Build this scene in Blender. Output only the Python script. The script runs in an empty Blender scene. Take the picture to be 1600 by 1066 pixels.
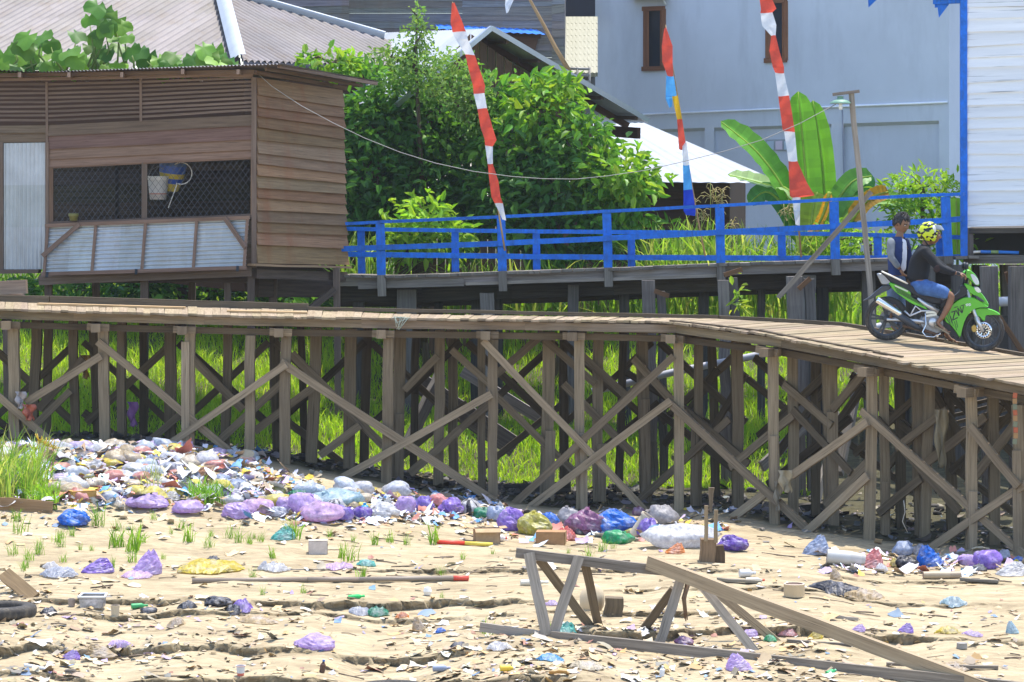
import bpy, bmesh, math, random
import numpy as np
from mathutils import Vector, Matrix, noise
random.seed(7); rng = np.random.default_rng(7)
R = random.uniform
V = Vector
ZUP = V((0, 0, 1))
# ------------------------------------------------------------------ camera model (1600x1066 photo measures)
F = 4537.0; HV = 310.0; CZ = 4.3
def P(u, v, D): return V(((u-800)/F*D, D, CZ+(HV-v)/F*D))
scene = bpy.context.scene
COL = scene.collection
WO = {}

# ------------------------------------------------------------------ ground height
def wob(x, s):
    return (np.sin(x*1.1+s)+.6*np.sin(x*2.7+2.1*s)+.4*np.sin(x*6.1+3.7*s)+.3*np.sin(x*13.7+1.7*s)+.12*np.sin(x*29.+.7*s))/2.4
def sst(a, b, x):
    t = np.clip((x-a)/(b-a), 0, 1); return t*t*(3-2*t)
LEDGES = [  # depth, height, x range, seed
    (31.25, .085, -6, 0.2, 1.0), (30.55, .05, -4.5, 2.2, 2.2), (28.35, .12, -6, -.6, 3.1), (27.05, .075, -6, 1.5, 4.4), (26.2, .05, -6, 6, 8.1),
    (29.55, .09, .6, 7.0, 5.3), (33.6, .035, -2, 6, 6.1), (32.2, .03, 1.2, 7, 7.7), (26.6, .06, -.6, 7.0, 9.2), (28.0, .04, 2.4, 7, 2.9)]
def edge(x, y0, s): return y0+.34*wob(x*.55, s)+.022*np.sin(x*43+s)+.016*np.sin(x*91+2*s)
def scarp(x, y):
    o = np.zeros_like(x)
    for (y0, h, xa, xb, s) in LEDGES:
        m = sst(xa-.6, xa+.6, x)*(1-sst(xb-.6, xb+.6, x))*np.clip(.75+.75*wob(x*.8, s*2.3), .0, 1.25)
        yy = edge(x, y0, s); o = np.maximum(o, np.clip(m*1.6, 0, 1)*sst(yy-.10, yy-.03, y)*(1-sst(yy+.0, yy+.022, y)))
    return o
def gz(x, y):
    x = np.asarray(x, float); y = np.asarray(y, float)
    L = 1-sst(-6.2, 1.4, x)
    z = .95*L*sst(31.5, 40.2, y)*(1-.35*sst(41, 44, y))
    z = z-.16*sst(2.5, 5, x)*(1-sst(42, 45, y))
    back = sst(43.2, 45, y)*.25+np.clip(y-44, 0, 14.5)*.15+np.clip(y-60, 0, 400)*.004
    z = z+back*(1-.25*L)
    for (y0, h, xa, xb, s) in LEDGES:
        m = sst(xa-.6, xa+.6, x)*(1-sst(xb-.6, xb+.6, x))*np.clip(.75+.75*wob(x*.8, s*2.3), .0, 1.25)
        yy = edge(x, y0, s)
        z = z-1.05*h*m*(1-sst(yy-.022, yy+.022, y))
    nz = (np.sin(x*3.1+y*1.7)*np.sin(y*2.3-x*.7)*.018+np.sin(x*9.3+y*5.1+1)*np.sin(y*7.7-x*2.1)*.007+np.sin(x*23.3+y*4.7)*np.sin(y*31.1+x*3)*.0035)
    near = (1-sst(41, 43, y))
    ph = y*2.9+.9*wob(x*.6, 1.7)+.25*np.sin(x*5.3+y*.9); fr = ph-np.floor(ph)
    am = np.clip(.4+.8*np.sin(x*.9+y*1.7)*np.sin(x*.37-y*.8+1), 0, 1.1)
    z = z+.030*am*near*(fr*.9-sst(.9, .98, fr)*.9*0-.45)
    ph2 = y*6.1+1.3*wob(x*.9, 4.2); fr2 = ph2-np.floor(ph2)
    z = z+.011*np.clip(.3+.9*np.sin(x*1.7-y*1.1+2), 0, 1)*near*(fr2-.5)
    return z+nz*(1+3*sst(43, 46, y))
def lip(x, y):   # horizontal overhang of the crust above each little scarp
    o = np.zeros_like(x)
    for (y0, h, xa, xb, s) in LEDGES:
        m = sst(xa-.6, xa+.6, x)*(1-sst(xb-.6, xb+.6, x))*np.clip(.75+.75*wob(x*.8, s*2.3), .0, 1.25)
        yy = edge(x, y0, s)
        o += (h*1.1+.03)*m*(.75+.25*np.sin(x*17+s))*sst(yy-.012, yy+.014, y)*(1-sst(yy+.03, yy+.5, y))
    return o
def G(u, v, lo=22.0):
    D = lo; k = (HV-v)/F; kx = (u-800)/F
    Ds = np.arange(lo, 60, .04)
    d = CZ+k*Ds-gz(kx*Ds, Ds)
    i = int(np.argmax(d < 0)) if (d < 0).any() else len(Ds)-1
    return float(Ds[i])
def GP(u, v):
    D = G(u, v); p = P(u, v, D); p.z = float(gz(p.x, p.y)); return p

# ------------------------------------------------------------------ mesh builder
class MB:
    def __init__(s): s.v = []; s.f = []; s.uv = []; s.c = []; s.m = []; s.s = []
    def face(s, idx, uv=None, col=(1, 1, 1), m=0, sm=False):
        s.f.append(tuple(idx)); s.uv.append(uv or [(0, 0)]*len(idx)); s.c.append(col); s.m.append(m); s.s.append(sm)
    def poly(s, pts, col=(1, 1, 1), m=0, uv=None):
        b = len(s.v); s.v += [V(p) for p in pts]
        s.face(range(b, b+len(pts)), uv, col, m)
    def rings(s, rings, closed=True, cap=True, col=(1, 1, 1), m=0, sm=True, us=None, off=None):
        n = len(rings[0]); b = len(s.v)
        for r in rings: s.v += [V(p) for p in r]
        o = off if off is not None else R(0, 50)
        if us is None:
            us = [0]
            for i in range(1, len(rings)): us.append(us[-1]+(V(rings[i][0])-V(rings[i-1][0])).length)
        vs = [0]
        for i in range(1, n+1): vs.append(vs[-1]+(V(rings[0][i % n])-V(rings[0][i-1])).length)
        for i in range(len(rings)-1):
            for j in range(n if closed else n-1):
                k = (j+1) % n
                s.face((b+i*n+j, b+i*n+k, b+(i+1)*n+k, b+(i+1)*n+j),
                       [(us[i]+o, vs[j]+o), (us[i]+o, vs[j+1]+o), (us[i+1]+o, vs[j+1]+o), (us[i+1]+o, vs[j]+o)], col, m, sm)
        if cap and closed:
            s.face([b+j for j in range(n)][::-1], [(o+.02*math.cos(j), o+.02*math.sin(j)) for j in range(n)], col, m)
            e = b+(len(rings)-1)*n
            s.face([e+j for j in range(n)], [(o+.02*math.cos(j), o+.02*math.sin(j)) for j in range(n)], col, m)
    def beam(s, p0, p1, w, h, up=ZUP, col=None, m=0, segs=None, jit=.003, taper=1.0):
        p0 = V(p0); p1 = V(p1); d = (p1-p0); L = d.length; d = d/L
        if abs(d.dot(up)) > .97: up = V((0, 1, 0))
        sd = d.cross(up).normalized(); u2 = sd.cross(d).normalized()
        if segs is None: segs = max(1, int(L/.5))
        if col is None: c = R(.75, 1.2); col = (c, c*R(.96, 1.03), c*R(.92, 1.05))
        rr = []
        for i in range(segs+1):
            t = i/segs; c = p0+d*L*t+sd*R(-jit, jit)+u2*R(-jit, jit)
            k = 1+(taper-1)*t
            ww = w/2*k*(1+R(-.03, .03)); hh = h/2*k*(1+R(-.03, .03))
            rr.append([c-sd*ww-u2*hh, c+sd*ww-u2*hh, c+sd*ww+u2*hh, c-sd*ww+u2*hh])
        s.rings(rr, col=col, m=m, sm=False)
    def hexa(s, top, th, col=(1, 1, 1), m=0):
        # top: 4 points (a,b along width at one end; c,d at other end) a->b, d->c ; a->d is length
        a, b, c, d = [V(p) for p in top]; dn = V((0, 0, -th))
        s.rings([[a, b, b+dn, a+dn], [d, c, c+dn, d+dn]], col=col, m=m, sm=False)
    def tube(s, pts, r, n=8, col=(1, 1, 1), m=0, cap=True, sm=True):
        pts = [V(p) for p in pts]; N = len(pts)
        if not hasattr(r, '__len__'): r = [r]*N
        ref = None; rr = []
        for i in range(N):
            t = (pts[min(i+1, N-1)]-pts[max(i-1, 0)]).normalized()
            if ref is None: ref = V((0, 0, 1)) if abs(t.z) < .9 else V((1, 0, 0))
            a = t.cross(ref)
            if a.length < 1e-4: a = t.cross(V((1, 0, .3)))
            a.normalize(); bb = a.cross(t).normalized(); ref = bb
            rr.append([pts[i]+(a*math.cos(2*math.pi*j/n)+bb*math.sin(2*math.pi*j/n))*r[i] for j in range(n)])
        s.rings(rr, col=col, m=m, sm=sm, cap=cap)
    def lathe(s, o, ax, prof, n=16, col=(1, 1, 1), m=0, cap=False, cols=None):
        o = V(o); ax = V(ax).normalized(); a = ax.cross(V((0, 0, 1)))
        if a.length < .1: a = ax.cross(V((1, 0, 0)))
        a.normalize(); b = ax.cross(a).normalized()
        rr = [[o+ax*t+(a*math.cos(2*math.pi*j/n)+b*math.sin(2*math.pi*j/n))*max(r, 1e-4) for j in range(n)] for (r, t) in prof]
        if cols is None: s.rings(rr, col=col, m=m, cap=cap)
        else:
            for i in range(len(rr)-1): s.rings(rr[i:i+2], col=cols[i], m=m, cap=False)
    def grid(s, pts, col=(1, 1, 1), m=0, sm=True, colf=None):
        b = len(s.v); n = len(pts[0])
        for r in pts: s.v += [V(p) for p in r]
        for i in range(len(pts)-1):
            for j in range(n-1):
                c = colf(i, j) if colf else col
                s.face((b+i*n+j, b+i*n+j+1, b+(i+1)*n+j+1, b+(i+1)*n+j), [(i*.1, j*.1), (i*.1, j*.1+.1), (i*.1+.1, j*.1+.1), (i*.1+.1, j*.1)], c, m, sm)
    def ell(s, c, ax, ay, az, nu=16, nv=10, col=(1, 1, 1), m=0, fn=None):
        c = V(c); rows = []
        for i in range(nv+1):
            th = math.pi*i/nv; row = []
            for j in range(nu+1):
                ph = 2*math.pi*(j % nu)/nu
                d = V((math.sin(th)*math.cos(ph), math.sin(th)*math.sin(ph), math.cos(th)))
                k = fn(d) if fn else 1
                row.append(c+(V(ax)*d.x+V(ay)*d.y+V(az)*d.z)*k)
            rows.append(row)
        s.grid(rows, col, m)
    def build(s, name, mats, parent=None, local=False, origin=None, weld=False):
        if not isinstance(mats, (list, tuple)): mats = [mats]
        if parent is not None: o0 = V((0, 0, 0)) if local else WO[parent.name]
        else:
            if origin is None:
                xs = [p.x for p in s.v]; ys = [p.y for p in s.v]; zs = [p.z for p in s.v]
                origin = V(((min(xs)+max(xs))/2, (min(ys)+max(ys))/2, min(zs)))
            o0 = V(origin)
        me = bpy.data.meshes.new(name)
        me.from_pydata([tuple(p-o0) for p in s.v], [], s.f)
        for m in mats: me.materials.append(m)
        me.polygons.foreach_set('material_index', s.m)
        me.polygons.foreach_set('use_smooth', s.s)
        ul = me.uv_layers.new(name='UVMap')
        ul.data.foreach_set('uv', [x for f in s.uv for t in f for x in t])
        ca = me.color_attributes.new('Col', 'FLOAT_COLOR', 'CORNER')
        arr = []
        for f, c in zip(s.f, s.c): arr += [c[0], c[1], c[2], 1.0]*len(f)
        ca.data.foreach_set('color', arr)
        if weld:
            bm = bmesh.new(); bm.from_mesh(me); bmesh.ops.remove_doubles(bm, verts=bm.verts, dist=1e-5); bm.to_mesh(me); bm.free()
        me.update()
        ob = bpy.data.objects.new(name, me); COL.objects.link(ob)
        if parent is not None:
            ob.parent = parent; WO[ob.name] = WO[parent.name] if not local else V((0, 0, 0))
        else:
            ob.location = o0; WO[ob.name] = V(o0)
        return ob
def npmesh(name, verts, faces, cols, mat, parent=None, smooth=False, uvs=None):
    """verts (N,3) faces (M,k) cols (M,3)"""
    k = faces.shape[1]
    o0 = WO[parent.name] if parent is not None else V((0, 0, 0))
    me = bpy.data.meshes.new(name)
    me.vertices.add(len(verts)); me.vertices.foreach_set('co', (verts-np.array(o0)).astype(np.float32).ravel())
    me.loops.add(faces.size); me.loops.foreach_set('vertex_index', faces.astype(np.int32).ravel())
    me.polygons.add(len(faces)); me.polygons.foreach_set('loop_start', np.arange(0, faces.size, k, dtype=np.int32))
    me.polygons.foreach_set('loop_total', np.full(len(faces), k, dtype=np.int32))
    me.polygons.foreach_set('use_smooth', np.full(len(faces), smooth))
    ca = me.color_attributes.new('Col', 'FLOAT_COLOR', 'CORNER')
    c4 = np.ones((len(faces), k, 4), np.float32); c4[:, :, :3] = cols[:, None, :]
    ca.data.foreach_set('color', c4.ravel())
    me.materials.append(mat); me.update(calc_edges=True); me.validate()
    ob = bpy.data.objects.new(name, me); COL.objects.link(ob)
    if parent is not None: ob.parent = parent; WO[ob.name] = WO[parent.name]
    else: WO[ob.name] = V((0, 0, 0))
    return ob
def tag(o, label=None, cat=None, group=None, kind=None):
    if label: o['label'] = label
    if cat: o['category'] = cat
    if group: o['group'] = group
    if kind: o['kind'] = kind
    return o
def thing(name, loc, label, cat, group=None):
    o = bpy.data.objects.new(name, None); COL.objects.link(o); o.location = loc; WO[o.name] = V(loc)
    o.empty_display_size = .1
    return tag(o, label, cat, group)

# ------------------------------------------------------------------ materials
def newmat(name):
    m = bpy.data.materials.new(name); m.use_nodes = True; nt = m.node_tree
    b = nt.nodes['Principled BSDF']; return m, nt, b
def N(nt, t, **kw):
    n = nt.nodes.new(t)
    for k, v in kw.items():
        if k in n.inputs: n.inputs[k].default_value = v
        else: setattr(n, k, v)
    return n
def mixc(nt, a, b, fac, mode='MIX'):
    n = nt.nodes.new('ShaderNodeMix'); n.data_type = 'RGBA'; n.blend_type = mode
    for sock, val in ((n.inputs[0], fac), (n.inputs[6], a), (n.inputs[7], b)):
        if hasattr(val, 'is_output'): nt.links.new(val, sock)
        elif sock == n.inputs[0]: sock.default_value = val
        else: sock.default_value = (*val, 1) if len(val) == 3 else val
    return n.outputs[2]
def ramp(nt, fac, stops):
    n = nt.nodes.new('ShaderNodeValToRGB'); cr = n.color_ramp
    while len(cr.elements) < len(stops): cr.elements.new(.5)
    for e, (p, c) in zip(cr.elements, stops): e.position = p; e.color = (*c, 1)
    nt.links.new(fac, n.inputs[0]); return n.outputs[0]
def noise_n(nt, vec, scale, detail=5, rough=.6):
    n = N(nt, 'ShaderNodeTexNoise'); n.inputs['Scale'].default_value = scale; n.inputs['Detail'].default_value = detail; n.inputs['Roughness'].default_value = rough
    if vec: nt.links.new(vec, n.inputs['Vector'])
    return n.outputs['Fac']
def mapping(nt, src, scale, loc=(0, 0, 0)):
    m = N(nt, 'ShaderNodeMapping'); m.inputs['Scale'].default_value = scale; m.inputs['Location'].default_value = loc
    nt.links.new(src, m.inputs['Vector']); return m.outputs[0]
def bump(nt, b, h, strength=.3, dist=.01):
    n = N(nt, 'ShaderNodeBump'); n.inputs['Strength'].default_value = strength; n.inputs['Distance'].default_value = dist
    nt.links.new(h, n.inputs['Height']); nt.links.new(n.outputs[0], b.inputs['Normal'])
def attr_col(nt):
    a = N(nt, 'ShaderNodeAttribute'); a.attribute_name = 'Col'; return a.outputs['Color']
def wood(name, c1, c2, rough=.85, su=1.2, sv=28, stain=None):
    m, nt, b = newmat(name)
    uv = N(nt, 'ShaderNodeTexCoord').outputs['UV']
    g = noise_n(nt, mapping(nt, uv, (su, sv, 1)), 1.0, 6, .65)
    big = noise_n(nt, mapping(nt, uv, (.7, 3, 1)), 1.0, 3, .5)
    c = ramp(nt, g, [(.3, c1), (.68, c2)])
    c = mixc(nt, c, (.5, .5, .5), ramp(nt, big, [(.35, (0, 0, 0)), (.75, (.55, .55, .55))]), 'OVERLAY')
    if stain:
        geo = N(nt, 'ShaderNodeNewGeometry').outputs['Position']
        st = noise_n(nt, mapping(nt, geo, (2.2, 2.2, .5)), 1.0, 5, .7)
        c = mixc(nt, c, stain, ramp(nt, st, [(.52, (0, 0, 0)), (.74, (.75, .75, .75))]))
    ck = noise_n(nt, mapping(nt, uv, (su*1.3, sv*3.2, 1), (5, 3, 0)), 1.0, 4, .6)
    c = mixc(nt, c, (c1[0]*.35, c1[1]*.35, c1[2]*.35), ramp(nt, ck, [(.60, (0, 0, 0)), (.68, (.8, .8, .8))]))
    c = mixc(nt, c, attr_col(nt), 1.0, 'MULTIPLY')
    oi = N(nt, 'ShaderNodeObjectInfo').outputs['Random']
    c = mixc(nt, c, ramp(nt, oi, [(0, (.68, .65, .62)), (1, (1.2, 1.17, 1.12))]), 1.0, 'MULTIPLY')
    nt.links.new(c, b.inputs['Base Color']); b.inputs['Roughness'].default_value = rough; b.inputs['Specular IOR Level'].default_value = .25
    bump(nt, b, g, .35, .006)
    return m
def plain(name, col, rough=.6, metal=0, var=.15, nscale=3, spec=.4, bmp=0, usecol=True, stain=None, bscale=40):
    m, nt, b = newmat(name)
    geo = N(nt, 'ShaderNodeTexCoord').outputs['Object']
    f = noise_n(nt, geo, nscale, 6, .65)
    lo = tuple(x*(1-var) for x in col); hi = tuple(min(1, x*(1+var)) for x in col)
    c = ramp(nt, f, [(.3, lo), (.7, hi)])
    if stain:
        f2 = noise_n(nt, mapping(nt, geo, (1, 1, .25)), nscale*2.3, 6, .7)
        c = mixc(nt, c, stain, ramp(nt, f2, [(.5, (0, 0, 0)), (.72, (.8, .8, .8))]))
    if usecol: c = mixc(nt, c, attr_col(nt), 1.0, 'MULTIPLY')
    nt.links.new(c, b.inputs['Base Color']); b.inputs['Roughness'].default_value = rough; b.inputs['Metallic'].default_value = metal
    b.inputs['Specular IOR Level'].default_value = spec
    if bmp: bump(nt, b, noise_n(nt, geo, bscale, 4, .6), bmp, .01)
    return m
def leafmat(name, col, tr=.4, rough=.4):
    m, nt, b = newmat(name); out = nt.nodes['Material Output']
    c = mixc(nt, col, attr_col(nt), 1.0, 'MULTIPLY')
    geo = N(nt, 'ShaderNodeTexCoord').outputs['Object']
    c = mixc(nt, c, ramp(nt, noise_n(nt, geo, 2.2, 4, .6), [(.3, (.72, .8, .7)), (.7, (1.2, 1.15, 1.1))]), 1.0, 'MULTIPLY')
    nt.links.new(c, b.inputs['Base Color']); b.inputs['Roughness'].default_value = rough; b.inputs['Specular IOR Level'].default_value = .35
    t = N(nt, 'ShaderNodeBsdfTranslucent')
    c2 = mixc(nt, c, (1.25, 1.2, .5), 1.0, 'MULTIPLY'); nt.links.new(c2, t.inputs['Color'])
    mx = N(nt, 'ShaderNodeMixShader'); mx.inputs[0].default_value = tr
    nt.links.new(b.outputs[0], mx.inputs[1]); nt.links.new(t.outputs[0], mx.inputs[2]); nt.links.new(mx.outputs[0], out.inputs['Surface'])
    return m
def plastic(name, col, tr=.25, rough=.35, usecol=True, dirt_sheen=.35):
    m, nt, b = newmat(name); out = nt.nodes['Material Output']
    geo = N(nt, 'ShaderNodeTexCoord').outputs['Object']
    c = mixc(nt, col, attr_col(nt), 1.0, 'MULTIPLY')
    f = noise_n(nt, geo, 9, 6, .7)
    c = mixc(nt, c, (.72, .70, .74), ramp(nt, noise_n(nt, mapping(nt, geo, (7, 7, 7), (2, 8, 4)), 1.0, 5, .7), [(.48, (0, 0, 0)), (.70, (.55, .55, .55))]) if dirt_sheen > 0 else 0.0)  # pale sheen patches of the film painted into its colour
    c = mixc(nt, c, (.33, .26, .17), ramp(nt, f, [(.5, (0, 0, 0)), (.75, (dirt_sheen,)*3)]))
    c = mixc(nt, c, ramp(nt, noise_n(nt, geo, 22, 3, .6), [(.3, (.66, .66, .7)), (.7, (1.15, 1.15, 1.12))] if dirt_sheen > 0 else [(.3, (.93, .93, .93)), (.7, (1.04, 1.04, 1.04))]), 1.0, 'MULTIPLY')  # highlights and dark folds of the bags put into the colour as mottling
    nt.links.new(c, b.inputs['Base Color']); b.inputs['Roughness'].default_value = rough
    vo = N(nt, 'ShaderNodeTexVoronoi'); vo.inputs['Scale'].default_value = 16; nt.links.new(geo, vo.inputs['Vector'])
    wv = noise_n(nt, geo, 30, 3, .6)
    ad = N(nt, 'ShaderNodeMath', operation='ADD'); nt.links.new(vo.outputs['Distance'], ad.inputs[0]); nt.links.new(wv, ad.inputs[1])
    bump(nt, b, ad.outputs[0], .55 if dirt_sheen > 0 else .15, .012)
    t = N(nt, 'ShaderNodeBsdfTranslucent'); nt.links.new(c, t.inputs['Color'])
    mx = N(nt, 'ShaderNodeMixShader'); mx.inputs[0].default_value = tr
    nt.links.new(b.outputs[0], mx.inputs[1]); nt.links.new(t.outputs[0], mx.inputs[2]); nt.links.new(mx.outputs[0], out.inputs['Surface'])
    return m

M = {}
M['post'] = wood('weathered_post', (.165, .13, .09), (.325, .262, .185))
M['deck'] = wood('deck_plank', (.25, .195, .13), (.45, .365, .255))
M['edge'] = wood('edge_beam', (.135, .108, .075), (.265, .212, .148))
M['greywood'] = wood('grey_wood', (.165, .148, .128), (.36, .33, .295))
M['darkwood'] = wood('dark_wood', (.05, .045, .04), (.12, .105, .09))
M['hutfront'] = wood('hut_front_board', (.135, .098, .078), (.245, .183, .148))
M['hutside'] = wood('hut_side_board', (.18, .115, .07), (.32, .21, .13), stain=(.25, .11, .06))
M['greyboard'] = wood('grey_house_board', (.13, .137, .16), (.29, .29, .31), stain=(.21, .17, .14))
M['brownwall'] = wood('brown_wall', (.10, .06, .04), (.18, .11, .075))
M['bamboo'] = wood('bamboo', (.34, .22, .11), (.5, .34, .18))
M['oldpile'] = wood('old_pile', (.085, .08, .078), (.22, .205, .19))
M['blue'] = plain('blue_paint', (.004, .15, .64), .55, var=.3, nscale=7, stain=(.03, .10, .30), bmp=.25)
M['tin'] = plain('corrugated_tin', (.45, .475, .50), .45, .35, var=.15, nscale=2, stain=(.38, .36, .34))
M['tinroof'] = plain('grey_tin_roof', (.155, .138, .137), .6, .1, var=.25, nscale=.9, stain=(.125, .095, .07))
M['tinwhite'] = plain('bright_tin', (.36, .385, .42), .5, .1, var=.12, nscale=1.4, stain=(.40, .41, .43))
M['conc'] = plain('grey_blue_render', (.585, .615, .68), .85, var=.07, nscale=.5, bmp=.12, stain=(.475, .50, .555))
M['whitewood'] = wood('white_painted_board', (.64, .67, .72), (.76, .785, .83), su=.5, sv=8)
M['cloth'] = plastic('banner_cloth', (1, 1, 1), .35, .85, dirt_sheen=.0)
M['metal'] = plain('grey_metal', (.45, .45, .46), .35, .8, var=.1)
M['steelwire'] = plain('galvanised_wire', (.13, .135, .15), .5, .5)
M['black'] = plain('black_plastic', (.015, .015, .017), .45)
M['rubber'] = plain('tyre_rubber', (.045, .04, .036), .85, var=.3, nscale=8, stain=(.17, .14, .10), bmp=.3)
M['paint'] = plain('any_paint', (1, 1, 1), .5, var=.1, nscale=6)
M['glass'] = plain('dark_glass', (.02, .028, .04), .08, spec=.8)
M['foliage'] = leafmat('foliage', (1.25, 1.25, 1.1), .42, .46)
M['grass'] = leafmat('grass_blades', (1.1, 1.1, 1), .6, .5)
M['bark'] = wood('bark', (.09, .07, .05), (.18, .14, .10))
M['card'] = plain('cardboard', (.40, .27, .15), .9, var=.2, nscale=9, bmp=.2)
M['scrap'] = plain('litter_scrap', (1, 1, 1), .6, var=.2, nscale=12)
M['rope'] = plain('cable_sheath', (.32, .31, .29), .7)
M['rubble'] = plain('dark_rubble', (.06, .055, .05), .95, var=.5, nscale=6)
M['clear'] = plastic('clear_plastic', (.62, .66, .72), .35, .25)
# ------------------------------------------------------------------ motorbike and people (drawn from the 4.442x crop whose corner is 1340,320)
YAW = math.radians(4); LAT = V((math.sin(YAW), math.cos(YAW), 0)); BD = 39.6
def BK(zx, zy, lat=0.0):
    u = 1340+zx/4.442; v = 320+zy/4.442; D = BD-(u-1460)/116*math.tan(YAW)
    return P(u, v, D)+LAT*lat
ZS = 1/4.442/F*BD     # metres per crop pixel
def crom(poly, k=3):
    n = len(poly); out = []
    for i in range(n):
        p0, p1, p2, p3 = [V((*poly[(i+d) % n], 0)) for d in (-1, 0, 1, 2)]
        for j in range(k):
            f = j/k; out.append(.5*((2*p1)+(p2-p0)*f+(2*p0-5*p1+4*p2-p3)*f*f+(3*p1-p0-3*p2+p3)*f**3))
    return [(p.x, p.y) for p in out]
def prism(mb, poly, hw, lat0=0, k=3, ins=.86, col=(1, 1, 1), m=0):
    q = crom(poly, k) if k > 1 else poly; cx = sum(p[0] for p in q)/len(q); cy = sum(p[1] for p in q)/len(q); rr = []
    for l, s in ((-hw, ins), (-hw*.82, .96), (-hw*.5, 1), (hw*.5, 1), (hw*.82, .96), (hw, ins)):
        rr.append([BK(cx+(x-cx)*s, cy+(y-cy)*s, lat0+l) for x, y in q])
    mb.rings(rr, sm=True, col=col, m=m)
def motorbike():
    base = BK(530, 980); t = thing('motorbike', base, 'green and black underbone motorbike with chrome exhaust, stopped on the boardwalk ramp', 'motorbike')
    GRN = plain('green_bike_paint', (.10, .46, .02), .22, var=.08, spec=.6); BLK = M['black']
    SIL = plain('bike_silver', (.62, .62, .64), .3, .6, var=.1); CHR = plain('bike_chrome', (.78, .78, .80), .18, .95, var=.05); DGR = plain('bike_dark_grey', (.05, .055, .065), .4, var=.2)
    RUST = plain('bike_grime', (.14, .08, .05), .8, var=.4, nscale=20); SEAT = plain('bike_seat', (.022, .022, .028), .55, bmp=.2)
    def wheel(cx, cy, rz, front):
        h = (BK(cx+100, cy)-BK(cx, cy)).normalized(); up = V((0, 0, 1)); c = BK(cx, cy); r = rz*ZS
        def circ(rad, lat, n=48): return [c+(h*math.cos(2*math.pi*j/n)+up*math.sin(2*math.pi*j/n))*rad+LAT*lat for j in range(n+1)]
        mb = MB(); mb.grid([circ(r*a, b) for a, b in ((.80, .035), (.86, .045), (.94, .04), (.985, .022), (1, 0), (.985, -.022), (.94, -.04), (.86, -.045), (.80, -.035), (.78, 0), (.80, .035))]); w = mb.build('wheel', M['rubber'], t)
        mb = MB(); mb.grid([circ(r*a, b) for a, b in ((.81, .03), (.78, .036), (.72, .03), (.70, 0), (.72, -.03), (.78, -.036), (.81, -.03))])
        mb.lathe(c-LAT*.05, LAT, [(.001, 0), (.05, 0), (.05, .1), (.001, .1)], 14)
        for k in range(5):
            a = 2*math.pi*k/5+.5
            for da in (-.12, .12):
                d0 = h*math.cos(a+da*1.3)+up*math.sin(a+da*1.3); d1 = h*math.cos(a+da)+up*math.sin(a+da); mb.beam(c+d0*.03, c+d1*r*.73, .03, .022, up=LAT)
        mb.build('rim', DGR, w)
        if front:
            mb = MB(); n = 40
            mb.grid([circ(r*a, b) for a, b in ((.22, -.055), (.40, -.055), (.40, -.062), (.22, -.062), (.22, -.055))])
            for k in range(9): a = k*.698; d0 = h*math.cos(a)+up*math.sin(a); mb.beam(c+d0*r*.12-LAT*.058, c+d0*r*.25-LAT*.058, .012, .006, up=LAT)
            mb.build('brake_disc', CHR, w)
            mb = MB(); hn = 18
            for k in range(hn): a = 2*math.pi*k/hn; d0 = h*math.cos(a)+up*math.sin(a); mb.lathe(c+d0*r*.32-LAT*.064, LAT, [(.001, 0), (.011, 0), (.011, .003), (.001, .003)], 6)
            mb.build('disc_hole', BLK, w)
            mb = MB(); prism(mb, [(785, 850), (805, 830), (822, 850), (818, 880), (795, 880)], .03, -.06); mb.build('caliper', plain('brass_caliper', (.45, .30, .08), .4, .6), t)
        else:
            mb = MB(); mb.grid([circ(r*a, b) for a, b in ((.0, .05), (.3, .055), (.33, .05), (.33, .04))]); mb.build('sprocket', SIL, w)
    wheel(203, 790, 153, False); wheel(870, 872, 148, True)
    def part(name, poly, hw, mat, lat0=0, k=3, ins=.86, parent=None): mb = MB(); prism(mb, poly, hw, lat0, k, ins); return mb.build(name, mat, parent or t)
    # front end
    mb = MB()
    for l in (-.075, .075): mb.tube([BK(755, 590, l), BK(815, 770, l), BK(838, 800, l)], [.022, .024, .026], 10); mb.tube([BK(818, 775, l), BK(866, 880, l)], [.028, .024], 10, col=(1.1, 1.1, 1.1))
    mb.build('fork', SIL, t)
    part('front_fender', [(795, 738), (830, 716), (900, 718), (960, 738), (990, 764), (950, 764), (900, 766), (884, 776), (880, 806), (862, 800), (838, 775), (808, 765)], .065, GRN, k=3)
    cowl = part('front_cowl', [(728, 470), (760, 448), (790, 462), (815, 486), (834, 520), (842, 552), (832, 562), (800, 545), (770, 512), (738, 500)], .11, GRN)
    part('headlight', [(776, 478), (800, 480), (828, 510), (840, 552), (818, 556), (800, 536), (786, 508)], .118, plain('lens_glass', (.62, .66, .7), .08, var=.1, spec=.9), parent=cowl)
    part('nose_panel', [(738, 545), (775, 555), (830, 590), (872, 630), (908, 690), (895, 702), (855, 668), (800, 625), (760, 600), (742, 575)], .085, GRN)
    part('nose_lamp', [(805, 572), (832, 570), (856, 600), (838, 612), (815, 598)], .09, SIL, k=2)
    part('side_lamp', [(806, 625), (840, 640), (880, 672), (850, 668), (822, 652)], .118, DGR, k=2)
    shield = part('leg_shield', [(596, 800), (600, 755), (640, 700), (690, 660), (735, 640), (790, 638), (840, 655), (890, 690), (905, 706), (860, 706), (805, 722), (765, 760), (738, 810), (720, 870), (708, 918), (694, 915), (672, 880), (640, 840), (612, 822)], .115, GRN, ins=.93)
    part('inner_panel', [(560, 720), (620, 690), (690, 655), (740, 640), (770, 600), (745, 560), (715, 560), (705, 600), (640, 650), (590, 660)], .10, BLK)
    part('lower_panel', [(590, 800), (640, 835), (680, 885), (705, 925), (690, 930), (640, 900), (590, 850)], .105, BLK)
    # markings on the shield: slanting strokes
    mb = MB()
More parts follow.
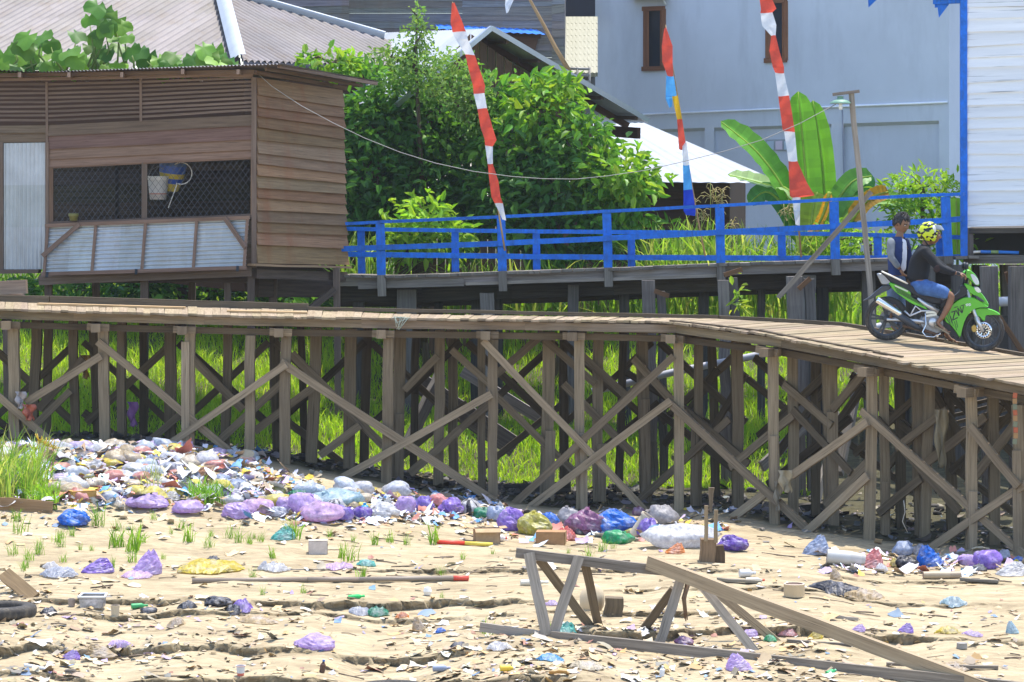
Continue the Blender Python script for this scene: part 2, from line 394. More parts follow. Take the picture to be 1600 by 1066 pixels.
    def stroke(a, b, w=.012, c=(.02, .03, .02), l=-.1165): mb.beam(BK(*a, l), BK(*b, l), w, .004, up=LAT, col=c, jit=0, segs=1)
    for a, b, w in (((645, 745), (672, 735), .014), ((672, 735), (655, 800), .016), ((655, 800), (690, 780), .014), ((662, 715), (690, 705), .01), ((676, 728), (700, 770), .014), ((700, 770), (690, 715), .014), ((690, 715), (720, 750), .014), ((706, 705), (722, 748), .012), ((722, 748), (730, 700), .012), ((712, 700), (738, 692), .010), ((628, 740), (650, 820), .008), ((618, 750), (638, 815), .007), ((680, 800), (690, 850), .008), ((668, 808), (682, 868), .008), ((610, 780), (640, 830), .01), ((640, 770), (660, 840), .007)): stroke(a, b, w)
    for a, b in (((745, 692), (760, 686)), ((762, 690), (778, 684)), ((748, 700), (762, 696)), ((766, 699), (782, 693))): stroke(a, b, .012, (.7, .75, .7))
    mb.build('decal', M['paint'], shield)
    # handlebar, mirror, instrument
    mb = MB(); mb.tube([BK(752, 520, 0), BK(742, 480, -.1), BK(715, 478, -.25), BK(690, 476, -.33)], .014, 8); mb.tube([BK(752, 520, 0), BK(742, 480, .1), BK(715, 478, .25), BK(690, 476, .33)], .014, 8)
    mb.tube([BK(722, 480, -.22), BK(684, 474, -.36)], .02, 10); mb.tube([BK(722, 480, .22), BK(684, 474, .36)], .02, 10); mb.tube([BK(745, 478, -.16), BK(700, 486, -.33)], .007, 6); mb.tube([BK(740, 560, 0), BK(756, 500, 0)], .03, 10); mb.build('handlebar', BLK, t)
    for l in (-.2, .22):
        mb = MB(); mb.tube([BK(738, 478, l), BK(748, 440, l), BK(748, 425, l)], .008, 6); e = BK(746, 424, l); mb.ell(e, V((.03, 0, 0)), LAT*.07, V((.01, 0, .05)), 12, 8); mi = mb.build('mirror', BLK, t)
        mb = MB(); mb.ell(BK(741, 424, l), V((.012, 0, 0)), LAT*.06, V((.01, 0, .042)), 12, 8, col=(.75, .7, .72)); mb.build('mirror_glass', CHR, mi)
    # body, seat, tail
    part('frame_cover', [(350, 640), (430, 650), (500, 690), (575, 740), (600, 790), (585, 830), (540, 850), (470, 800), (420, 740), (380, 700)], .09, BLK)
    part('seat', [(166, 466), (190, 474), (260, 510), (330, 540), (372, 560), (420, 590), (480, 615), (560, 640), (600, 668), (585, 695), (530, 690), (470, 668), (390, 622), (310, 580), (220, 530), (180, 490)], .10, SEAT)
    mb = MB()
    for l in (-.09, .09): mb.tube([BK(168, 464, l), BK(230, 492, l*1.2), BK(300, 526, l*1.2), BK(345, 548, l)], .012, 8, col=(.8, .75, .65))
    mb.build('grab_rail', M['paint'], t)
    tail = part('tail_panel', [(214, 540), (260, 548), (330, 580), (362, 604), (372, 640), (420, 672), (480, 718), (486, 732), (440, 712), (380, 690), (320, 650), (255, 600)], .105, GRN, ins=.9)
    mb = MB()
    for i in range(4): mb.beam(BK(250+i*6, 566+i*12, -.108), BK(385+i*22, 640+i*20, -.108), .008, .004, up=LAT, col=(.01, .015, .01), jit=0)
    mb.beam(BK(255, 560, -.1085), BK(345, 600, -.1085), .02, .004, up=LAT, col=(.62, .66, .5), jit=0)
    mb.build('decal', M['paint'], tail)
    part('tail_lamp', [(134, 480), (168, 478), (205, 510), (228, 540), (205, 552), (170, 552), (150, 520)], .07, plain('tail_grey', (.30, .31, .34), .25, .3))
    part('rear_mudguard', [(34, 668), (80, 640), (120, 605), (180, 560), (232, 560), (225, 585), (170, 612), (120, 640), (75, 662)], .055, DGR)
    part('rear_hugger', [(180, 640), (240, 640), (300, 680), (340, 740), (350, 790), (330, 790), (300, 730), (240, 670)], .05, BLK)
    # exhaust on the near side
    mb = MB(); mb.tube([BK(130, 655, -.14), BK(138, 660, -.14), BK(285, 756, -.14), BK(298, 766, -.14)], [.04, .048, .05, .03], 14); mf = mb.build('muffler', CHR, t)
    mb = MB(); mb.tube([BK(250, 745, -.135), BK(330, 800, -.13), BK(400, 845, -.12), BK(440, 862, -.11)], [.048, .05, .04, .026], 12); mb.build('muffler_guard', DGR, mf)
    mb = MB(); mb.tube([BK(430, 858, -.11), BK(520, 890, -.1), BK(580, 905, -.06), BK(600, 880, 0)], .02, 8); mb.tube([BK(310, 838, -.08), BK(450, 872, -.08), BK(560, 895, -.06)], .022, 6); mb.build('exhaust_pipe', RUST, t)
    # engine, struts, pegs
    part('engine', [(440, 780), (500, 750), (570, 770), (600, 820), (590, 880), (540, 900), (480, 880), (430, 840)], .10, plain('engine_grey', (.30, .30, .31), .5, .5, var=.25, nscale=20))
    mb = MB(); mb.lathe(BK(520, 815, -.10), -LAT, [(.07, 0), (.07, .02), (.05, .035), (.001, .035)], 18)
    mb.beam(BK(470, 745, -.1), BK(545, 745, -.1), .03, .05, up=LAT); mb.beam(BK(470, 770, -.1), BK(545, 760, -.1), .03, .03, up=LAT)
    mb.build('engine_cover', SIL, t)
    mb = MB(); mb.tube([BK(412, 648, -.1), BK(470, 690, -.1), BK(555, 742, -.1)], [.018, .03, .034], 8); mb.tube([BK(322, 735, -.1), BK(360, 770, -.11), BK(440, 735, -.11), BK(520, 735, -.1)], .013, 7); mb.tube([BK(360, 770, -.11), BK(398, 702, -.1), BK(440, 735, -.11)], .012, 7)
    mb.tube([BK(350, 800, -.1), BK(470, 812, -.1)], [.02, .03], 8); mb.tube([BK(200, 795, -.08), BK(360, 800, -.08), BK(470, 815, -.06)], [.02, .022, .03], 8); mb.tube([BK(200, 795, .08), BK(470, 815, .06)], [.02, .03], 8)
    mb.build('rear_bracket', SIL, t)
    mb = MB(); mb.tube([BK(465, 745, -.13), BK(470, 830, -.14), BK(445, 880, -.16), BK(470, 912, -.17), BK(520, 915, -.17), BK(565, 895, -.16), BK(575, 870, -.15)], .009, 7); mb.tube([BK(540, 900, -.1), BK(545, 905, -.24)], .016, 8); mb.build('kick_pedal', CHR, t)
    mb = MB()
    for l in (.07,): mb.beam(BK(215, 800, l), BK(470, 820, l), .03, .02, up=LAT); 
    mb.tube([BK(240, 700, .09), BK(215, 790, .09)], .022, 8); mb.tube([BK(255, 690, -.09), BK(225, 785, -.09)], .022, 8)
    mb.tube([BK(520, 890, .06), BK(560, 950, .14)], .012, 6); mb.build('shock_absorber', RUST, t)
motorbike()

def skin(nodes, edges, sub=2):
    me = bpy.data.meshes.new('tmp'); me.from_pydata([tuple(n[0]) for n in nodes], edges, []); ob = bpy.data.objects.new('tmp', me); COL.objects.link(ob)
    md = ob.modifiers.new('s', 'SKIN'); md.use_smooth_shade = True
    for i, n in enumerate(nodes):
        r = n[1]; d = me.skin_vertices[0].data[i]; d.radius = (r, r) if not hasattr(r, '__len__') else r; d.use_root = (i == 0)
    s = ob.modifiers.new('u', 'SUBSURF'); s.levels = sub; s.render_levels = sub
    dg = bpy.context.evaluated_depsgraph_get(); dg.update(); ev = ob.evaluated_get(dg); m2 = ev.to_mesh()
    vs = [v.co.copy() for v in m2.vertices]; fs = [tuple(p.vertices) for p in m2.polygons]; ev.to_mesh_clear()
    bpy.data.objects.remove(ob); bpy.data.meshes.remove(me); return vs, fs
def add(mb, vs, fs, col=(1, 1, 1), m=0, colf=None, wr=0):
    b = len(mb.v)
    for v in vs:
        if wr: v = v+V((noise.noise(v*14), noise.noise(v*14+V((7, 0, 0))), noise.noise(v*14+V((0, 9, 0)))))*wr
        mb.v.append(v)
    for f in fs:
        c = colf(sum((vs[i] for i in f), V((0, 0, 0)))/len(f)) if colf else col
        mb.face([b+i for i in f], None, c, m, True)
def chain(names, nd): return [(nd[a], nd[b]) for a, b in zip(names, names[1:])]
def skin_named(D, chains, sub=2):
    keys = list(D); idx = {k: i for i, k in enumerate(keys)}; e = []
    for c in chains: e += [(idx[a], idx[b]) for a, b in zip(c, c[1:])]
    return skin([D[k] for k in keys], e, sub)
SKIN = plain('skin', (.25, .125, .07), .5, var=.1, nscale=12)
def hand(mb, wrist, palm_dir, finger_dir, side, sc=1.0, curl=.5, col=(1, 1, 1)):
    """palm plus five curled fingers, each its own chain"""
    f = finger_dir.normalized(); s = side.normalized(); dn = f.cross(s).normalized()
    if dn.dot(palm_dir) < 0: dn = -dn
    pc = wrist+f*.05*sc
    vs, fs = skin([(wrist, .022*sc), (pc, (.038*sc, .02*sc)), (wrist+f*.085*sc, (.036*sc, .016*sc))], [(0, 1), (1, 2)], 2); add(mb, vs, fs, col)
    for k, (o, L) in enumerate(((-.03, .07), (-.01, .082), (.01, .077), (.03, .06))):
        b = wrist+f*.08*sc+s*o*sc; m1 = b+(f*(1-curl*.5)+dn*curl*.6)*L*.45*sc; m2 = m1+(f*(1-curl*1.3)+dn*curl*1.2).normalized()*L*.33*sc; e = m2+(f*(1-curl*2.2)+dn*curl).normalized()*L*.28*sc
        vs, fs = skin([(b-f*.01*sc, .0095*sc), (b, .0095*sc), (m1, .009*sc), (m2, .008*sc), (e, .007*sc)], [(0, 1), (1, 2), (2, 3), (3, 4)], 1); add(mb, vs, fs, col)
    b = wrist+f*.03*sc-s*.03*sc; m1 = b+(f*.6-s*.6+dn*.3).normalized()*.035*sc; e = m1+(f*.8+dn*.6).normalized()*.032*sc
    vs, fs = skin([(b+s*.012*sc, .011*sc), (b, .011*sc), (m1, .0095*sc), (e, .008*sc)], [(0, 1), (1, 2), (2, 3)], 1); add(mb, vs, fs, col)
def head(mb, c, fwd, up, h, col=(1, 1, 1), m=0):
    """h = chin to crown; eyes half way; nose, lips, brow, ears"""
    f = fwd.normalized(); r = f.cross(up).normalized(); u = r.cross(f).normalized(); nu, nv = 40, 32
    rows = []
    for i in range(nv+1):
        th = math.pi*i/nv; row = []
        for j in range(nu+1):
            ph = 2*math.pi*(j % nu)/nu; x = math.sin(th)*math.cos(ph); y = math.sin(th)*math.sin(ph); z = math.cos(th)   # x forward y right z up
            X, Y, Z = x*.47*h, y*.35*h, z*.5*h
            if z < 0: k = 1-.34*(-z)**1.6; Y *= k; X = X*(1-.18*(-z)) if x < 0 else X*(1-.02*(-z))+.02*h*(-z)
            if x < 0: X *= .98
            if x > 0:
                X *= .90
                g = lambda yy, zz, sy, sz: math.exp(-((y-yy)/sy)**2-((z-zz)/sz)**2)
                X += h*(.105*g(0, -.22, .11, .14)+.05*g(0, -.05, .08, .2)+.035*g(0, .17, .5, .10)-.045*(g(.33, .02, .16, .10)+g(-.33, .02, .16, .10))+.04*g(0, -.53, .2, .055)+.036*g(0, -.64, .18, .055)-.02*g(0, -.585, .25, .03)+.045*g(0, -.86, .22, .14)+.02*(g(.5, -.2, .2, .2)+g(-.5, -.2, .2, .2)))
            row.append(c+f*X+r*Y+u*Z)
        rows.append(row)
    def cf(i, j):
        z = math.cos(math.pi*(i+.5)/nv); ph = 2*math.pi*(j+.5)/nu; y = math.sin(math.pi*(i+.5)/nv)*math.sin(ph); x = math.cos(ph)
        if x > 0 and abs(y) < .24 and -.68 < z < -.5: return (col[0]*.95, col[1]*.66, col[2]*.66)
        if x > 0 and .11 < z < .2 and .12 < abs(y) < .55: return (col[0]*.25,)*3
        return col
    mb.grid(rows, colf=cf, m=m)
    for s in (-1, 1):
        e = c+f*(.375*h)+r*(s*.118*h)+u*(.012*h); mb.ell(e, f*.035*h, r*.055*h, u*.028*h, 10, 8, col=(3.2, 5.5, 9), m=m); mb.ell(e+f*.022*h, f*.02*h, r*.026*h, u*.026*h, 8, 6, col=(.12, .12, .14), m=m)
        q = c+f*(.30*h)+r*(s*.118*h)+u*(.047*h)
        er = c-f*.02*h+r*(s*.345*h)-u*.02*h; mb.ell(er, f*.075*h-r*s*.01*h, r*s*.03*h, u*.115*h, 10, 8, col=(col[0]*.95, col[1]*.85, col[2]*.85), m=m)

def rider():
    H = V((math.cos(YAW), -math.sin(YAW), 0)); b = BK(450, 640)
    mb = MB()
    N_ = {'pelvis': (BK(430, 565), .105), 'belly': (BK(425, 480), .09), 'chest': (BK(437, 385), .095), 'neck0': (BK(462, 300), .06), 'neck': (BK(482, 262), .06), 'nk2': (BK(492, 225), .062),
          'shR': (BK(466, 326, -.19), .05), 'elR': (BK(560, 436, -.26), .038), 'wrR': (BK(678, 474, -.30), .029),
          'shL': (BK(466, 326, .19), .05), 'elL': (BK(575, 424, .26), .038), 'wrL': (BK(678, 474, .30), .029),
          'hipR': (BK(440, 565, -.1), .095), 'thR': (BK(545, 590, -.15), .08), 'knR': (BK(650, 628, -.17), .056), 'cfR': (BK(625, 700, -.165), .052), 'shnR': (BK(580, 780, -.155), .036), 'anR': (BK(548, 815, -.15), .034), 'ftR': (BK(575, 845, -.155), (.034, .026)), 'toR': (BK(618, 878, -.165), (.04, .018)),
          'hipL': (BK(440, 565, .1), .095), 'thL': (BK(545, 590, .17), .08), 'knL': (BK(640, 650, .2), .056), 'cfL': (BK(630, 740, .21), .05), 'anL': (BK(622, 905, .21), .034), 'ftL': (BK(650, 940, .21), (.034, .026)), 'toL': (BK(692, 958, .21), (.04, .018))}
    vs, fs = skin_named(N_, [['pelvis', 'belly', 'chest', 'neck0', 'neck', 'nk2'], ['chest', 'shR', 'elR', 'wrR'], ['chest', 'shL', 'elL', 'wrL'], ['pelvis', 'hipR', 'thR', 'knR', 'cfR', 'shnR', 'anR', 'ftR', 'toR'], ['pelvis', 'hipL', 'thL', 'knL', 'cfL', 'anL', 'ftL', 'toL']])
    add(mb, vs, fs)
    head(mb, BK(512, 205), H+V((0, 0, -.12)), V((0, 0, 1)), .27)
    for s in (-1, 1): hand(mb, BK(678, 474, s*.30), V((0, 0, -1)), (BK(730, 482, s*.31)-BK(678, 474, s*.30)), LAT*s*-1, 1.15, .62)
    # toes
    for k in range(5):
        for s, q in ((-1, BK(618, 878, -.165)), (1, BK(692, 958, .21))): mb.ell(q+LAT*(k-2)*.016+H*(.02-.004*abs(k-1)), H*.02, LAT*.008, V((0, 0, .008)), 8, 6)
    o = mb.build('person', SKIN, origin=b); tag(o, 'rider in a black long sleeved shirt, denim shorts and patterned helmet astride the green motorbike', 'person')
    SH = plain('black_shirt', (.012, .013, .016), .85, var=.25, nscale=10, bmp=.2); DEN = plain('denim', (.06, .14, .36), .85, var=.3, nscale=14, bmp=.3, bscale=120)
    mb = MB()
    S_ = {'hem': (BK(415, 555), (.165, .16)), 'belly': (BK(418, 480), .16), 'chest': (BK(437, 385), .165), 'up': (BK(452, 320), .13), 'neck': (BK(472, 282), .072), 'shR': (BK(466, 326, -.19), .083), 'elR': (BK(558, 436, -.26), .066), 'faR': (BK(620, 458, -.285), .052), 'wrR': (BK(672, 472, -.30), .041), 'shL': (BK(466, 326, .19), .083), 'elL': (BK(575, 424, .26), .066), 'wrL': (BK(672, 472, .30), .041)}
    vs, fs = skin_named(S_, [['hem', 'belly', 'chest', 'up', 'neck'], ['up', 'shR', 'elR', 'faR', 'wrR'], ['up', 'shL', 'elL', 'wrL']]); add(mb, vs, fs, wr=.008); mb.build('shirt', SH, o)
    mb = MB(); mb.ell(BK(540, 440, -.315), H*.05, LAT*.008, V((.01, 0, .05)), 12, 8, col=(2.6, 1.2, .9)); mb.build('elbow_patch', SH, o)
    mb = MB()
    T_ = {'p': (BK(428, 565), (.15, .145)), 'pw': (BK(425, 530), .14), 'hR': (BK(450, 570, -.11), .12), 'tR': (BK(545, 592, -.155), .108), 'kR': (BK(640, 622, -.17), .088), 'hL': (BK(450, 570, .11), .12), 'tL': (BK(545, 592, .17), .108), 'kL': (BK(630, 636, .2), .088)}
    vs, fs = skin_named(T_, [['pw', 'p'], ['p', 'hR', 'tR', 'kR'], ['p', 'hL', 'tL', 'kL']]); add(mb, vs, fs, wr=.012); mb.build('shorts', DEN, o)
    SND = plain('sandal', (.30, .25, .17), .8)
    for s, a, c in ((-1, (528, 838), (628, 893)), (1, (612, 952), (705, 974))):
        l = -.16 if s < 0 else .21; mb = MB(); mb.beam(BK(*a, l), BK(*c, l), .09, .022, segs=3); mb.tube([BK((a[0]*.35+c[0]*.65), a[1]*.35+c[1]*.65-8, l-.045), BK((a[0]*.35+c[0]*.65), a[1]*.35+c[1]*.65-24, l), BK((a[0]*.35+c[0]*.65), a[1]*.35+c[1]*.65-8, l+.045)], .012, 6, col=(1.2, 1, .8)); mb.tube([BK(a[0]+8, a[1]-4, l-.04), BK(a[0]-2, a[1]-22, l), BK(a[0]+8, a[1]-4, l+.04)], .01, 6); mb.build('sandal', SND, o)
    # helmet
    m, nt, bs = newmat('helmet_graphics'); oc = N(nt, 'ShaderNodeTexCoord').outputs['Object']
    f = noise_n(nt, mapping(nt, oc, (17, 17, 22)), 1.0, 1.5, .4); w = noise_n(nt, mapping(nt, oc, (9, 9, 9), (3, 1, 5)), 1.0, 0, .4)
    c = ramp(nt, f, [(.50, (.58, .68, .02)), (.53, (.012, .014, .012))]); c = mixc(nt, c, (.7, .72, .7), ramp(nt, w, [(.68, (0, 0, 0)), (.70, (1, 1, 1))])); c = mixc(nt, c, attr_col(nt), 1.0, 'MULTIPLY'); nt.links.new(c, bs.inputs['Base Color']); bs.inputs['Roughness'].default_value = .18
    hc = BK(494, 196); fw = (H+V((0, 0, -.10))).normalized(); upv = LAT.cross(fw)*-1
    if upv.z < 0: upv = -upv
    rw = fw.cross(upv).normalized(); rx, ry, rz = 82*ZS, .135, 80*ZS
    mb = MB(); rows = []; nu, nv = 40, 26
    for i in range(nv+1):
        th = math.radians(4+128*i/nv); row = []
        for j in range(nu+1):
            ph = math.radians(42+276*j/nu) if th > math.radians(72) else math.radians(360*j/nu)
            lo = 42+0*th; tt = min(1, max(0, (th-math.radians(58))/math.radians(22))); a0 = 46*tt; ph = math.radians(a0+(360-2*a0)*j/nu)
            d = V((math.sin(th)*math.cos(ph), math.sin(th)*math.sin(ph), math.cos(th))); row.append(hc+fw*d.x*rx+rw*d.y*ry+upv*d.z*rz)
        rows.append(row)
    mb.grid(rows); hl = mb.build('helmet', m, o)
    inner = [[p+(hc-p)*.12 for p in r] for r in rows[12:]]; mb = MB(); mb.grid(inner); mb.build('helmet_lining', M['black'], hl)
    mb = MB(); rows = []
    for i in range(7):
        th = math.radians(50+26*i/6); row = []
        for j in range(15):
            ph = math.radians(-72+144*j/14); d = V((math.sin(th)*math.cos(ph), math.sin(th)*math.sin(ph), math.cos(th))); row.append(hc+fw*(d.x*rx*1.13+.012+.02*i/6)+rw*d.y*ry*1.09+upv*(d.z*rz*1.08+.012))
        rows.append(row)
    rows += [[p-fw*.006 for p in rows[-1]]]; mb.grid(rows); mb.build('visor', plain('visor_plastic', (.16, .18, .2), .1, var=.1, spec=.8), hl)
    mb = MB(); mb.tube([BK(455, 240, -.13), BK(490, 285, -.07), BK(525, 275, 0)], .01, 6); mb.build('chin_strap', M['black'], hl)
rider()

def boy():
    o_ = .52; K = lambda x, y, l=0: BK(x, y, o_+l); b = K(300, 900)
    fw = V((.80, -.60, 0)).normalized(); sd = V((.60, .80, 0)).normalized()   # facing right and a little to us; sd = his left, away
    mb = MB()
    N_ = {'pelvis': (K(282, 520), .105), 'belly': (K(284, 440), .10), 'chest': (K(292, 330), .115), 'neck0': (K(305, 228), .065), 'neck': (K(312, 200), .052), 'nk2': (K(318, 170), .055),
          'shR': (K(240, 262, -.12), .05), 'elR': (K(243, 370, -.19), .038), 'wrR': (K(306, 452, -.2), .029), 'shL': (K(352, 258, .06), .055), 'elL': (K(378, 390, .06), .04), 'wrL': (K(384, 505, -.02), .029),
          'hipR': (K(262, 545, -.03), .085), 'knR': (K(258, 710, -.03), .058), 'anR': (K(262, 860, -.02), .04), 'toR': (K(300, 888, -.06), (.042, .026)), 'hipL': (K(304, 545, .05), .085), 'knL': (K(312, 710, .05), .058), 'anL': (K(312, 858, .05), .04), 'toL': (K(350, 886, .02), (.042, .026))}
    vs, fs = skin_named(N_, [['pelvis', 'belly', 'chest', 'neck0', 'neck', 'nk2'], ['chest', 'shR', 'elR', 'wrR'], ['chest', 'shL', 'elL', 'wrL'], ['pelvis', 'hipR', 'knR', 'anR', 'toR'], ['pelvis', 'hipL', 'knL', 'anL', 'toL']]); add(mb, vs, fs)
    hf = (V((.62, -.75, -.32))).normalized(); hu = V((.15, -.15, 1)).normalized(); hc = K(322, 132)
    head(mb, hc, hf, hu, .275)
    hand(mb, K(306, 452, -.2), V((.2, .4, 0)), K(324, 482, -.19)-K(306, 452, -.2), V((.4, -.9, 0)), 1.0, .4); hand(mb, K(384, 505, -.02), V((-.3, .5, .2)), K(386, 532, -.04)-K(384, 505, -.02), V((.8, -.4, 0)), 1.05, .45)
    o = mb.build('person', SKIN, origin=b); tag(o, 'boy with short black hair in a navy vest with grey sleeves standing behind the motorbike', 'person')
    GS = plain('grey_sleeve', (.19, .205, .23), .9, var=.15, nscale=14, bmp=.2); NV = plain('navy_vest', (.02, .04, .14), .85, var=.25, nscale=12, bmp=.2); WT = plain('white_tee', (.76, .74, .80), .9, var=.06); JN = plain('blue_jeans', (.12, .17, .28), .9, var=.35, nscale=14, bmp=.25)
    mb = MB(); vs, fs = skin_named({'h': (K(296, 480), (.105, .095)), 'b': (K(296, 430), .106), 'c': (K(302, 330), .112), 'n': (K(312, 232), .075)}, [['h', 'b', 'c', 'n']]); add(mb, [v+V((.012, -.03, 0)) for v in vs], fs, wr=.004); mb.build('tee_shirt', WT, o)
    mb = MB(); col = []
    # vest: an open shell, gap at the front
    rows = []
    for i in range(15):
        s = i/14; c = K(300-10*s, 225+270*s); rx = .118+.022*math.sin(math.pi*min(1, s*1.1))+.012*s; row = []
        for j in range(25):
            a = math.radians(30+(360-30-22)*j/24); w = rx*(1 if s > .12 else .7+.3*s/.12); f2 = 1+.03*noise.noise(V((j*.5, i*.5, 1)))
            row.append(c+(fw*math.cos(a)*w*.88+sd*math.sin(a)*w*1.12)*f2)
        rows.append(row)
    mb.grid(rows); mb.grid([[p+(K(296, 360)-p)*.05 for p in r] for r in rows]); mb.build('vest', NV, o)
    for nm, a, e, w in (('sleeve', K(242, 262, -.12), K(243, 370, -.19), K(302, 446, -.2)), ('sleeve', K(354, 262, .06), K(378, 390, .055), K(383, 495, -.02))):
        mb = MB(); vs, fs = skin([(a+(K(290, 250)-a)*.25, .07), (a, .068), (a.lerp(e, .55), .058), (e, .054), (e.lerp(w, .6), .047), (w, .042)], [(0, 1), (1, 2), (2, 3), (3, 4), (4, 5)]); add(mb, vs, fs, wr=.008, colf=(lambda p: (1, 1, 1)) if nm and a.x < K(300, 0).x else (lambda p: (.06, .09, .3))); mb.build(nm, GS, o)
    mb = MB(); J = {'w': (K(286, 490), (.125, .115)), 'p': (K(284, 535), .125), 'hR': (K(262, 560, -.03), .1), 'kR': (K(258, 710, -.03), .08), 'aR': (K(262, 860, -.02), .066), 'hL': (K(306, 560, .05), .1), 'kL': (K(314, 710, .05), .08), 'aL': (K(314, 860, .05), .066)}
    vs, fs = skin_named(J, [['w', 'p'], ['p', 'hR', 'kR', 'aR'], ['p', 'hL', 'kL', 'aL']]); add(mb, vs, fs, wr=.010); mb.build('jeans', JN, o)
    # hair: cap plus tufts
    r = hf.cross(hu).normalized(); u = r.cross(hf).normalized(); h = .275; mb = MB()
    def hp(d, k): return hc+hf*d.x*.46*h*k+r*d.y*.365*h*k+u*d.z*.52*h*k
    rows = []
    for i in range(16):
        row = []
        for j in range(37):
            ph = 2*math.pi*j/36; lim = 62 if math.cos(ph) > .55 else (88 if math.cos(ph) > -.1 else 112); lim = lim+8*math.sin(j*2.3); th = math.radians(lim*i/15)
            d = V((math.sin(th)*math.cos(ph), math.sin(th)*math.sin(ph), math.cos(th))); row.append(hp(d, 1.09+.05*noise.noise(d*5)-.05*(i == 15)))
        rows.append(row)
    mb.grid(rows)
    for k in range(240):
        th = math.radians(R(0, 100)); ph = R(0, 6.283)
        if math.cos(ph) > .5 and th > 1.05: continue
        d = V((math.sin(th)*math.cos(ph), math.sin(th)*math.sin(ph), math.cos(th))); p = hp(d, 1.06); n = (p-hc).normalized(); e = p+(n*.6+V((R(-.6, .6), R(-.6, .6), R(-.2, .6)))).normalized()*R(.012, .024); mb.tube([p, p.lerp(e, .5)+n*.006, e], [.007, .005, .001], 4, cap=False)
    mb.build('hair', plain('black_hair', (.012, .010, .009), .5), o)
    mb = MB()
    for x, y, l in ((300, 892, -.06), (350, 890, .02)): mb.beam(K(x-38, y+2, l+.04), K(x+14, y+4, l-.02), .09, .022)
    mb.build('sandals', M['black'], o)
boy()
# ------------------------------------------------------------------ ground sheet
def ground():
    m, nt, b = newmat('dry_mud')
    geo = N(nt, 'ShaderNodeNewGeometry').outputs['Position']
    f1 = noise_n(nt, mapping(nt, geo, (.9, 2.4, 2)), 1.0, 8, .65)
    f2 = noise_n(nt, mapping(nt, geo, (5, 16, 8)), 1.0, 6, .7)
    f3 = noise_n(nt, mapping(nt, geo, (1.5, 11, 9), (3, 7, 1)), 1.0, 9, .75)
    c = ramp(nt, f1, [(.28, (.30, .238, .152)), (.5, (.44, .357, .23)), (.72, (.535, .445, .30))])
    c = mixc(nt, c, (.19, .14, .085), ramp(nt, f3, [(.51, (0, 0, 0)), (.68, (.75, .75, .75))]))
    c = mixc(nt, c, ramp(nt, f2, [(.3, (.74, .72, .7)), (.7, (1.12, 1.12, 1.1))]), 1.0, 'MULTIPLY')
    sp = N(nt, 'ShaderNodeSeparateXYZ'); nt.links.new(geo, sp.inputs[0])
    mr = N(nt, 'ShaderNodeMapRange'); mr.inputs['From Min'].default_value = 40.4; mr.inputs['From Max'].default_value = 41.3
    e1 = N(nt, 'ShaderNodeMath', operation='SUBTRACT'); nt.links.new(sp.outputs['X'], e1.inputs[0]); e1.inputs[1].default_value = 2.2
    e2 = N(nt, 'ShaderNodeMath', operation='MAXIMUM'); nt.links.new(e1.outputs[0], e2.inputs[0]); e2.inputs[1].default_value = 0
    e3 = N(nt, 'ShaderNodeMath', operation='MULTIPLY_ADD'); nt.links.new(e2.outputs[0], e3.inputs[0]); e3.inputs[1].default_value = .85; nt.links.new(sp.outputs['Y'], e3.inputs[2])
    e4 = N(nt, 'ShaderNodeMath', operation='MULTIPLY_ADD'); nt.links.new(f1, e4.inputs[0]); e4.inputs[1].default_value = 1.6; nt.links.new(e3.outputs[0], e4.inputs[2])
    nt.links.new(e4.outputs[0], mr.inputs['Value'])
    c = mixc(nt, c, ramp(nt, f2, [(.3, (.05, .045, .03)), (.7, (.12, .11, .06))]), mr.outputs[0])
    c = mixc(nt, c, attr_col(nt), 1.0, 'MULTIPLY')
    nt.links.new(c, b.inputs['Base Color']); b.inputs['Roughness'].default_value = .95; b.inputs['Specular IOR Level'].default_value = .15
    ad = N(nt, 'ShaderNodeMath', operation='ADD'); nt.links.new(f2, ad.inputs[0]); nt.links.new(f3, ad.inputs[1])
    bump(nt, b, ad.outputs[0], .7, .03)
    xs = np.concatenate([np.linspace(-400, -40, 8)[:-1], np.linspace(-40, -9, 14)[:-1], np.arange(-9, 9.001, .05), np.linspace(9, 40, 14)[1:], np.linspace(40, 400, 8)[1:]])
    ys = np.concatenate([np.linspace(-60, 10, 6)[:-1], np.linspace(10, 24, 20)[:-1], np.arange(24, 34, .022), np.arange(34, 46, .06), np.linspace(46, 70, 50), np.linspace(72, 900, 20)])
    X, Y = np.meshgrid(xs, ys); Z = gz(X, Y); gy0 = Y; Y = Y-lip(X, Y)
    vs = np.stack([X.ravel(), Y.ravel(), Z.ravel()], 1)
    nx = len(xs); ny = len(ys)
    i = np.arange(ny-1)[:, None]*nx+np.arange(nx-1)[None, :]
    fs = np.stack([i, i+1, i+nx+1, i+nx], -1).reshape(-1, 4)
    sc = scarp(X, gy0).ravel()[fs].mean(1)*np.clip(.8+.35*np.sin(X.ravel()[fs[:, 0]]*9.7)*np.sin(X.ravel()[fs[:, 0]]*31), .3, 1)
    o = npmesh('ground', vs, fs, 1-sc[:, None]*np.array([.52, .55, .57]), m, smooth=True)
    tag(o, kind='structure')
ground()

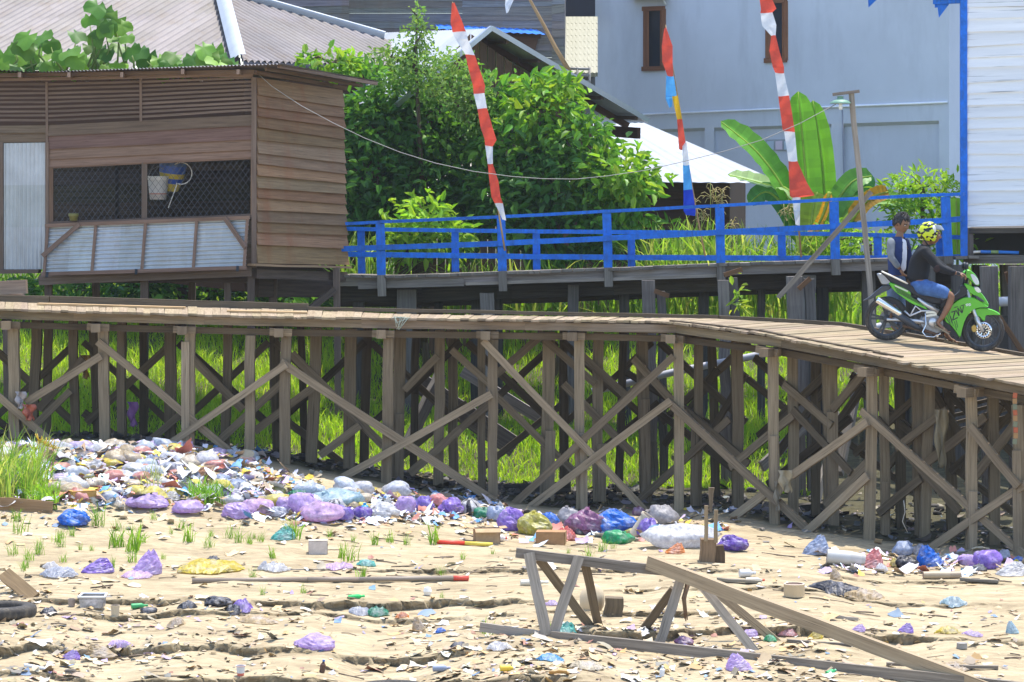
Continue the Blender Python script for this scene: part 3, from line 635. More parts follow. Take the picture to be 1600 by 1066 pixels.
# ------------------------------------------------------------------ blades, leaves, scraps (numpy)
def blades(n, pos, h, w, lean, cols, name, parent=None, mat=None, az=None, tilt=0.0):
    """pos (n,3), h (n,), w (n,), lean (n,), cols (n,3)"""
    az = rng.uniform(0, 2*np.pi, n) if az is None else az
    d = np.stack([np.cos(az), np.sin(az), 0*az], 1); sd = np.stack([-np.sin(az), np.cos(az), 0*az], 1)
    fa = rng.uniform(0, np.pi, n); sd = np.stack([np.cos(fa), np.sin(fa)*.6, 0*fa], 1)
    vs = []
    for t, k in ((0, 1.), (.4, .9), (.75, .6), (1., .06)):
        c = pos+np.array([0, 0, 1])*(h*(t-lean*.45*t*t))[:, None]+d*(h*lean*t*t*.85)[:, None]
        vs += [c-sd*(w*k/2)[:, None], c+sd*(w*k/2)[:, None]]
    vs = np.stack(vs, 1).reshape(-1, 3)
    base = np.arange(n)[:, None, None]*8
    q = np.array([[0, 1, 3, 2], [2, 3, 5, 4], [4, 5, 7, 6]])[None]
    fs = (base+q).reshape(-1, 4)
    return npmesh(name, vs, fs, np.repeat(cols, 3, 0), mat or M['grass'], parent)
def leaves(pos, dirs, nrm, L, W, cols, name, parent, mat=None, fold=.25, droop=.15):
    n = len(pos)
    d = dirs/np.linalg.norm(dirs, axis=1, keepdims=True)
    s = np.cross(d, nrm); s /= (np.linalg.norm(s, axis=1, keepdims=True)+1e-9)
    u = np.cross(s, d)
    def pt(a, b, c): return pos+d*(L*a)[:, None]+s*(W*b)[:, None]+u*(W*c)[:, None]
    vs = np.stack([pt(0, 0, 0), pt(.3, .46, fold), pt(.68, .36, fold*.7-droop*.5), pt(1, 0, -droop*2), pt(.68, -.36, fold*.7-droop*.5), pt(.3, -.46, fold)], 1).reshape(-1, 3)
    b = np.arange(n)[:, None, None]*6
    fs = (b+np.array([[0, 3, 2, 1], [0, 5, 4, 3]])[None]).reshape(-1, 4)
    return npmesh(name, vs, fs, np.repeat(cols, 2, 0), mat or M['foliage'], parent)
def pal(n, cols, j=.15):
    c = np.array(cols)[rng.integers(0, len(cols), n)]
    return c*(1+rng.uniform(-j, j, (n, 1)))*(1+rng.uniform(-j/3, j/3, (n, 3)))
def scraps(n, pos, size, cols, name, lift=.3, mat=None, asp=None, flat=.35):
    k = 5
    g = np.linspace(-.5, .5, k); A, B = np.meshgrid(g, g); A = A.ravel(); B = B.ravel()
    az = rng.uniform(0, 2*np.pi, n); asp = rng.uniform(.35, 1.3, n) if asp is None else asp
    tl = rng.normal(0, flat, (n, 2))
    ax = np.stack([np.cos(az), np.sin(az), tl[:, 0]], 1); ay = np.stack([-np.sin(az), np.cos(az), tl[:, 1]], 1)
    kk = rng.normal(0, .55, (n, 3))
    hz = (kk[:, :1]*(A*A)+kk[:, 1:2]*(B*B)+kk[:, 2:]*A*B+rng.normal(0, .06, (n, k*k)))
    hz -= hz.min(1, keepdims=True)
    jit = rng.normal(0, .06, (n, k*k, 2))
    vs = pos[:, None, :]+ax[:, None, :]*((A+jit[:, :, 0])*size[:, None])[:, :, None]+ay[:, None, :]*((B+jit[:, :, 1])*(size*asp)[:, None])[:, :, None]
    vs[:, :, 2] += hz*size[:, None]*lift*2+.006
    # keep on the surface
    gm = gz(vs[:, :, 0], vs[:, :, 1]); vs[:, :, 2] = np.maximum(vs[:, :, 2], gm+.004)
    i = np.arange(k-1)[:, None]*k+np.arange(k-1)[None, :]
    q = np.stack([i, i+1, i+k+1, i+k], -1).reshape(-1, 4)
    fs = (np.arange(n)[:, None, None]*k*k+q[None]).reshape(-1, 4)
    return npmesh(name, vs.reshape(-1, 3), fs, np.repeat(cols, (k-1)**2, 0), mat or M['scrap'], smooth=True)

GREENS = [(.13, .27, .03), (.18, .34, .04), (.10, .22, .03), (.24, .38, .06)]
def field_grass():
    n = 90000
    y = 43.1+16.5*rng.random(n)**1.75; x = rng.uniform(-.2, .2, n)*y*1.05
    x2 = x+0
    keep = ~((x > 4.6) & (y < 47)) & ~((y < 43.9) & (rng.random(n) < .5))
    x = x2[keep]; y = y[keep]; n = len(x)
    z = gz(x, y); cl = np.sin(x*1.9+y*.7)*np.sin(y*1.3-x*.5)+rng.normal(0, .3, n)
    h = np.clip(.27+.10*cl+rng.normal(0, .06, n), .1, .7)*np.clip((y-42.5)/2, .5, 1)
    cols = pal(n, [(.32, .52, .035), (.38, .58, .05), (.42, .60, .07), (.24, .43, .035)])*(1+.10*cl[:, None])
    o = blades(n, np.stack([x, y, z-.02], 1), h, rng.uniform(.010, .020, n), rng.uniform(.1, .9, n), np.clip(cols, .01, .6), 'grass')
    tag(o, 'lime green grass covering the bank behind the timber boardwalk', 'grass', kind='stuff')
    # taller broad weeds near the walkway foot and behind the hut
    n = 3600
    y = rng.uniform(53.5, 60, n); x = rng.uniform(-.185, .185, n)*y
    cols = pal(n, [(.16, .31, .03), (.24, .42, .05), (.34, .44, .12), (.11, .23, .03)])
    o = blades(n, np.stack([x, y, gz(x, y)-.02], 1), rng.uniform(.5, 1.25, n), rng.uniform(.03, .06, n), rng.uniform(.2, 1.1, n), cols, 'tall_weeds')
    tag(o, 'taller broad bladed weeds standing in the grass beyond the blue footbridge', 'weeds', kind='stuff')
field_grass()
# ------------------------------------------------------------------ timber boardwalk on stilts
ST = [(-120, 480, 40.4, -120, 468, 43.1), (0, 482, 40.2, 0, 471, 42.9), (420, 494, 40, 420, 482.5, 42.6), (640, 497, 40, 645, 491, 42.5),
      (1000, 501, 40, 1020, 496.5, 42.5), (1060, 504, 39.8, 1125, 498, 42.4), (1180, 519, 39.0, 1320, 509, 41.6), (1354, 552, 37.6, 1530, 543.5, 40.2),
      (1464, 575, 36.8, 1650, 565, 39.4), (1600, 600, 36.0, 1790, 590, 38.6), (1780, 632, 35.0, 1970, 622, 37.6)]
SN = [P(*s[:3]) for s in ST]; SF = [P(*s[3:]) for s in ST]
SA = [0]
for i in range(1, len(ST)): SA.append(SA[-1]+((SN[i]+SF[i])/2-(SN[i-1]+SF[i-1])/2).length)
SU = [s[0] for s in ST]
def smooth_idx(a): return a
def deck(a, w):
    """point on the deck top: a along, w 0 near .. 1 far"""
    a = min(max(a, 0), SA[-1]-1e-4)
    i = max(k for k in range(len(SA)) if SA[k] <= a); i = min(i, len(SA)-2)
    t = (a-SA[i])/(SA[i+1]-SA[i])
    return (SN[i].lerp(SN[i+1], t)).lerp(SF[i].lerp(SF[i+1], t), w)
def a_of_u(u): return float(np.interp(u, SU, SA))
def Dn(u): return float(np.interp(u, SU, [s[2] for s in ST]))
def boardwalk():
    root = thing('boardwalk', (0, 40, 0), 'long weathered plank boardwalk on cross braced timber stilts, ramping down to the right', 'boardwalk')
    mb = MB(); a = 0.0; k = 0
    while a < SA[-1]-.2:
        w = R(.085, .135); ov = R(.0, .09) if random.random() < .8 else R(.08, .2); ovf = R(0, .08)
        q = []
        for (aa, ww) in ((a, 0), (a+w, 0), (a+w, 1), (a, 1)): q.append(deck(aa, ww))
        dn = (q[3]-q[0]).normalized()
        q[0] = q[0]-dn*ov; q[1] = q[1]-dn*(ov+R(-.012, .012)); q[2] = q[2]+dn*ovf; q[3] = q[3]+dn*ovf
        dz = R(-.006, .006); sk = R(-.012, .012)
        q = [p+V((0, 0, dz)) for p in q]; q[2] += V((sk, 0, R(-.004, .004))); q[3] += V((sk, 0, 0))
        c = R(.86, 1.06) if a < 8 else R(.74, 1.13); c = (c, c*R(.97, 1.02), c*R(.92, 1.03))
        mb.hexa(q, R(.026, .034), c)
        a += w+(R(.001, .004) if a < 8 else R(.003, .010)); k += 1
    mb.build('deck_planks', M['deck'], root)
    dz = V((0, 0, -.033))
    def along(w0, drop, wd, ht, a0=0, a1=None, step=2.2, mat='edge', name='stringer', out=0):
        mb = MB(); a1 = a1 or SA[-1]; a = a0
        while a < a1-.05:
            b = min(a+step*R(.85, 1.15), a1)
            if a1-b < .4: b = a1
            p, q = deck(a, w0), deck(b, w0)
            mb.beam(p+V((0, 0, -drop)), q+V((0, 0, -drop)), wd, ht, jit=.004); a = b
        return mb.build(name, M[mat], root)
    along(.035, .038+.055, .05, .11)
    along(.12, .038+.06, .06, .12)
    along(.5, .038+.06, .06, .12, mat='darkwood'); along(.93, .038+.07, .06, .14, mat='darkwood')
    # kerbs: a beam on the far edge, a thin strip on the near edge of the ramp
    mb = MB()
    for (ua, ub) in ((-100, 78), (80, 480)):
        pa = deck(a_of_u(ua), .97)+V((0, 0, .055)); pb = deck(a_of_u(ub), .97)+V((0, 0, .05)); mb.beam(pa, pb, .09, .1, jit=.006, col=(.62, .62, .62))
    pa = deck(a_of_u(480), .95)+V((0, 0, .03)); pb = deck(a_of_u(1060), .95)+V((0, 0, .03)); mb.beam(pa, pb, .07, .05, jit=.004, col=(.6, .6, .6))
    prev = a_of_u(1060)
    for ub in (1180, 1354, 1464, 1600, 1770):
        b = a_of_u(ub); mb.beam(deck(prev, .97)+V((0, 0, .025)), deck(b, .97)+V((0, 0, .025)), .08, .05, jit=.004, col=(.55, .55, .55)); prev = b
    mb.build('kerb_beam', M['edge'], root)
    mb = MB(); prev = a_of_u(1045)
    for ub in (1120, 1180, 1270, 1354, 1392):
        b = a_of_u(ub); mb.beam(deck(prev, .06)+V((0, 0, .012)), deck(b, .10 if ub > 1300 else .07)+V((0, 0, .012)), .09, .025, jit=.004, col=(.6, .58, .55)); prev = b
    mb.build('edge_strip', M['edge'], root)
    mb = MB()
    for (ua, ub, w) in ((355, 480, .35), (60, 290, .6)):
        mb.beam(deck(a_of_u(ua), w)+V((0, 0, .018)), deck(a_of_u(ub), w+.05)+V((0, 0, .018)), .2, .025, col=(1.15, 1.0, .8))
    mb.build('loose_board', M['deck'], root)
    # bents: cap beams and posts
    fronts = [22, 162, 297, 447, 607, 770, 905, 1060, 1208, 1362, 1518, -110]
    for u in fronts:
        mb = MB(); ad = a_of_u(u)
        p0 = deck(ad, -.02); p1 = deck(ad, 1.0)
        sh = V((-.10, 0, -.033-.14-.055))
        mb.beam(p0+sh+V((0, -.06, 0)), p1+sh, .13, .115, col=(1.05, 1.0, .95)); mb.build('cap_beam', M['edge'], root)
        mb = MB(); q0 = deck(a_of_u(u-26), .01)+V((0, .05, -.033-.14-.05)); q1 = deck(a_of_u(u+9), .01)+V((0, .05, -.033-.14-.055)); mb.beam(q0, q1, .07, .10, col=(1.25, 1.2, 1.12), segs=1); mb.build('cap_block', M['edge'], root)
        mb = MB(); a2 = a_of_u(u-14); b2 = a_of_u(u+146)
        mb.beam(deck(a2, .1)+V((0, 0, -.235)), deck(min(b2, SA[-1]), .1)+V((0, 0, -.235)), .06, .09, col=(.55, .53, .5)); mb.build('ledger', M['edge'], root)
    rows = [(0.25, [(u, 15.5, 1.0) for u in fronts]+[(391, 15, .8), (1590, 16, .9)]),
            (1.15, [(58, 15, .8), (114, 14, .75), (190, 14, .75), (267, 17, .8), (357, 15, .8), (494, 18, .85), (548, 17, .85), (625, 17, .8), (688, 16, .95), (752, 13, .7), (858, 20, .95), (935, 16, .95), (1003, 18, .95), (1092, 15, .9), (1152, 19, .9), (1238, 15, .9), (1296, 21, .9), (1381, 14, .9), (1431, 17, .9), (1452, 15, .8), (1552, 16, .8)]),
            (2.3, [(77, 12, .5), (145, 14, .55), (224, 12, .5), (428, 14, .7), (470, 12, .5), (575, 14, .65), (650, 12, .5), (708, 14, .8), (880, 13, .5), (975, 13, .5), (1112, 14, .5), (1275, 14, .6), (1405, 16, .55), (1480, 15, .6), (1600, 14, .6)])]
    for (dd, lst) in rows:
        for (u, wpx, tint) in lst:
            D = Dn(u)+dd; x = (u-800)/F*D; w = wpx/F*D
            ad = a_of_u(u); ww = min(dd/2.55+.03, .95)
            top = deck(ad, ww).z-.033-.14-(.11 if dd < 1 else .02)
            g = float(gz(x, D))-.25
            lean = R(-.035, .035) if dd < 1 else R(-.09, .09)
            mb = MB(); c = (tint*1.0, tint, tint*.97)
            mb.beam(V((x, D, top)), V((x+lean, D+R(-.05, .05), g)), w*R(.9, 1.08), w*R(.85, 1.0), up=V((0, 1, 0)), col=c, segs=5, jit=.010)
            if random.random() < .45:   # scabbed-on splice
                z0 = g+R(.5, 1.2); sx = R(-.4, .4)*w
                mb.beam(V((x+lean*.6+sx, D-w*.72, z0+R(.3, .9))), V((x+lean+sx, D-w*.72, g)), w*.8, w*.4, up=V((0, 1, 0)), col=(c[0]*1.05,)*3, jit=.004)
            mb.build('post', M['post'], root)
    def brace(u0, v0, u1, v1, dd, wpx=13, tint=1.0, th=.045):
        mb = MB()
        p0 = P(u0, v0, Dn(u0)+dd); p1 = P(u1, v1, Dn(u1)+dd)
        mb.beam(p0, p1, th, wpx/F*40, up=V((0, 0, 1)), col=(tint, tint*.98, tint*.95), segs=max(2, int((p1-p0).length/.7)), jit=.007); mb.build('brace', M['post'], root)
    FB = [(153, 533, 427, 762), (-10, 612, 84, 694), (40, 630, 158, 556), (237, 714, 447, 569), (438, 566, 776, 786), (280, 690, 372, 748), (500, 766, 768, 616),
          (755, 532, 1016, 807), (800, 791, 1053, 557), (822, 797, 1048, 626), (1043, 626, 1288, 852), (1237, 744, 1356, 660), (1346, 642, 1606, 873), (1230, 859, 1356, 743),
          (1456, 856, 1604, 754), (1515, 666, 1592, 760), (1122, 826, 1194, 772)]
    for i, b in enumerate(FB): brace(*b, .155 if i % 2 == 0 else .10, R(11, 13.5), R(.9, 1.2))
    MBR = [(398, 674, 492, 603), (455, 553, 600, 697), (500, 712, 562, 664), (632, 610, 684, 556), (705, 547, 766, 600), (698, 690, 764, 630), (768, 612, 900, 740), (905, 553, 985, 625), (770, 590, 850, 520),
           (850, 530, 930, 600), (990, 560, 1110, 690), (1000, 780, 1140, 655), (1062, 632, 1170, 725), (1140, 730, 1240, 650), (1225, 600, 1300, 665), (1238, 640, 1330, 740), (1300, 640, 1370, 560), (1372, 802, 1440, 748),
           (1370, 655, 1500, 800), (1440, 730, 1540, 650), (1400, 700, 1480, 640), (60, 640, 130, 560), (180, 735, 290, 640), (300, 560, 380, 640), (330, 700, 450, 590), (20, 700, 110, 610), (880, 600, 990, 710), (640, 740, 720, 670), (945, 655, 1010, 590), (1510, 760, 1590, 660), (1290, 790, 1360, 720)]
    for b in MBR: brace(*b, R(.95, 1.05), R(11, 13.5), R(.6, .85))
    RB = []
    for u in range(-20, 1600, 150):
        vt = 535 if u < 1050 else 535+(u-1050)*.18
        RB += [(u, vt, u+135, vt+125), (u+5, vt+125, u+140, vt)]
        if u > 500 and random.random() < .6: RB.append((u+20, vt+200, u+150, vt+95))
        else: RB.append((u, vt+110, u+120, vt+200))
    for u in range(980, 1600, 58): RB.append((u, 545+(u-980)*.1+R(-10, 60), u+R(60, 150), 660+(u-980)*.12+R(-20, 60)) if random.random() < .5 else (u, 690+(u-980)*.1, u+R(50, 120), 570+(u-980)*.12))
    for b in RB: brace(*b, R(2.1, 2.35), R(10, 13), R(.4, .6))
    return root
boardwalk()

# ------------------------------------------------------------------ blue railed footbridge behind
def lerp_tab(tab, u, k): return float(np.interp(u, [t[0] for t in tab], [t[k] for t in tab]))
def footbridge():
    root = thing('footbridge', (1.5, 46, 1), 'raised timber footbridge with bright blue railings behind the boardwalk', 'footbridge')
    tab = [(541, 429, 46.2), (600, 431, 46.1), (800, 424, 45.9), (950, 419, 45.7), (1130, 411.5, 45.4), (1300, 406, 45.1), (1480, 401, 44.8), (1512, 400, 44.7)]
    nd = lambda u, dv=0, dd=0: P(u, lerp_tab(tab, u, 1)+dv, lerp_tab(tab, u, 2)+dd)
    mb = MB(); u = 530.0
    while u < 1514:
        w = R(14, 19)
        a, b = nd(u), nd(u+w)
        off = V((.12, 1.75, -.03))
        e = V((0, -R(.0, .1), R(-.006, .006)))
        mb.hexa([a+e, b+e, b+off, a+off], .045, (R(.6, .95),)*3); u += w+R(.6, 1.6)
    mb.build('decking', M['greywood'], root)
    for (dd, dv, w, h, m_) in ((.08, 10.5, .06, .16, 'greywood'), (1.6, 14, .06, .16, 'darkwood'), (.8, 28, .12, .30, 'darkwood'), (1.5, 38, .12, .26, 'darkwood')):
        mb = MB(); us = [532, 660, 800, 960, 1130, 1300, 1490]
        for a, b in zip(us, us[1:]): mb.beam(nd(a, dv, dd), nd(b, dv, dd), w, h, jit=.004)
        mb.build('stringer', M[m_], root)
    mb = MB(); us = [640, 800, 960, 1130, 1240]
    mb.beam(nd(560, 16, .05), nd(725, 14, .05), .05, .13); mb.beam(nd(728, 17, .03), nd(1120, 19, .03), .06, .05)
    mb.build('lower_board', M['greywood'], root)
    # near railing
    topr = [(536, 350), (594, 347), (800, 338), (1110, 322), (1300, 312), (1508, 303)]
    midr = [(536, 389), (800, 380), (1110, 364), (1300, 354), (1480, 344)]
    D = lambda u: lerp_tab(tab, u, 2)
    pu = [(594, 463), (783, 455), (948, 448), (1124, 438), (1303, 430), (1477, 412)]
    for (u, vb) in pu:
        vt = lerp_tab(topr, u, 1)+3; mb = MB(); dk = lerp_tab(tab, u, 1)
        ln = 2 if u < 1400 else 4
        mb.beam(P(u, vt, D(u)-.03), P(u+ln, dk-1, D(u)-.03), .135, .11, up=V((0, 1, 0)), segs=3, col=(1, 1, 1)); pst = mb.build('railing_post', M['blue'], root)
        mb = MB(); mb.beam(P(u+ln, dk-1, D(u)-.03), P(u+ln+1, vb, D(u)-.03), .13, .105, up=V((0, 1, 0)), col=(.8, .8, .8)); mb.build('post_foot', M['greywood'], pst)
    us = [536, 594, 783, 948, 1124, 1303, 1477, 1506]
    mb = MB()
    for a, b in zip(us, us[1:]): mb.beam(P(a, lerp_tab(topr, a, 1), D(a)-.03), P(b, lerp_tab(topr, b, 1), D(b)-.03), .12, .05, col=(R(.85, 1.1),)*3)
    mb.build('top_rail', M['blue'], root)
    mb = MB()
    for a, b in zip(us[:-1], us[1:-1]): mb.beam(P(a-5, lerp_tab(midr, a, 1), D(a)-.115), P(b+5, lerp_tab(midr, b, 1), D(b)-.115), .035, .085, col=(R(.9, 1.1),)*3)
    mb.beam(P(1470, 345, D(1477)), P(1508, 342, 44.8), .04, .085)
    mb.build('middle_rail', M['blue'], root)
    # far railing
    tr = [(536, 357.5), (800, 361.5), (1000, 363), (1220, 364.5), (1400, 368), (1508, 371)]
    br = [(536, 397), (800, 401), (1110, 403.5), (1250, 404), (1508, 402)]
    Df = lambda u: D(u)+1.75
    for u in (564, 711, 838, 986, 1221, 1371, 1468):
        mb = MB(); mb.beam(P(u, lerp_tab(tr, u, 1)+2, Df(u)), P(u+1, 428-(u-541)*.02, Df(u)), .12, .1, up=V((0, 1, 0)), col=(.9, .9, .95)); mb.build('railing_post', M['blue'], root)
    for nm, tb, h in (('top_rail', tr, .065), ('bottom_rail', br, .085)):
        mb = MB(); us = [536, 711, 838, 986, 1221, 1371, 1508]
        for a, b in zip(us, us[1:]): mb.beam(P(a, lerp_tab(tb, a, 1), Df(a)-.07), P(b, lerp_tab(tb, b, 1), Df(b)-.07), .04, h, col=(R(.9, 1.15),)*3)
        mb.build(nm, M['blue'], root)
    # piles
    for (u, vt, w, dd, tint) in ((895, 446, 17, .4, 1.0), (636, 452, 30, .5, .8), (762, 458, 22, .2, 1.4), (745, 460, 16, 1.2, .5), (780, 462, 14, 1.4, .5), (975, 450, 16, 1.2, .5), (1100, 445, 16, 1.3, .5), (1260, 430, 26, .3, .9), (1285, 430, 18, .9, .5), (1357, 420, 20, .5, .9), (1190, 450, 12, 1.3, .5), (560, 452, 18, .9, .5), (685, 455, 14, 1.3, .5), (1440, 415, 26, .6, .7)):
        p = P(u, vt, D(u)+dd); mb = MB(); w = w/F*45.5
        mb.beam(p, V((p.x+R(-.05, .05), p.y, float(gz(p.x, p.y))-.2)), w, w, up=V((0, 1, 0)), segs=5, jit=.015, col=(tint,)*3); mb.build('pile', M['oldpile'], root)
    return root
footbridge()
def old_pile(u, vt, vb, wpx, D, lab, second=None, bracket=None):
    t = thing('old_pile', P(u, 800, D), lab, 'pile', 'old piles standing between the boardwalk and the footbridge')
    p = P(u, vt, D); w = wpx/F*D
    mb = MB(); mb.beam(p, V((p.x+.04, D, float(gz(p.x, D))-.2)), w, w*.9, up=V((0, 1, 0)), segs=8, jit=.02, col=(1.25, 1.22, 1.2)); mb.build('pile_trunk', M['oldpile'], t)
    if second:
        p2 = P(u+second[0], vt+second[1], D+.06); w2 = second[2]/F*D
        mb = MB(); mb.beam(p2, V((p2.x+.03, D+.06, float(gz(p2.x, D))-.2)), w2, w2, up=V((0, 1, 0)), segs=8, jit=.02, col=(.85, .85, .85)); mb.build('doubled_trunk', M['oldpile'], t)
    if bracket:
        mb = MB(); mb.beam(P(*bracket[:2], D-.2), P(*bracket[2:], D-.2), .05, .07, jit=.008, col=(1.1, .8, .6)); mb.build('nailed_scrap', M['bark'], t)
old_pile(1014, 438, 740, 20, 43.6, 'split grey old pile pair rising past the deck edge below the blue railing', (19, 17, 13), (1022, 455, 1045, 463))
old_pile(1131, 438, 740, 17, 43.4, 'cracked old pile with a broken board across its top and ferns on its side', (16, -4, 14), (1131, 430, 1160, 421))
old_pile(1243, 432, 700, 24, 43.2, 'thick dark double pile with a nailed batten under the diagonal prop', (22, 4, 16), (1248, 452, 1266, 435))
old_pile(1546, 416, 740, 25, 42.0, 'pale grey pile behind the front wheel of the motorbike', None, (1572, 425, 1577, 445))
old_pile(1590, 416, 740, 27, 41.6, 'grey pile at the right edge with a slanting board against it', (20, 0, 22), (1558, 490, 1604, 560))
def fern():
    n = 26; c = P(1152, 462, 43.1); pos = np.array(c)[None]+rng.normal(0, 1, (n, 3))*np.array([.07, .05, .22]); d = rng.normal(0, 1, (n, 3))+np.array([.5, -.4, .1]); nr = rng.normal(0, .5, (n, 3))+np.array([0, -.4, 1])
    t = thing('fern', c, 'small yellow green fern sprouting from the side of an old pile', 'plant')
    leaves(pos, d, nr, rng.uniform(.12, .25, n), rng.uniform(.04, .08, n), pal(n, [(.3, .38, .05), (.2, .32, .05)]), 'fronds', t)
fern()
def corr(mb, p00, p10, p01, p11, pitch=.08, amp=.011, col=(1, 1, 1), m=0, nb=3, sub=4, seams=()):
    p00, p10, p01, p11 = [V(p) for p in (p00, p10, p01, p11)]
    W = ((p10-p00).length+(p11-p01).length)/2
    n = max(4, int(W/pitch*sub)); nr = (p10-p00).cross(p01-p00).normalized()
    rows = []
    for i in range(n+1):
        a = i/n; o = nr*amp*(math.sin(2*math.pi*i/sub) if sub < 6 else 2*abs(math.sin(math.pi*i/sub)))
        rows.append([p00.lerp(p10, a).lerp(p01.lerp(p11, a), b/nb)+o for b in range(nb+1)])
    tints = {}
    def cf(i, j):
        k = (int(i/n*W/.8), j)
        if k not in tints: t = R(.88, 1.1); tints[k] = (col[0]*t, col[1]*t*R(.98, 1.01), col[2]*t*R(.95, 1.03))
        return tints[k]
    mb.grid(rows, sm=True, m=m, colf=cf)
def clip(ob, co, no):
    me = ob.data; bm = bmesh.new(); bm.from_mesh(me); o = ob.parent and WO[ob.parent.name] or WO[ob.name]
    bmesh.ops.bisect_plane(bm, geom=bm.verts[:]+bm.edges[:]+bm.faces[:], plane_co=V(co)-o, plane_no=no, clear_outer=True)
    bm.to_mesh(me); bm.free()
def boards(mb, A, B, C, Dd, n, th=.025, lap=.02, colr=(.75, 1.2), heights=None, m=0, rag=0.0, out=V((0, -1, 0)), hue=1):
    """A top left, B top right, C bottom left, Dd bottom right; lapped boards"""
    A, B, C, Dd = V(A), V(B), V(C), V(Dd)
    nr = (B-A).cross(C-A).normalized()
    if nr.dot(out) < 0: nr = -nr
    hs = heights or [R(.75, 1.25) for _ in range(n)]
    t = 0; S = sum(hs)
    for h in hs:
        t0 = t/S; t1 = (t+h)/S; t += h; k = R(*colr); col = (k*(1+hue*R(-.08, .2)), k, k*(1+hue*R(-.2, .06)))
        ja, jb = R(-.008, .008), R(-.008, .008)
        ts = t0-.18*h/S if t0 > 0 else 0; a0, b0 = A.lerp(C, ts), B.lerp(Dd, ts); a1, b1 = A.lerp(C, t1+ja), B.lerp(Dd, t1+jb)
        b0 = b0+(b0-a0).normalized()*R(-rag, rag); b1 = b1+(b1-a1).normalized()*R(-rag, rag)
        mb.rings([[a0+nr*.004, a1+nr*lap, a1+nr*(lap+th), a0+nr*(th*.4)], [b0+nr*.004, b1+nr*lap, b1+nr*(lap+th), b0+nr*(th*.4)]], col=col, m=m, sm=False)

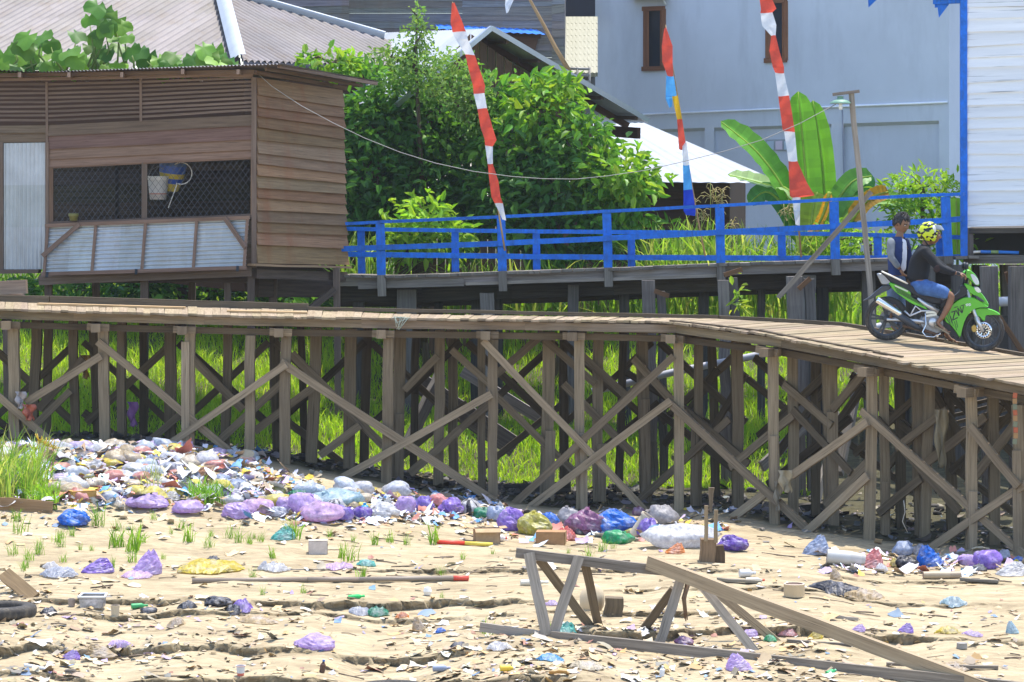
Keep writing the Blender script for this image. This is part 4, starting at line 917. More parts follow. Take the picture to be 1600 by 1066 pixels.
# ------------------------------------------------------------------ wooden hut on stilts
def hut():
    root = thing('wooden_hut', (-5.5, 45, .5), 'brown plank hut on stilts with a wire mesh window and a lowered tin shutter', 'hut')
    dl, dr = 45.3, 44.0
    Df = lambda u: dl+(dr-dl)*u/400
    Q = lambda u, v, dd=0: P(u, v, Df(u)+dd)
    S = lambda u, v, dd=0: P(u, v, 44.0+(u-400)/140*2.2+dd)
    LX = -60
    # front boards
    mb = MB()
    boards(mb, Q(74, 196), Q(396, 179.5), Q(76, 261), Q(396, 246), 4, heights=[1.0, 1.25, .9, .7], colr=(.8, 1.15))
    boards(mb, Q(LX, 197), Q(74, 196), Q(LX, 224), Q(74, 222), 2, colr=(.8, 1.05))
    boards(mb, Q(LX, 224), Q(3, 224), Q(LX, 424), Q(3, 424), 9, colr=(.7, 1.0))
    boards(mb, Q(384, 345), Q(400, 344), Q(384, 416), Q(400, 414), 4, colr=(.8, 1.1))
    mb.build('front_wall', M['hutfront'], root)
    # lower wall behind the shutter, interior shell
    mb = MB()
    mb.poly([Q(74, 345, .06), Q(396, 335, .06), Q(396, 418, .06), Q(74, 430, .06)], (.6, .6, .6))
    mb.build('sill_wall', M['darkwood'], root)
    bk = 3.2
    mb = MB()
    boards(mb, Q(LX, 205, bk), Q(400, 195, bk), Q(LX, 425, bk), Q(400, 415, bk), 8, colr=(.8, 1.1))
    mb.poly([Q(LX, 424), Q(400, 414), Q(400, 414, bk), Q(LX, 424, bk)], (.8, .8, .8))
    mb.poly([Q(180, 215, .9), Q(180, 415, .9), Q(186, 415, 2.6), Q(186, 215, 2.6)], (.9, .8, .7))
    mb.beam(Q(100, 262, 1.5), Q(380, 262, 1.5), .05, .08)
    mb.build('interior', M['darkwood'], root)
    # side wall
    mb = MB()
    boards(mb, S(400, 121), S(534, 141), S(399, 411), S(541, 416), 15, heights=[1.5, .95, .9, 1.0, .9, 1.25, 1.0, 1.0, 1.0, .95, .9, .95, .95, 1.2, 1.5][:15], colr=(.78, 1.2), rag=.025, out=V((1, -.4, 0)), lap=.03)
    mb.build('side_wall', M['hutside'], root)
    for (u0, v0, u1, v1) in ((398, 119, 398, 416), (536, 142, 541, 416)):
        pass
    mb = MB(); mb.beam(Q(397, 121, -.03), Q(397, 418, -.03), .075, .06, up=V((0, 1, 0)), segs=5, col=(.85, .85, .85)); mb.build('corner_post', M['hutfront'], root)
    # slatted vent
    for (ua, ub, va, vb, wa, wb) in ((LX, 71, 131, 130, 193, 193), (75, 219, 130, 126, 193, 187), (221, 396, 126, 119, 187, 177)):
        mb = MB()
        for i in range(9):
            t = (i+.3)/9
            mb.beam(Q(ua, va+(wa-va)*t, -.01), Q(ub, vb+(wb-vb)*t+R(-.6, .6), -.01), .02, .034, jit=.003, col=(R(.85, 1.25),)*3)
        mb.build('vent_slats', M['hutfront'], root)
    mb = MB()
    for u, va, vb in ((73, 128, 262), (220, 124, 190)): mb.beam(Q(u, va, -.035), Q(u, vb, -.035), .035, .03, up=V((0, 1, 0)), col=(.9, .88, .86))
    mb.beam(Q(LX, 126, -.02), Q(396, 117, -.02), .04, .05)
    mb.build('vent_frame', M['hutfront'], root)
    # window opening frame + wire mesh
    wf = MB()
    wf.beam(Q(80, 262, -.02), Q(80, 350, -.02), .06, .05, up=V((0, 1, 0)), col=(1.1, .95, .8)); wf.beam(Q(226, 254, -.02), Q(226, 342, -.02), .085, .05, up=V((0, 1, 0)))
    wf.beam(Q(395, 246, -.035), Q(395, 336, -.035), .06, .04, up=V((0, 1, 0)), col=(1.5, 1.35, 1.1)); wf.beam(Q(77, 262, -.025), Q(394, 247, -.025), .04, .03, col=(1.2, 1, .85)); wf.beam(Q(77, 349, -.02), Q(394, 337, -.02), .05, .05)
    wfo = wf.build('window_frame', M['hutfront'], root)
    mb = MB(); vt = lambda u: 262-(u-80)*15/315; vb = lambda u: 350-(u-80)*13/315
    for k in range(-12, 40):
        for sg in (1, -1):
            u0 = 83+k*9.4 if sg > 0 else 83+k*9.4
            pts = []
            for i in range(0, 11):
                u = u0+i*9.2*(1 if sg > 0 else 1); t = i/10
                uu = 83+k*9.4+(i*6.6 if sg > 0 else (10-i)*6.6)
                if 82 < uu < 393: pts.append(Q(uu, vt(uu)+(vb(uu)-vt(uu))*t, .01))
            if len(pts) > 1: mb.tube([pts[0], pts[-1]], .0032, 3, sm=False, cap=False)
    mb.build('wire_mesh', M['steelwire'], wfo)
    # tin door
    mb = MB(); corr(mb, Q(6, 224, -.03), Q(71, 223, -.03), Q(6, 421, -.03), Q(71, 421, -.03), .07, .022); do = mb.build('door', M['tin'], root)
    mb = MB()
    for u in (2.5, 74): mb.beam(Q(u, 222, -.045), Q(u, 424, -.045), .05, .04, up=V((0, 1, 0)))
    mb.build('door_frame', M['hutfront'], do)
    mb = MB(); mb.beam(Q(LX, 425, -.05), Q(62, 424, -.05), .1, .06, col=(.6, .6, .6)); mb.build('threshold', M['hutfront'], root)
    # shutter, hanging open
    T = [P(72, 350, Df(72)-.07), P(391, 337, Df(391)-.07), P(385, 421, Df(385)-.3), P(65, 431, Df(65)-.3)]
    sh = lambda a, b, o=0: T[0].lerp(T[1], a).lerp(T[3].lerp(T[2], a), b)+V((0, -o, 0))
    mb = MB(); corr(mb, sh(.005, .03), sh(.005, .97), sh(.995, .03), sh(.995, .97), .066, .021, nb=8); so = mb.build('shutter', M['tin'], root)
    mb = MB()
    for a in (.012, .25, .495, .745, .988): mb.beam(sh(a, .02, .03), sh(a, .98, .03), .045, .035, up=V((0, 1, 0)), col=(1.25, 1.1, 1))
    mb.beam(sh(0, .035, .045), sh(1, .035, .045), .035, .055, col=(1.3, 1.15, 1.05)); mb.beam(sh(0, .965, .045), sh(1, .965, .045), .035, .055, col=(1.15, 1, .95))
    mb.beam(sh(.0, .62, .075), sh(.17, .03, .075), .03, .07, col=(1.15, 1.05, 1)); mb.beam(sh(.88, .02, .075), sh(.99, .6, .075), .03, .07, col=(1.1, 1.0, .95))
    mb.build('shutter_frame', M['hutfront'], so)
    for a in (.03, .47, .96): mb = MB(); mb.beam(sh(a, .93, .075), sh(a, 1.03, .075), .04, .02, up=V((0, 1, 0)), col=(1, 1, 1)); mb.build('hinge', M['black'], so)
    # roof: tin sheet seen edge-on from below, with rafters
    rA, rB = P(-80, 106, 44.9), P(436, 100, 43.2); rC = P(592, 128, 46.8); rD = P(-80, 112, 49.5)
    mb = MB(); rm = P(40, 113, 44.5)
    corr(mb, P(46, 113, 44.45), rB, P(46, 118, 49.1), rC, .075, .012, nb=4); corr(mb, rA, P(47, 112, 44.45), rD, P(47, 117, 49.1), .075, .012, nb=4)
    ro = mb.build('roof', M['tinroof'], root)
    mb = MB()
    for u in (-40, 30, 107, 190, 285, 372):
        mb.beam(P(u, 117 if u < 200 else 112, 44.5-(u/400)*1.2), P(u+30, 124, 48.6), .045, .075, jit=.003, col=(1.3, 1.25, 1.2))
    mb.beam(P(-80, 119, 45.3), P(398, 112, 43.8), .06, .06, col=(.8, .8, .8)); mb.beam(P(398, 113, 43.8), P(540, 138, 46.6), .06, .06, col=(.9, .85, .8)); mb.beam(P(436, 104, 43.4), P(588, 131, 46.7), .05, .05, col=(.9, .85, .8)); mb.beam(P(415, 108, 43.6), P(566, 134, 46.7), .03, .05)
    mb.build('rafters', M['hutfront'], root)
    # floor, stilts
    mb = MB()
    mb.beam(Q(62, 438, -.04), Q(392, 424, -.04), .08, .15, col=(.9, .9, .9)); mb.beam(Q(150, 432, .4), Q(396, 432, .4), .08, .2, col=(.5, .5, .5))
    mb.beam(S(393, 414, -.05), S(543, 418, -.05), .16, .035, col=(1.7, 1.5, 1.1)); mb.beam(S(398, 428, .15), S(540, 432, .1), .08, .14, col=(.6, .6, .6)); mb.beam(S(400, 450, 1.6), S(560, 450, 1.6), .1, .3, col=(.5, .5, .5))
    mb.build('floor_beam', M['hutfront'], root)
    for (u, v, D, w) in ((76, 440, 45.2, 11), (226, 432, 44.7, 12), (356, 425, 44.6, 10), (393, 422, 44.2, 11), (526, 418, 45.8, 10), (427, 430, 46, 12), (300, 430, 47.5, 11), (150, 430, 47.8, 11), (10, 440, 45.4, 11), (-40, 440, 46, 11)):
        p = P(u, v, D); w = w/F*D; mb = MB(); mb.beam(p, V((p.x+R(-.03, .03), D, float(gz(p.x, D))-.2)), w, w, up=V((0, 1, 0)), segs=4, jit=.008, col=(.75,)*3); mb.build('stilt', M['hutfront'], root)
    mb = MB(); mb.beam(P(523, 452, 45.7), P(470, 494, 45.5), .09, .1, col=(.5, .5, .5)); mb.build('prop', M['hutfront'], root); mb = MB(); mb.beam(P(393, 470, 44.3), P(382, 486, 44.3), .1, .1, col=(.8, .8, .8)); mb.build('prop', M['hutfront'], root)
    # things hung in the window
    b = thing('bucket', P(262, 310, 44.9), 'dirty white bucket hanging behind the hut window mesh beside the post', 'bucket')
    mb = MB(); c = P(247, 312, 44.85); mb.lathe(c, (0, 0, 1), [(.001, 0), (.125, 0), (.135, .08), (.14, .1), (.155, .3), (.168, .3), (.165, .36), (.15, .36)], 18, cols=[(.4, .35, .3), (.42, .36, .3), (.45, .2, .15), (.5, .47, .43), (.6, .57, .52), (.6, .55, .48), (.55, .5, .42)]); mb.build('bucket_shell', M['paint'], b)
    mb = MB(); mb.tube([c+V((-.16, 0, .34)), c+V((-.1, 0, .46)), c+V((0, 0, .52)), c+V((.1, 0, .46)), c+V((.16, 0, .34))], .006, 5, col=(.5, .5, .5)); mb.build('handle', M['metal'], b)
    mb = MB(); c = P(266, 298, 45.05); mb.lathe(c, (.12, -.1, 1), [(.12, 0), (.16, .12), (.18, .2), (.2, .28), (.21, .4), (.2, .45)], 16, cols=[(.5, .38, .05), (.03, .08, .35), (.5, .38, .05), (.04, .1, .4), (.08, .14, .3)], cap=False); mb.lathe(c, (.12, -.1, 1), [(.001, 0), (.12, 0)], 16, col=(.4, .3, .05))
    tag(mb.build('woven_basket', M['paint']), 'blue and yellow woven basket hung behind the bucket in the hut window', 'basket')
    mb = MB(); pts = [P(283+17*math.cos(t), 271+17*math.sin(t), 44.65) for t in np.linspace(-2.2, 2.0, 18)]+[P(276, 290, 44.65), P(263, 325, 44.6)]
    mb.tube(pts, .008, 5, col=(.7, .68, .62)); tag(mb.build('hoop_net_handle', M['paint']), 'thin pale wire hoop with a straight handle hanging in the hut window', 'hoop')
    mb = MB(); c = P(115, 345, 44.85); mb.lathe(c, (0, 0, 1), [(.001, 0), (.06, 0), (.065, .06), (.08, .07), (.08, .11), (.06, .115), (.055, .03)], 14, col=(.22, .2, .06)); tag(mb.build('pot', M['paint']), 'small olive pot standing on the sill of the hut window', 'pot')
hut()
mb = MB(); mb.beam(P(-40, 452, 43.3), P(42, 448, 43.2), .1, .2, col=(1.4, 1.35, 1.25)); mb.beam(P(-40, 462, 43.5), P(36, 462, 43.4), .2, .05)
tag(mb.build('plank_step', M['hutfront']), 'thick weathered plank step below the tin door of the hut', 'step')

# ------------------------------------------------------------------ grey hip-roofed house, far left
def ray_plane(u, v, co, no):
    d = V(((u-800)/F, 1, (HV-v)/F)); o = V((0, 0, CZ)); t = (V(co)-o).dot(no)/d.dot(no); return o+d*t
def hip_house():
    root = thing('tin_roof_house', (-7, 58, 2), 'house under a grey corrugated hip roof with a white ridge behind the hut', 'house')
    Hb = P(378, 98, 50.5); Ht = P(340, -22, 56)
    # left face
    El = P(-120, 108, 54.5); no = (El-Hb).cross(Ht-Hb).normalized()
    p01 = ray_plane(378+260, 98-165, Hb, no); e = El-Hb; pp = p01-Hb
    A0 = Hb-e*.02; 
    mb = MB(); corr(mb, Hb, Hb+e*1.25, Hb+pp, Hb+e*1.25+pp, .24, .036, nb=6, sub=6)
    o = mb.build('roof', M['tinroof'], root)
    hp = (Ht-Hb); pn = hp.cross(V((0, 0, 1))).normalized()
    if pn.x < 0: pn = -pn
    clip(o, Hb, pn)
    # right face
    Er = P(640, 107, 54.5); no2 = (Er-Hb).cross(Ht-Hb).normalized()
    q01 = ray_plane(378-200, 98-116, Hb, no2); e2 = Er-Hb; q = q01-Hb
    mb = MB(); corr(mb, Hb, Hb+e2*1.3, Hb+q*1.2, Hb+e2*1.3+q*1.2, .17, .028, nb=6, sub=6)
    o = mb.build('roof', M['tinroof'], root); clip(o, Hb, -pn)
    # upper right limit along the second ridge
    r1 = ray_plane(362, -5, Hb, no2); r2 = ray_plane(598, 62, Hb, no2)
    cp = (r2-r1).cross(no2).normalized()
    if cp.z < 0: cp = -cp
    clip(o, r1, cp)
    def cap(a, b, w):
        mb = MB(); d = (b-a).normalized(); s = d.cross(V((0, 1, 0))).normalized()
        n = 10
        rows = []
        for i in range(n+1):
            c = a.lerp(b, i/n)+V((0, -.07, .06)); rows.append([c-s*w+V((0, 0, -.0)), c-s*w*.5+V((0, -.03, .03)), c+V((0, -.05, .05)), c+s*w*.5+V((0, -.03, .03)), c+s*w])
        mb.grid(rows); return mb.build('ridge_cap', M['tinwhite'], root)
    cap(Hb+V((-.05, -.03, .02)), Ht+V((.03, -.03, .05)), .14); cap(r1+V((0, 0, .03)), r2+V((.05, 0, .02)), .075)
    mb = MB(); mb.poly([Hb+V((0, .5, -.05)), Hb+e2*1.1+V((0, .4, -.05)), Hb+e2*1.1+V((0, .4, -3.5)), Hb+V((0, .5, -4.))], (.7, .6, .55)); mb.poly([Hb+V((0, .5, -.05)), Hb+e+V((0, .4, -.05)), Hb+e+V((0, .4, -3.5)), Hb+V((0, .5, -4.))], (.7, .6, .55))
    mb.build('wall', M['brownwall'], root)
hip_house()

# ------------------------------------------------------------------ dark plank house (top centre)
def plank_house():
    root = thing('plank_house', (0, 62, 2), 'tall grey weathered plank house with a blue awning behind the tree', 'house')
    a = lambda u, v, D=61: P(u, v, D)
    for (u0, u1) in ((380, 545.5), (545, 722.5), (722, 862.5), (862, 882)):
        mb = MB(); boards(mb, a(u0, -60), a(u1, -60), a(u0, 240), a(u1, 240), 26, colr=(.72, 1.15), rag=.01, lap=.012, th=.012); mb.build('wall', M['greyboard'], root)
    mb = MB(); mb.poly([a(882, -60), a(884, -60, 66), a(884, 240, 66), a(882, 240)], (.7, .7, .7)); mb.build('wall', M['greyboard'], root)
    mb = MB(); corr(mb, a(680, 38, 60.9), a(838, 46, 60.9), a(684, 45, 60.2), a(852, 54, 60.2), .15, .01, nb=1); mb.build('awning', M['blue'], root)
    mb = MB(); mb.beam(a(680, 47, 60.9), a(845, 56, 60.9), .08, .1, col=(.5, .5, .5)); boards(mb, a(790, 54, 60.9), a(842, 56, 60.9), a(795, 80, 60.9), a(836, 80, 60.9), 1, colr=(.7, .8)); mb.build('window', M['brownwall'], root)
plank_house()

# ------------------------------------------------------------------ gable-roofed house
def gable_house():
    root = thing('gable_house', (0, 55, 2), 'brown timber house whose metal gable roof overhangs above the tree', 'house')
    A = P(768, 45, 52); Rg = P(585, 52, 58); r = Rg-A; E = P(1014, 190, 52.8); W = P(620, 165, 50.3)
    mb = MB(); corr(mb, A, Rg, W, W+r, .1, .012, nb=3); mb.build('roof', M['tinwhite'], root)
    mb = MB(); corr(mb, A, Rg, E, E+r, .1, .012, nb=3); mb.build('roof', M['tin'], root)
    mb = MB()
    for s, t, c in ((A, E, (.8, .85, .9)), (A, W, (.85, .9, .95))):
        mb.beam(s+V((0, -.03, .01)), t+V((0, -.03, .01)), .05, .09, col=c)
    mb.build('barge_edge', M['metal'], root)
    k = .16
    mb = MB()
    for f in (.1, .3, .5, .7, .92): mb.beam(A.lerp(E, f)+V((0, 0, -.07)), A.lerp(E, f)+r*k+V((0, 0, -.07)), .05, .07, col=(.8, .8, .8))
    mb.beam(A+r*k*.9+V((0, 0, -.1)), E+r*k*.9+V((0, 0, -.1)), .05, .12, col=(.7, .6, .55)); pass
    mb.beam(E+r*.03+V((-.1, 0, -.22)), E+r*.25+V((-.1, 0, -.2)), .06, .2, col=(.7, .5, .45))
    mb.build('rafters', M['brownwall'], root)
    a1, e1, w1 = A+r*k+V((0, 0, -.12)), E+r*k+V((-.3, 0, -.2)), W+r*k+V((.3, 0, -.2))
    mb = MB(); n = 26
    for i in range(n):
        t0, t1 = i/n, (i+1)/n
        x0, x1 = w1.lerp(e1, t0), w1.lerp(e1, t1-.004)
        def top(t):
            q = w1.lerp(e1, t); ta = (a1.x-w1.x)/(e1.x-w1.x)
            z = w1.z+(a1.z-w1.z)*t/ta if t < ta else a1.z+(e1.z-a1.z)*(t-ta)/(1-ta)
            return V((q.x, q.y, z))
        c = R(.75, 1.25)
        mb.poly([top(t0), top(t1-.004), V((x1.x, x1.y, 1.5)), V((x0.x, x0.y, 1.5))], (c, c*.97, c*.93), uv=[(top(t0).z, i*.7), (top(t0).z, i*.7+.2), (1.5, i*.7+.2), (1.5, i*.7)])
    mb.build('wall', M['brownwall'], root)
gable_house()

def lower_house():
    root = thing('white_roof_shed', (2, 54, 2), 'low shed with a bright white tin roof and dark walls right of the tree', 'shed')
    mb = MB(); corr(mb, P(850, 196, 56.5), P(1006, 192, 56), P(850, 283, 53), P(1222, 286, 52.6), .2, .008, nb=2, sub=5)
    mb.build('roof', M['tinwhite'], root)
    mb = MB(); boards(mb, P(850, 284, 53.6), P(1140, 286, 53.4), P(850, 420, 53.6), P(1140, 420, 53.4), 9, colr=(.6, .8)); mb.poly([P(1140, 284, 53.4), P(1165, 284, 56), P(1165, 420, 56), P(1140, 420, 53.4)], (.5, .5, .5)); mb.build('wall', M['brownwall'], root)
lower_house()

def concrete_house():
    root = thing('concrete_building', (7, 66, 2), 'pale grey blue rendered concrete building with narrow brown framed windows', 'building')
    D0, D1 = 67.0, 61.0
    Dg = lambda u: D0+(D1-D0)*(u-923)/(1483-923)
    Q = lambda u, v, dd=0: P(u, v, Dg(u)+dd)
    mb = MB()
    us = [923, 1008, 1037, 1200, 1227, 1483]
    def sl(u, v): return v-(u-1100)*.04*(310-v)/140   # rows rise to the right as the wall nears
    def rect(u0, u1, v0, v1, dd=0, c=(1, 1, 1)): mb.poly([Q(u0, sl(u0, v0), dd), Q(u1, sl(u1, v0), dd), Q(u1, sl(u1, v1), dd), Q(u0, sl(u0, v1), dd)], c)
    wins = [(1008, 1037, 14, 108), (1199, 1228, 2, 95)]
    u0 = 923
    for (a, b, t, bt) in wins:
        t2 = t+ (310-t)/140*.04*(a-1100); b2 = bt+(310-bt)/140*.04*(a-1100)
        rect(u0, a, -120, 200); rect(a, b, -120, t2); rect(a, b, b2, 200); u0 = b
    rect(u0, 1483, -120, 200)
    # lower part with recessed panels
    pan = [(1020, 1101), (1116, 1299), (1318, 1467)]
    u0 = 923
    for a, b in pan:
        rect(u0, a, 200, 420); rect(a, b, 205, 420, .12, (.95, .95, .97))
        mb.poly([Q(a, sl(a, 200)), Q(b, sl(b, 200)), Q(b, sl(b, 205), .12), Q(a, sl(a, 205), .12)], (.9, .9, .9)); mb.poly([Q(a, sl(a, 200)), Q(a, sl(a, 205), .12), Q(a, sl(a, 420), .12), Q(a, sl(a, 420))]); mb.poly([Q(b, sl(b, 200)), Q(b, sl(b, 420)), Q(b, sl(b, 420), .12), Q(b, sl(b, 205), .12)]); u0 = b
    rect(u0, 1483, 200, 420)
    mb.poly([Q(1483, -180), P(1560, -180, 62.5), P(1560, 420, 62.5), Q(1483, 420)], (.9, .92, .95)); mb.poly([Q(923, -120), P(926, -120, 74), P(926, 420, 74), Q(923, 420)], (.8, .8, .85))
    mb.build('wall', M['conc'], root)
    for (a, b, t, bt) in wins:
        mb = MB(); w = .075
        for (x0, y0, x1, y1) in ((a, t, a, bt), (b, t, b, bt)): mb.beam(Q(x0, y0, .02), Q(x1, y1, .02), .1, .12, up=V((0, 1, 0)), col=(1.6, 1.2, 1))
        mb.beam(Q(a-3, t, .02), Q(b+3, t-1, .02), .12, .1, col=(1.6, 1.2, 1)); mb.beam(Q(a-3, bt, .02), Q(b+3, bt-1, .02), .14, .1, col=(1.6, 1.2, 1))
        for x in (a+4, b-4): mb.beam(Q(x, t, .05), Q(x, bt, .05), .05, .08, up=V((0, 1, 0)), col=(2.3, 1.7, 1.3))
        fo = mb.build('window', M['brownwall'], root)
        mb = MB(); mb.poly([Q(a, t, .1), Q(b, t, .1), Q(b, bt, .1), Q(a, bt, .1)]); mb.build('pane', M['glass'], fo)
    mb = MB(); mb.tube([Q(990, 180, -.05), Q(1200, 171, -.05), Q(1330, 166, -.05), Q(1478, 160, -.05), P(1510, 159, 61.6)], .026, 6, col=(2.4, 2.3, 2.2)); mb.build('conduit_pipe', M['tinwhite'], root)
    mb = MB(); mb.tube([Q(1316, 172, -.04), Q(1319, 300, -.04), Q(1319, 400, -.04)], .015, 5, col=(.7, .7, .75)); mb.build('downpipe', M['tinwhite'], root)
    mb = MB()
    for i in range(5):
        a = 1198+i*13.5; mb.poly([Q(a, 221, .06), Q(a+11, 220, .06), Q(a+11, 234, .06), Q(a, 234, .06)], (.5+.2*(i % 2), .6, .7))
    mb.beam(Q(1196, 227, .09), Q(1266, 226, .09), .02, .24, col=(.35, .38, .42)); mb.build('glass_block_vent', M['paint'], root)
    mb = MB(); c = Q(1012, -6, -.2); mb.beam(Q(985, -8, -.2), Q(1040, -9, -.2), .35, .22, col=(.75, .77, .78)); mb.tube([Q(1036, -2, -.1), Q(1040, 8, -.03)], .03, 6, col=(.7, .7, .7)); mb.build('air_conditioner', M['paint'], root)
concrete_house()
def tiled_house():
    root = thing('tiled_roof_house', P(905, 110, 63), 'house glimpsed with a cream yellow tiled roof between the plank house and the grey building', 'house')
    mb = MB(); nr = 9
    for i in range(nr):
        v0 = 26+i*9.6; v1 = v0+9.6; D0_, D1_ = 66-i*.33, 66-(i+1)*.33
        pts = []; uu = np.linspace(880, 934, 37)
        for (v, D, o) in ((v0, D0_, 0), (v1+.3, D1_, .05)):
            pts.append([P(u, v+1.6*abs(math.sin((u-880)*.48))*(1 if o else 0), D-o-.03*abs(math.sin((u-880)*.48))) for u in uu])
        pts.append([p+V((0, .03, -.09)) for p in pts[-1]])
        mb.grid(pts, (.33, .32, .235), sm=False)
    mb.build('tiled_roof', M['paint'], root)
    mb = MB(); mb.poly([P(880, -60, 66.5), P(930, -60, 66.5), P(930, 30, 66.5), P(880, 30, 66.5)], (.25, .25, .3)); mb.build('upper_wall', M['greyboard'], root); mb = MB(); mb.poly([P(880, 110, 63.2), P(930, 110, 63.2), P(930, 240, 63.2), P(880, 240, 63.2)], (1, 1, 1)); mb.build('wall', M['greyboard'], root)
    mb = MB()
    for v in (107, 117, 127): mb.tube([P(880, v, 62.8), P(922, v+1, 62.8)], .035, 6, col=(.3, .28, .26))
    for u in (884, 902, 921): mb.tube([P(u, 105, 62.8), P(u, 160, 62.8)], .03, 6, col=(.3, .28, .26))
    mb.build('balcony_rail', M['paint'], root)
tiled_house()

def white_house():
    root = thing('white_house', (8.5, 46, 2), 'white board house on stilts with a bright blue corner post at the right edge', 'house')
    Dw = lambda u: 45.0-(u-1508)/100*.55
    Q = lambda u, v, dd=0: P(u, v, Dw(u)+dd)
    mb = MB(); n = 23
    boards(mb, Q(1509, -82), Q(1700, -90), Q(1511, 356), Q(1700, 354), n, heights=[1]*n, colr=(.93, 1.02), lap=.022, th=.018, hue=0); mb.build('wall', M['whitewood'], root)
    mb = MB(); mb.poly([Q(1509, -90), P(1530, -90, 51), P(1530, 356, 51), Q(1509, 356)]); mb.build('side_wall', M['whitewood'], root)
    mb = MB(); mb.beam(Q(1505, -60, -.03), Q(1506, 402, -.03), .1, .1, up=V((0, 1, 0)), segs=5, col=(1.05, 1.05, 1.05)); mb.build('corner_post', M['blue'], root)
    mb = MB(); mb.beam(P(1460, 2, 45.3), P(1506, 0, 45), .1, .1); mb.beam(P(1462, -4, 45.3), P(1506, -6, 45), .25, .05)
    mb.rings([[P(1464, 5, 45.25), P(1485, 4, 45.2), P(1467, 28, 45.25)], [P(1464, 5, 45.3), P(1485, 4, 45.25), P(1467, 28, 45.3)]], sm=False); mb.beam(P(1462, 0, 45.28), P(1463, 12, 45.28), .04, .04, up=V((0, 1, 0)))
    mb.rings([[P(1356, -6, 46.2), P(1378, -8, 46.2), P(1357, 12, 46.2)], [P(1356, -6, 46.25), P(1378, -8, 46.25), P(1357, 12, 46.25)]], sm=False); mb.beam(P(1340, -8, 46.4), P(1470, -8, 45.3), .06, .08)
    mb.build('eave_bracket', M['blue'], root)
    mb = MB(); mb.beam(Q(1508, 406, .1), Q(1700, 404, .1), .14, .13, col=(1.5, 1.5, 1.5)); mb.beam(Q(1505, 361, .1), Q(1700, 359, .1), .1, .08, col=(.8, .8, .8)); mb.poly([Q(1500, 412, .1), Q(1700, 412, .1), P(1720, 412, 50), P(1520, 412, 50)], (.7, .7, .7))
    mb.poly([P(1508, 350, 49.5), P(1720, 350, 49), P(1720, 412, 49), P(1508, 412, 49.5)], (.6, .6, .6)); mb.poly([Q(1509, 357, .05), Q(1700, 355, .05), P(1720, 352, 50), P(1520, 352, 50)], (.7, .7, .7))
    mb.build('floor_beam', M['darkwood'], root)
    mb = MB(); mb.beam(Q(1516, 356, .1), Q(1516, 404, .1), .09, .09, up=V((0, 1, 0)), col=(1.6, 1.5, 1.5)); mb.build('stud', M['darkwood'], root)
    for (u, D, w) in ((1415, 46.5, 24), (1450, 45.0, 22), (1500, 44.6, 24), (1530, 46.5, 22), (1640, 44, 24), (1575, 46.5, 22), (1470, 47.5, 20), (1600, 47.5, 24)):
        p = P(u, 414, D); w = w/F*D; mb = MB(); mb.beam(p, V((p.x, D, float(gz(p.x, D))-.2)), w, w, up=V((0, 1, 0)), segs=5, jit=.015, col=(.8,)*3); mb.build('stilt', M['oldpile'], root)
    mb = MB(); u = 1425.
    while u < 1700:
        w = R(14, 22); D = 46.0; p = P(u, R(470, 520), D); q = P(u+w*.9, 480, D); k = R(.5, .95)
        mb.hexa([V((p.x, D, p.z)), V((q.x, D, p.z)), V((q.x, D+.02, p.z)), V((p.x, D+.02, p.z))], p.z-float(gz(p.x, D))+.2, (k, k, k*1.03)); u += w
    mb.build('skirting_boards', M['oldpile'], root)
white_house()
mb = MB(); mb.tube([P(1521, 394, 44.9), P(1532, 393.5, 44.9)], .02, 8, col=(.75, .7, .6)); mb.tube([P(1532, 393.5, 44.9), P(1548, 394, 44.9)], .026, 8, col=(.05, .2, .6)); mb.tube([P(1548, 394, 44.9), P(1560, 394, 44.9)], .027, 8, col=(.3, .4, .15)); mb.tube([P(1560, 394, 44.9), P(1592, 395, 44.85)], .026, 8, col=(.05, .25, .75))
tag(mb.build('painted_pole', M['paint']), 'blue painted pole lying on the beam under the white house', 'pole')
# ------------------------------------------------------------------ shrubs and plants
def crown(blobs, n, L, W, palette, name, parent, up=.5, droop=.25, j=.18, shell=.55):
    wts = np.array([b[3]*b[4] for b in blobs], float); wts /= wts.sum()
    pos = []; dirs = []; nrm = []; cols = []
    for b, wt in zip(blobs, wts):
        k = int(n*wt*.9); u, v, D, ru, rv, rd = b[:6]; pl_ = b[6] if len(b) > 6 else palette
        c = np.array(P(u, v, D)); s = D/F
        g = rng.normal(0, 1, (k, 3)); g /= np.linalg.norm(g, axis=1, keepdims=True)
        r = shell+(1.06-shell)*rng.random(k)**.7
        lump = 1+.24*np.sin(g[:, 0]*5+u)*np.sin(g[:, 2]*6+v)+.10*np.sin(g[:, 0]*11+v)*np.cos(g[:, 2]*13+u)
        rad = np.array([ru*s, rd, rv*s])
        r = np.where(rng.random(k) < .11, rng.uniform(1.03, 1.32, k), r)
        p = c+g*rad*(r*lump)[:, None]
        # whorls: several leaves share a twig tip
        d = g*np.array([1, 1, .6])+rng.normal(0, .75, (k, 3)); d[:, 2] += -.25+.35*rng.random(k)
        q = g*.55+np.array([0, -.15, up*1.6])+rng.normal(0, .38, (k, 3))
        cc = pal(k, pl_, j); clump = np.sin(p[:, 0]*4.1+u)*np.sin(p[:, 2]*4.7+v)*np.sin(p[:, 1]*3.3)
        cc = cc*(1+.25*clump[:, None])
        pos.append(p); dirs.append(d); nrm.append(q); cols.append(cc)
    pos = np.concatenate(pos); dirs = np.concatenate(dirs); nrm = np.concatenate(nrm); cols = np.clip(np.concatenate(cols), .005, .7)
    m = len(pos); l = L*rng.uniform(.45, 1.25, m)
    return leaves(pos, dirs, nrm, l, l*W*rng.uniform(.8, 1.2, m), cols, name, parent, droop=droop)
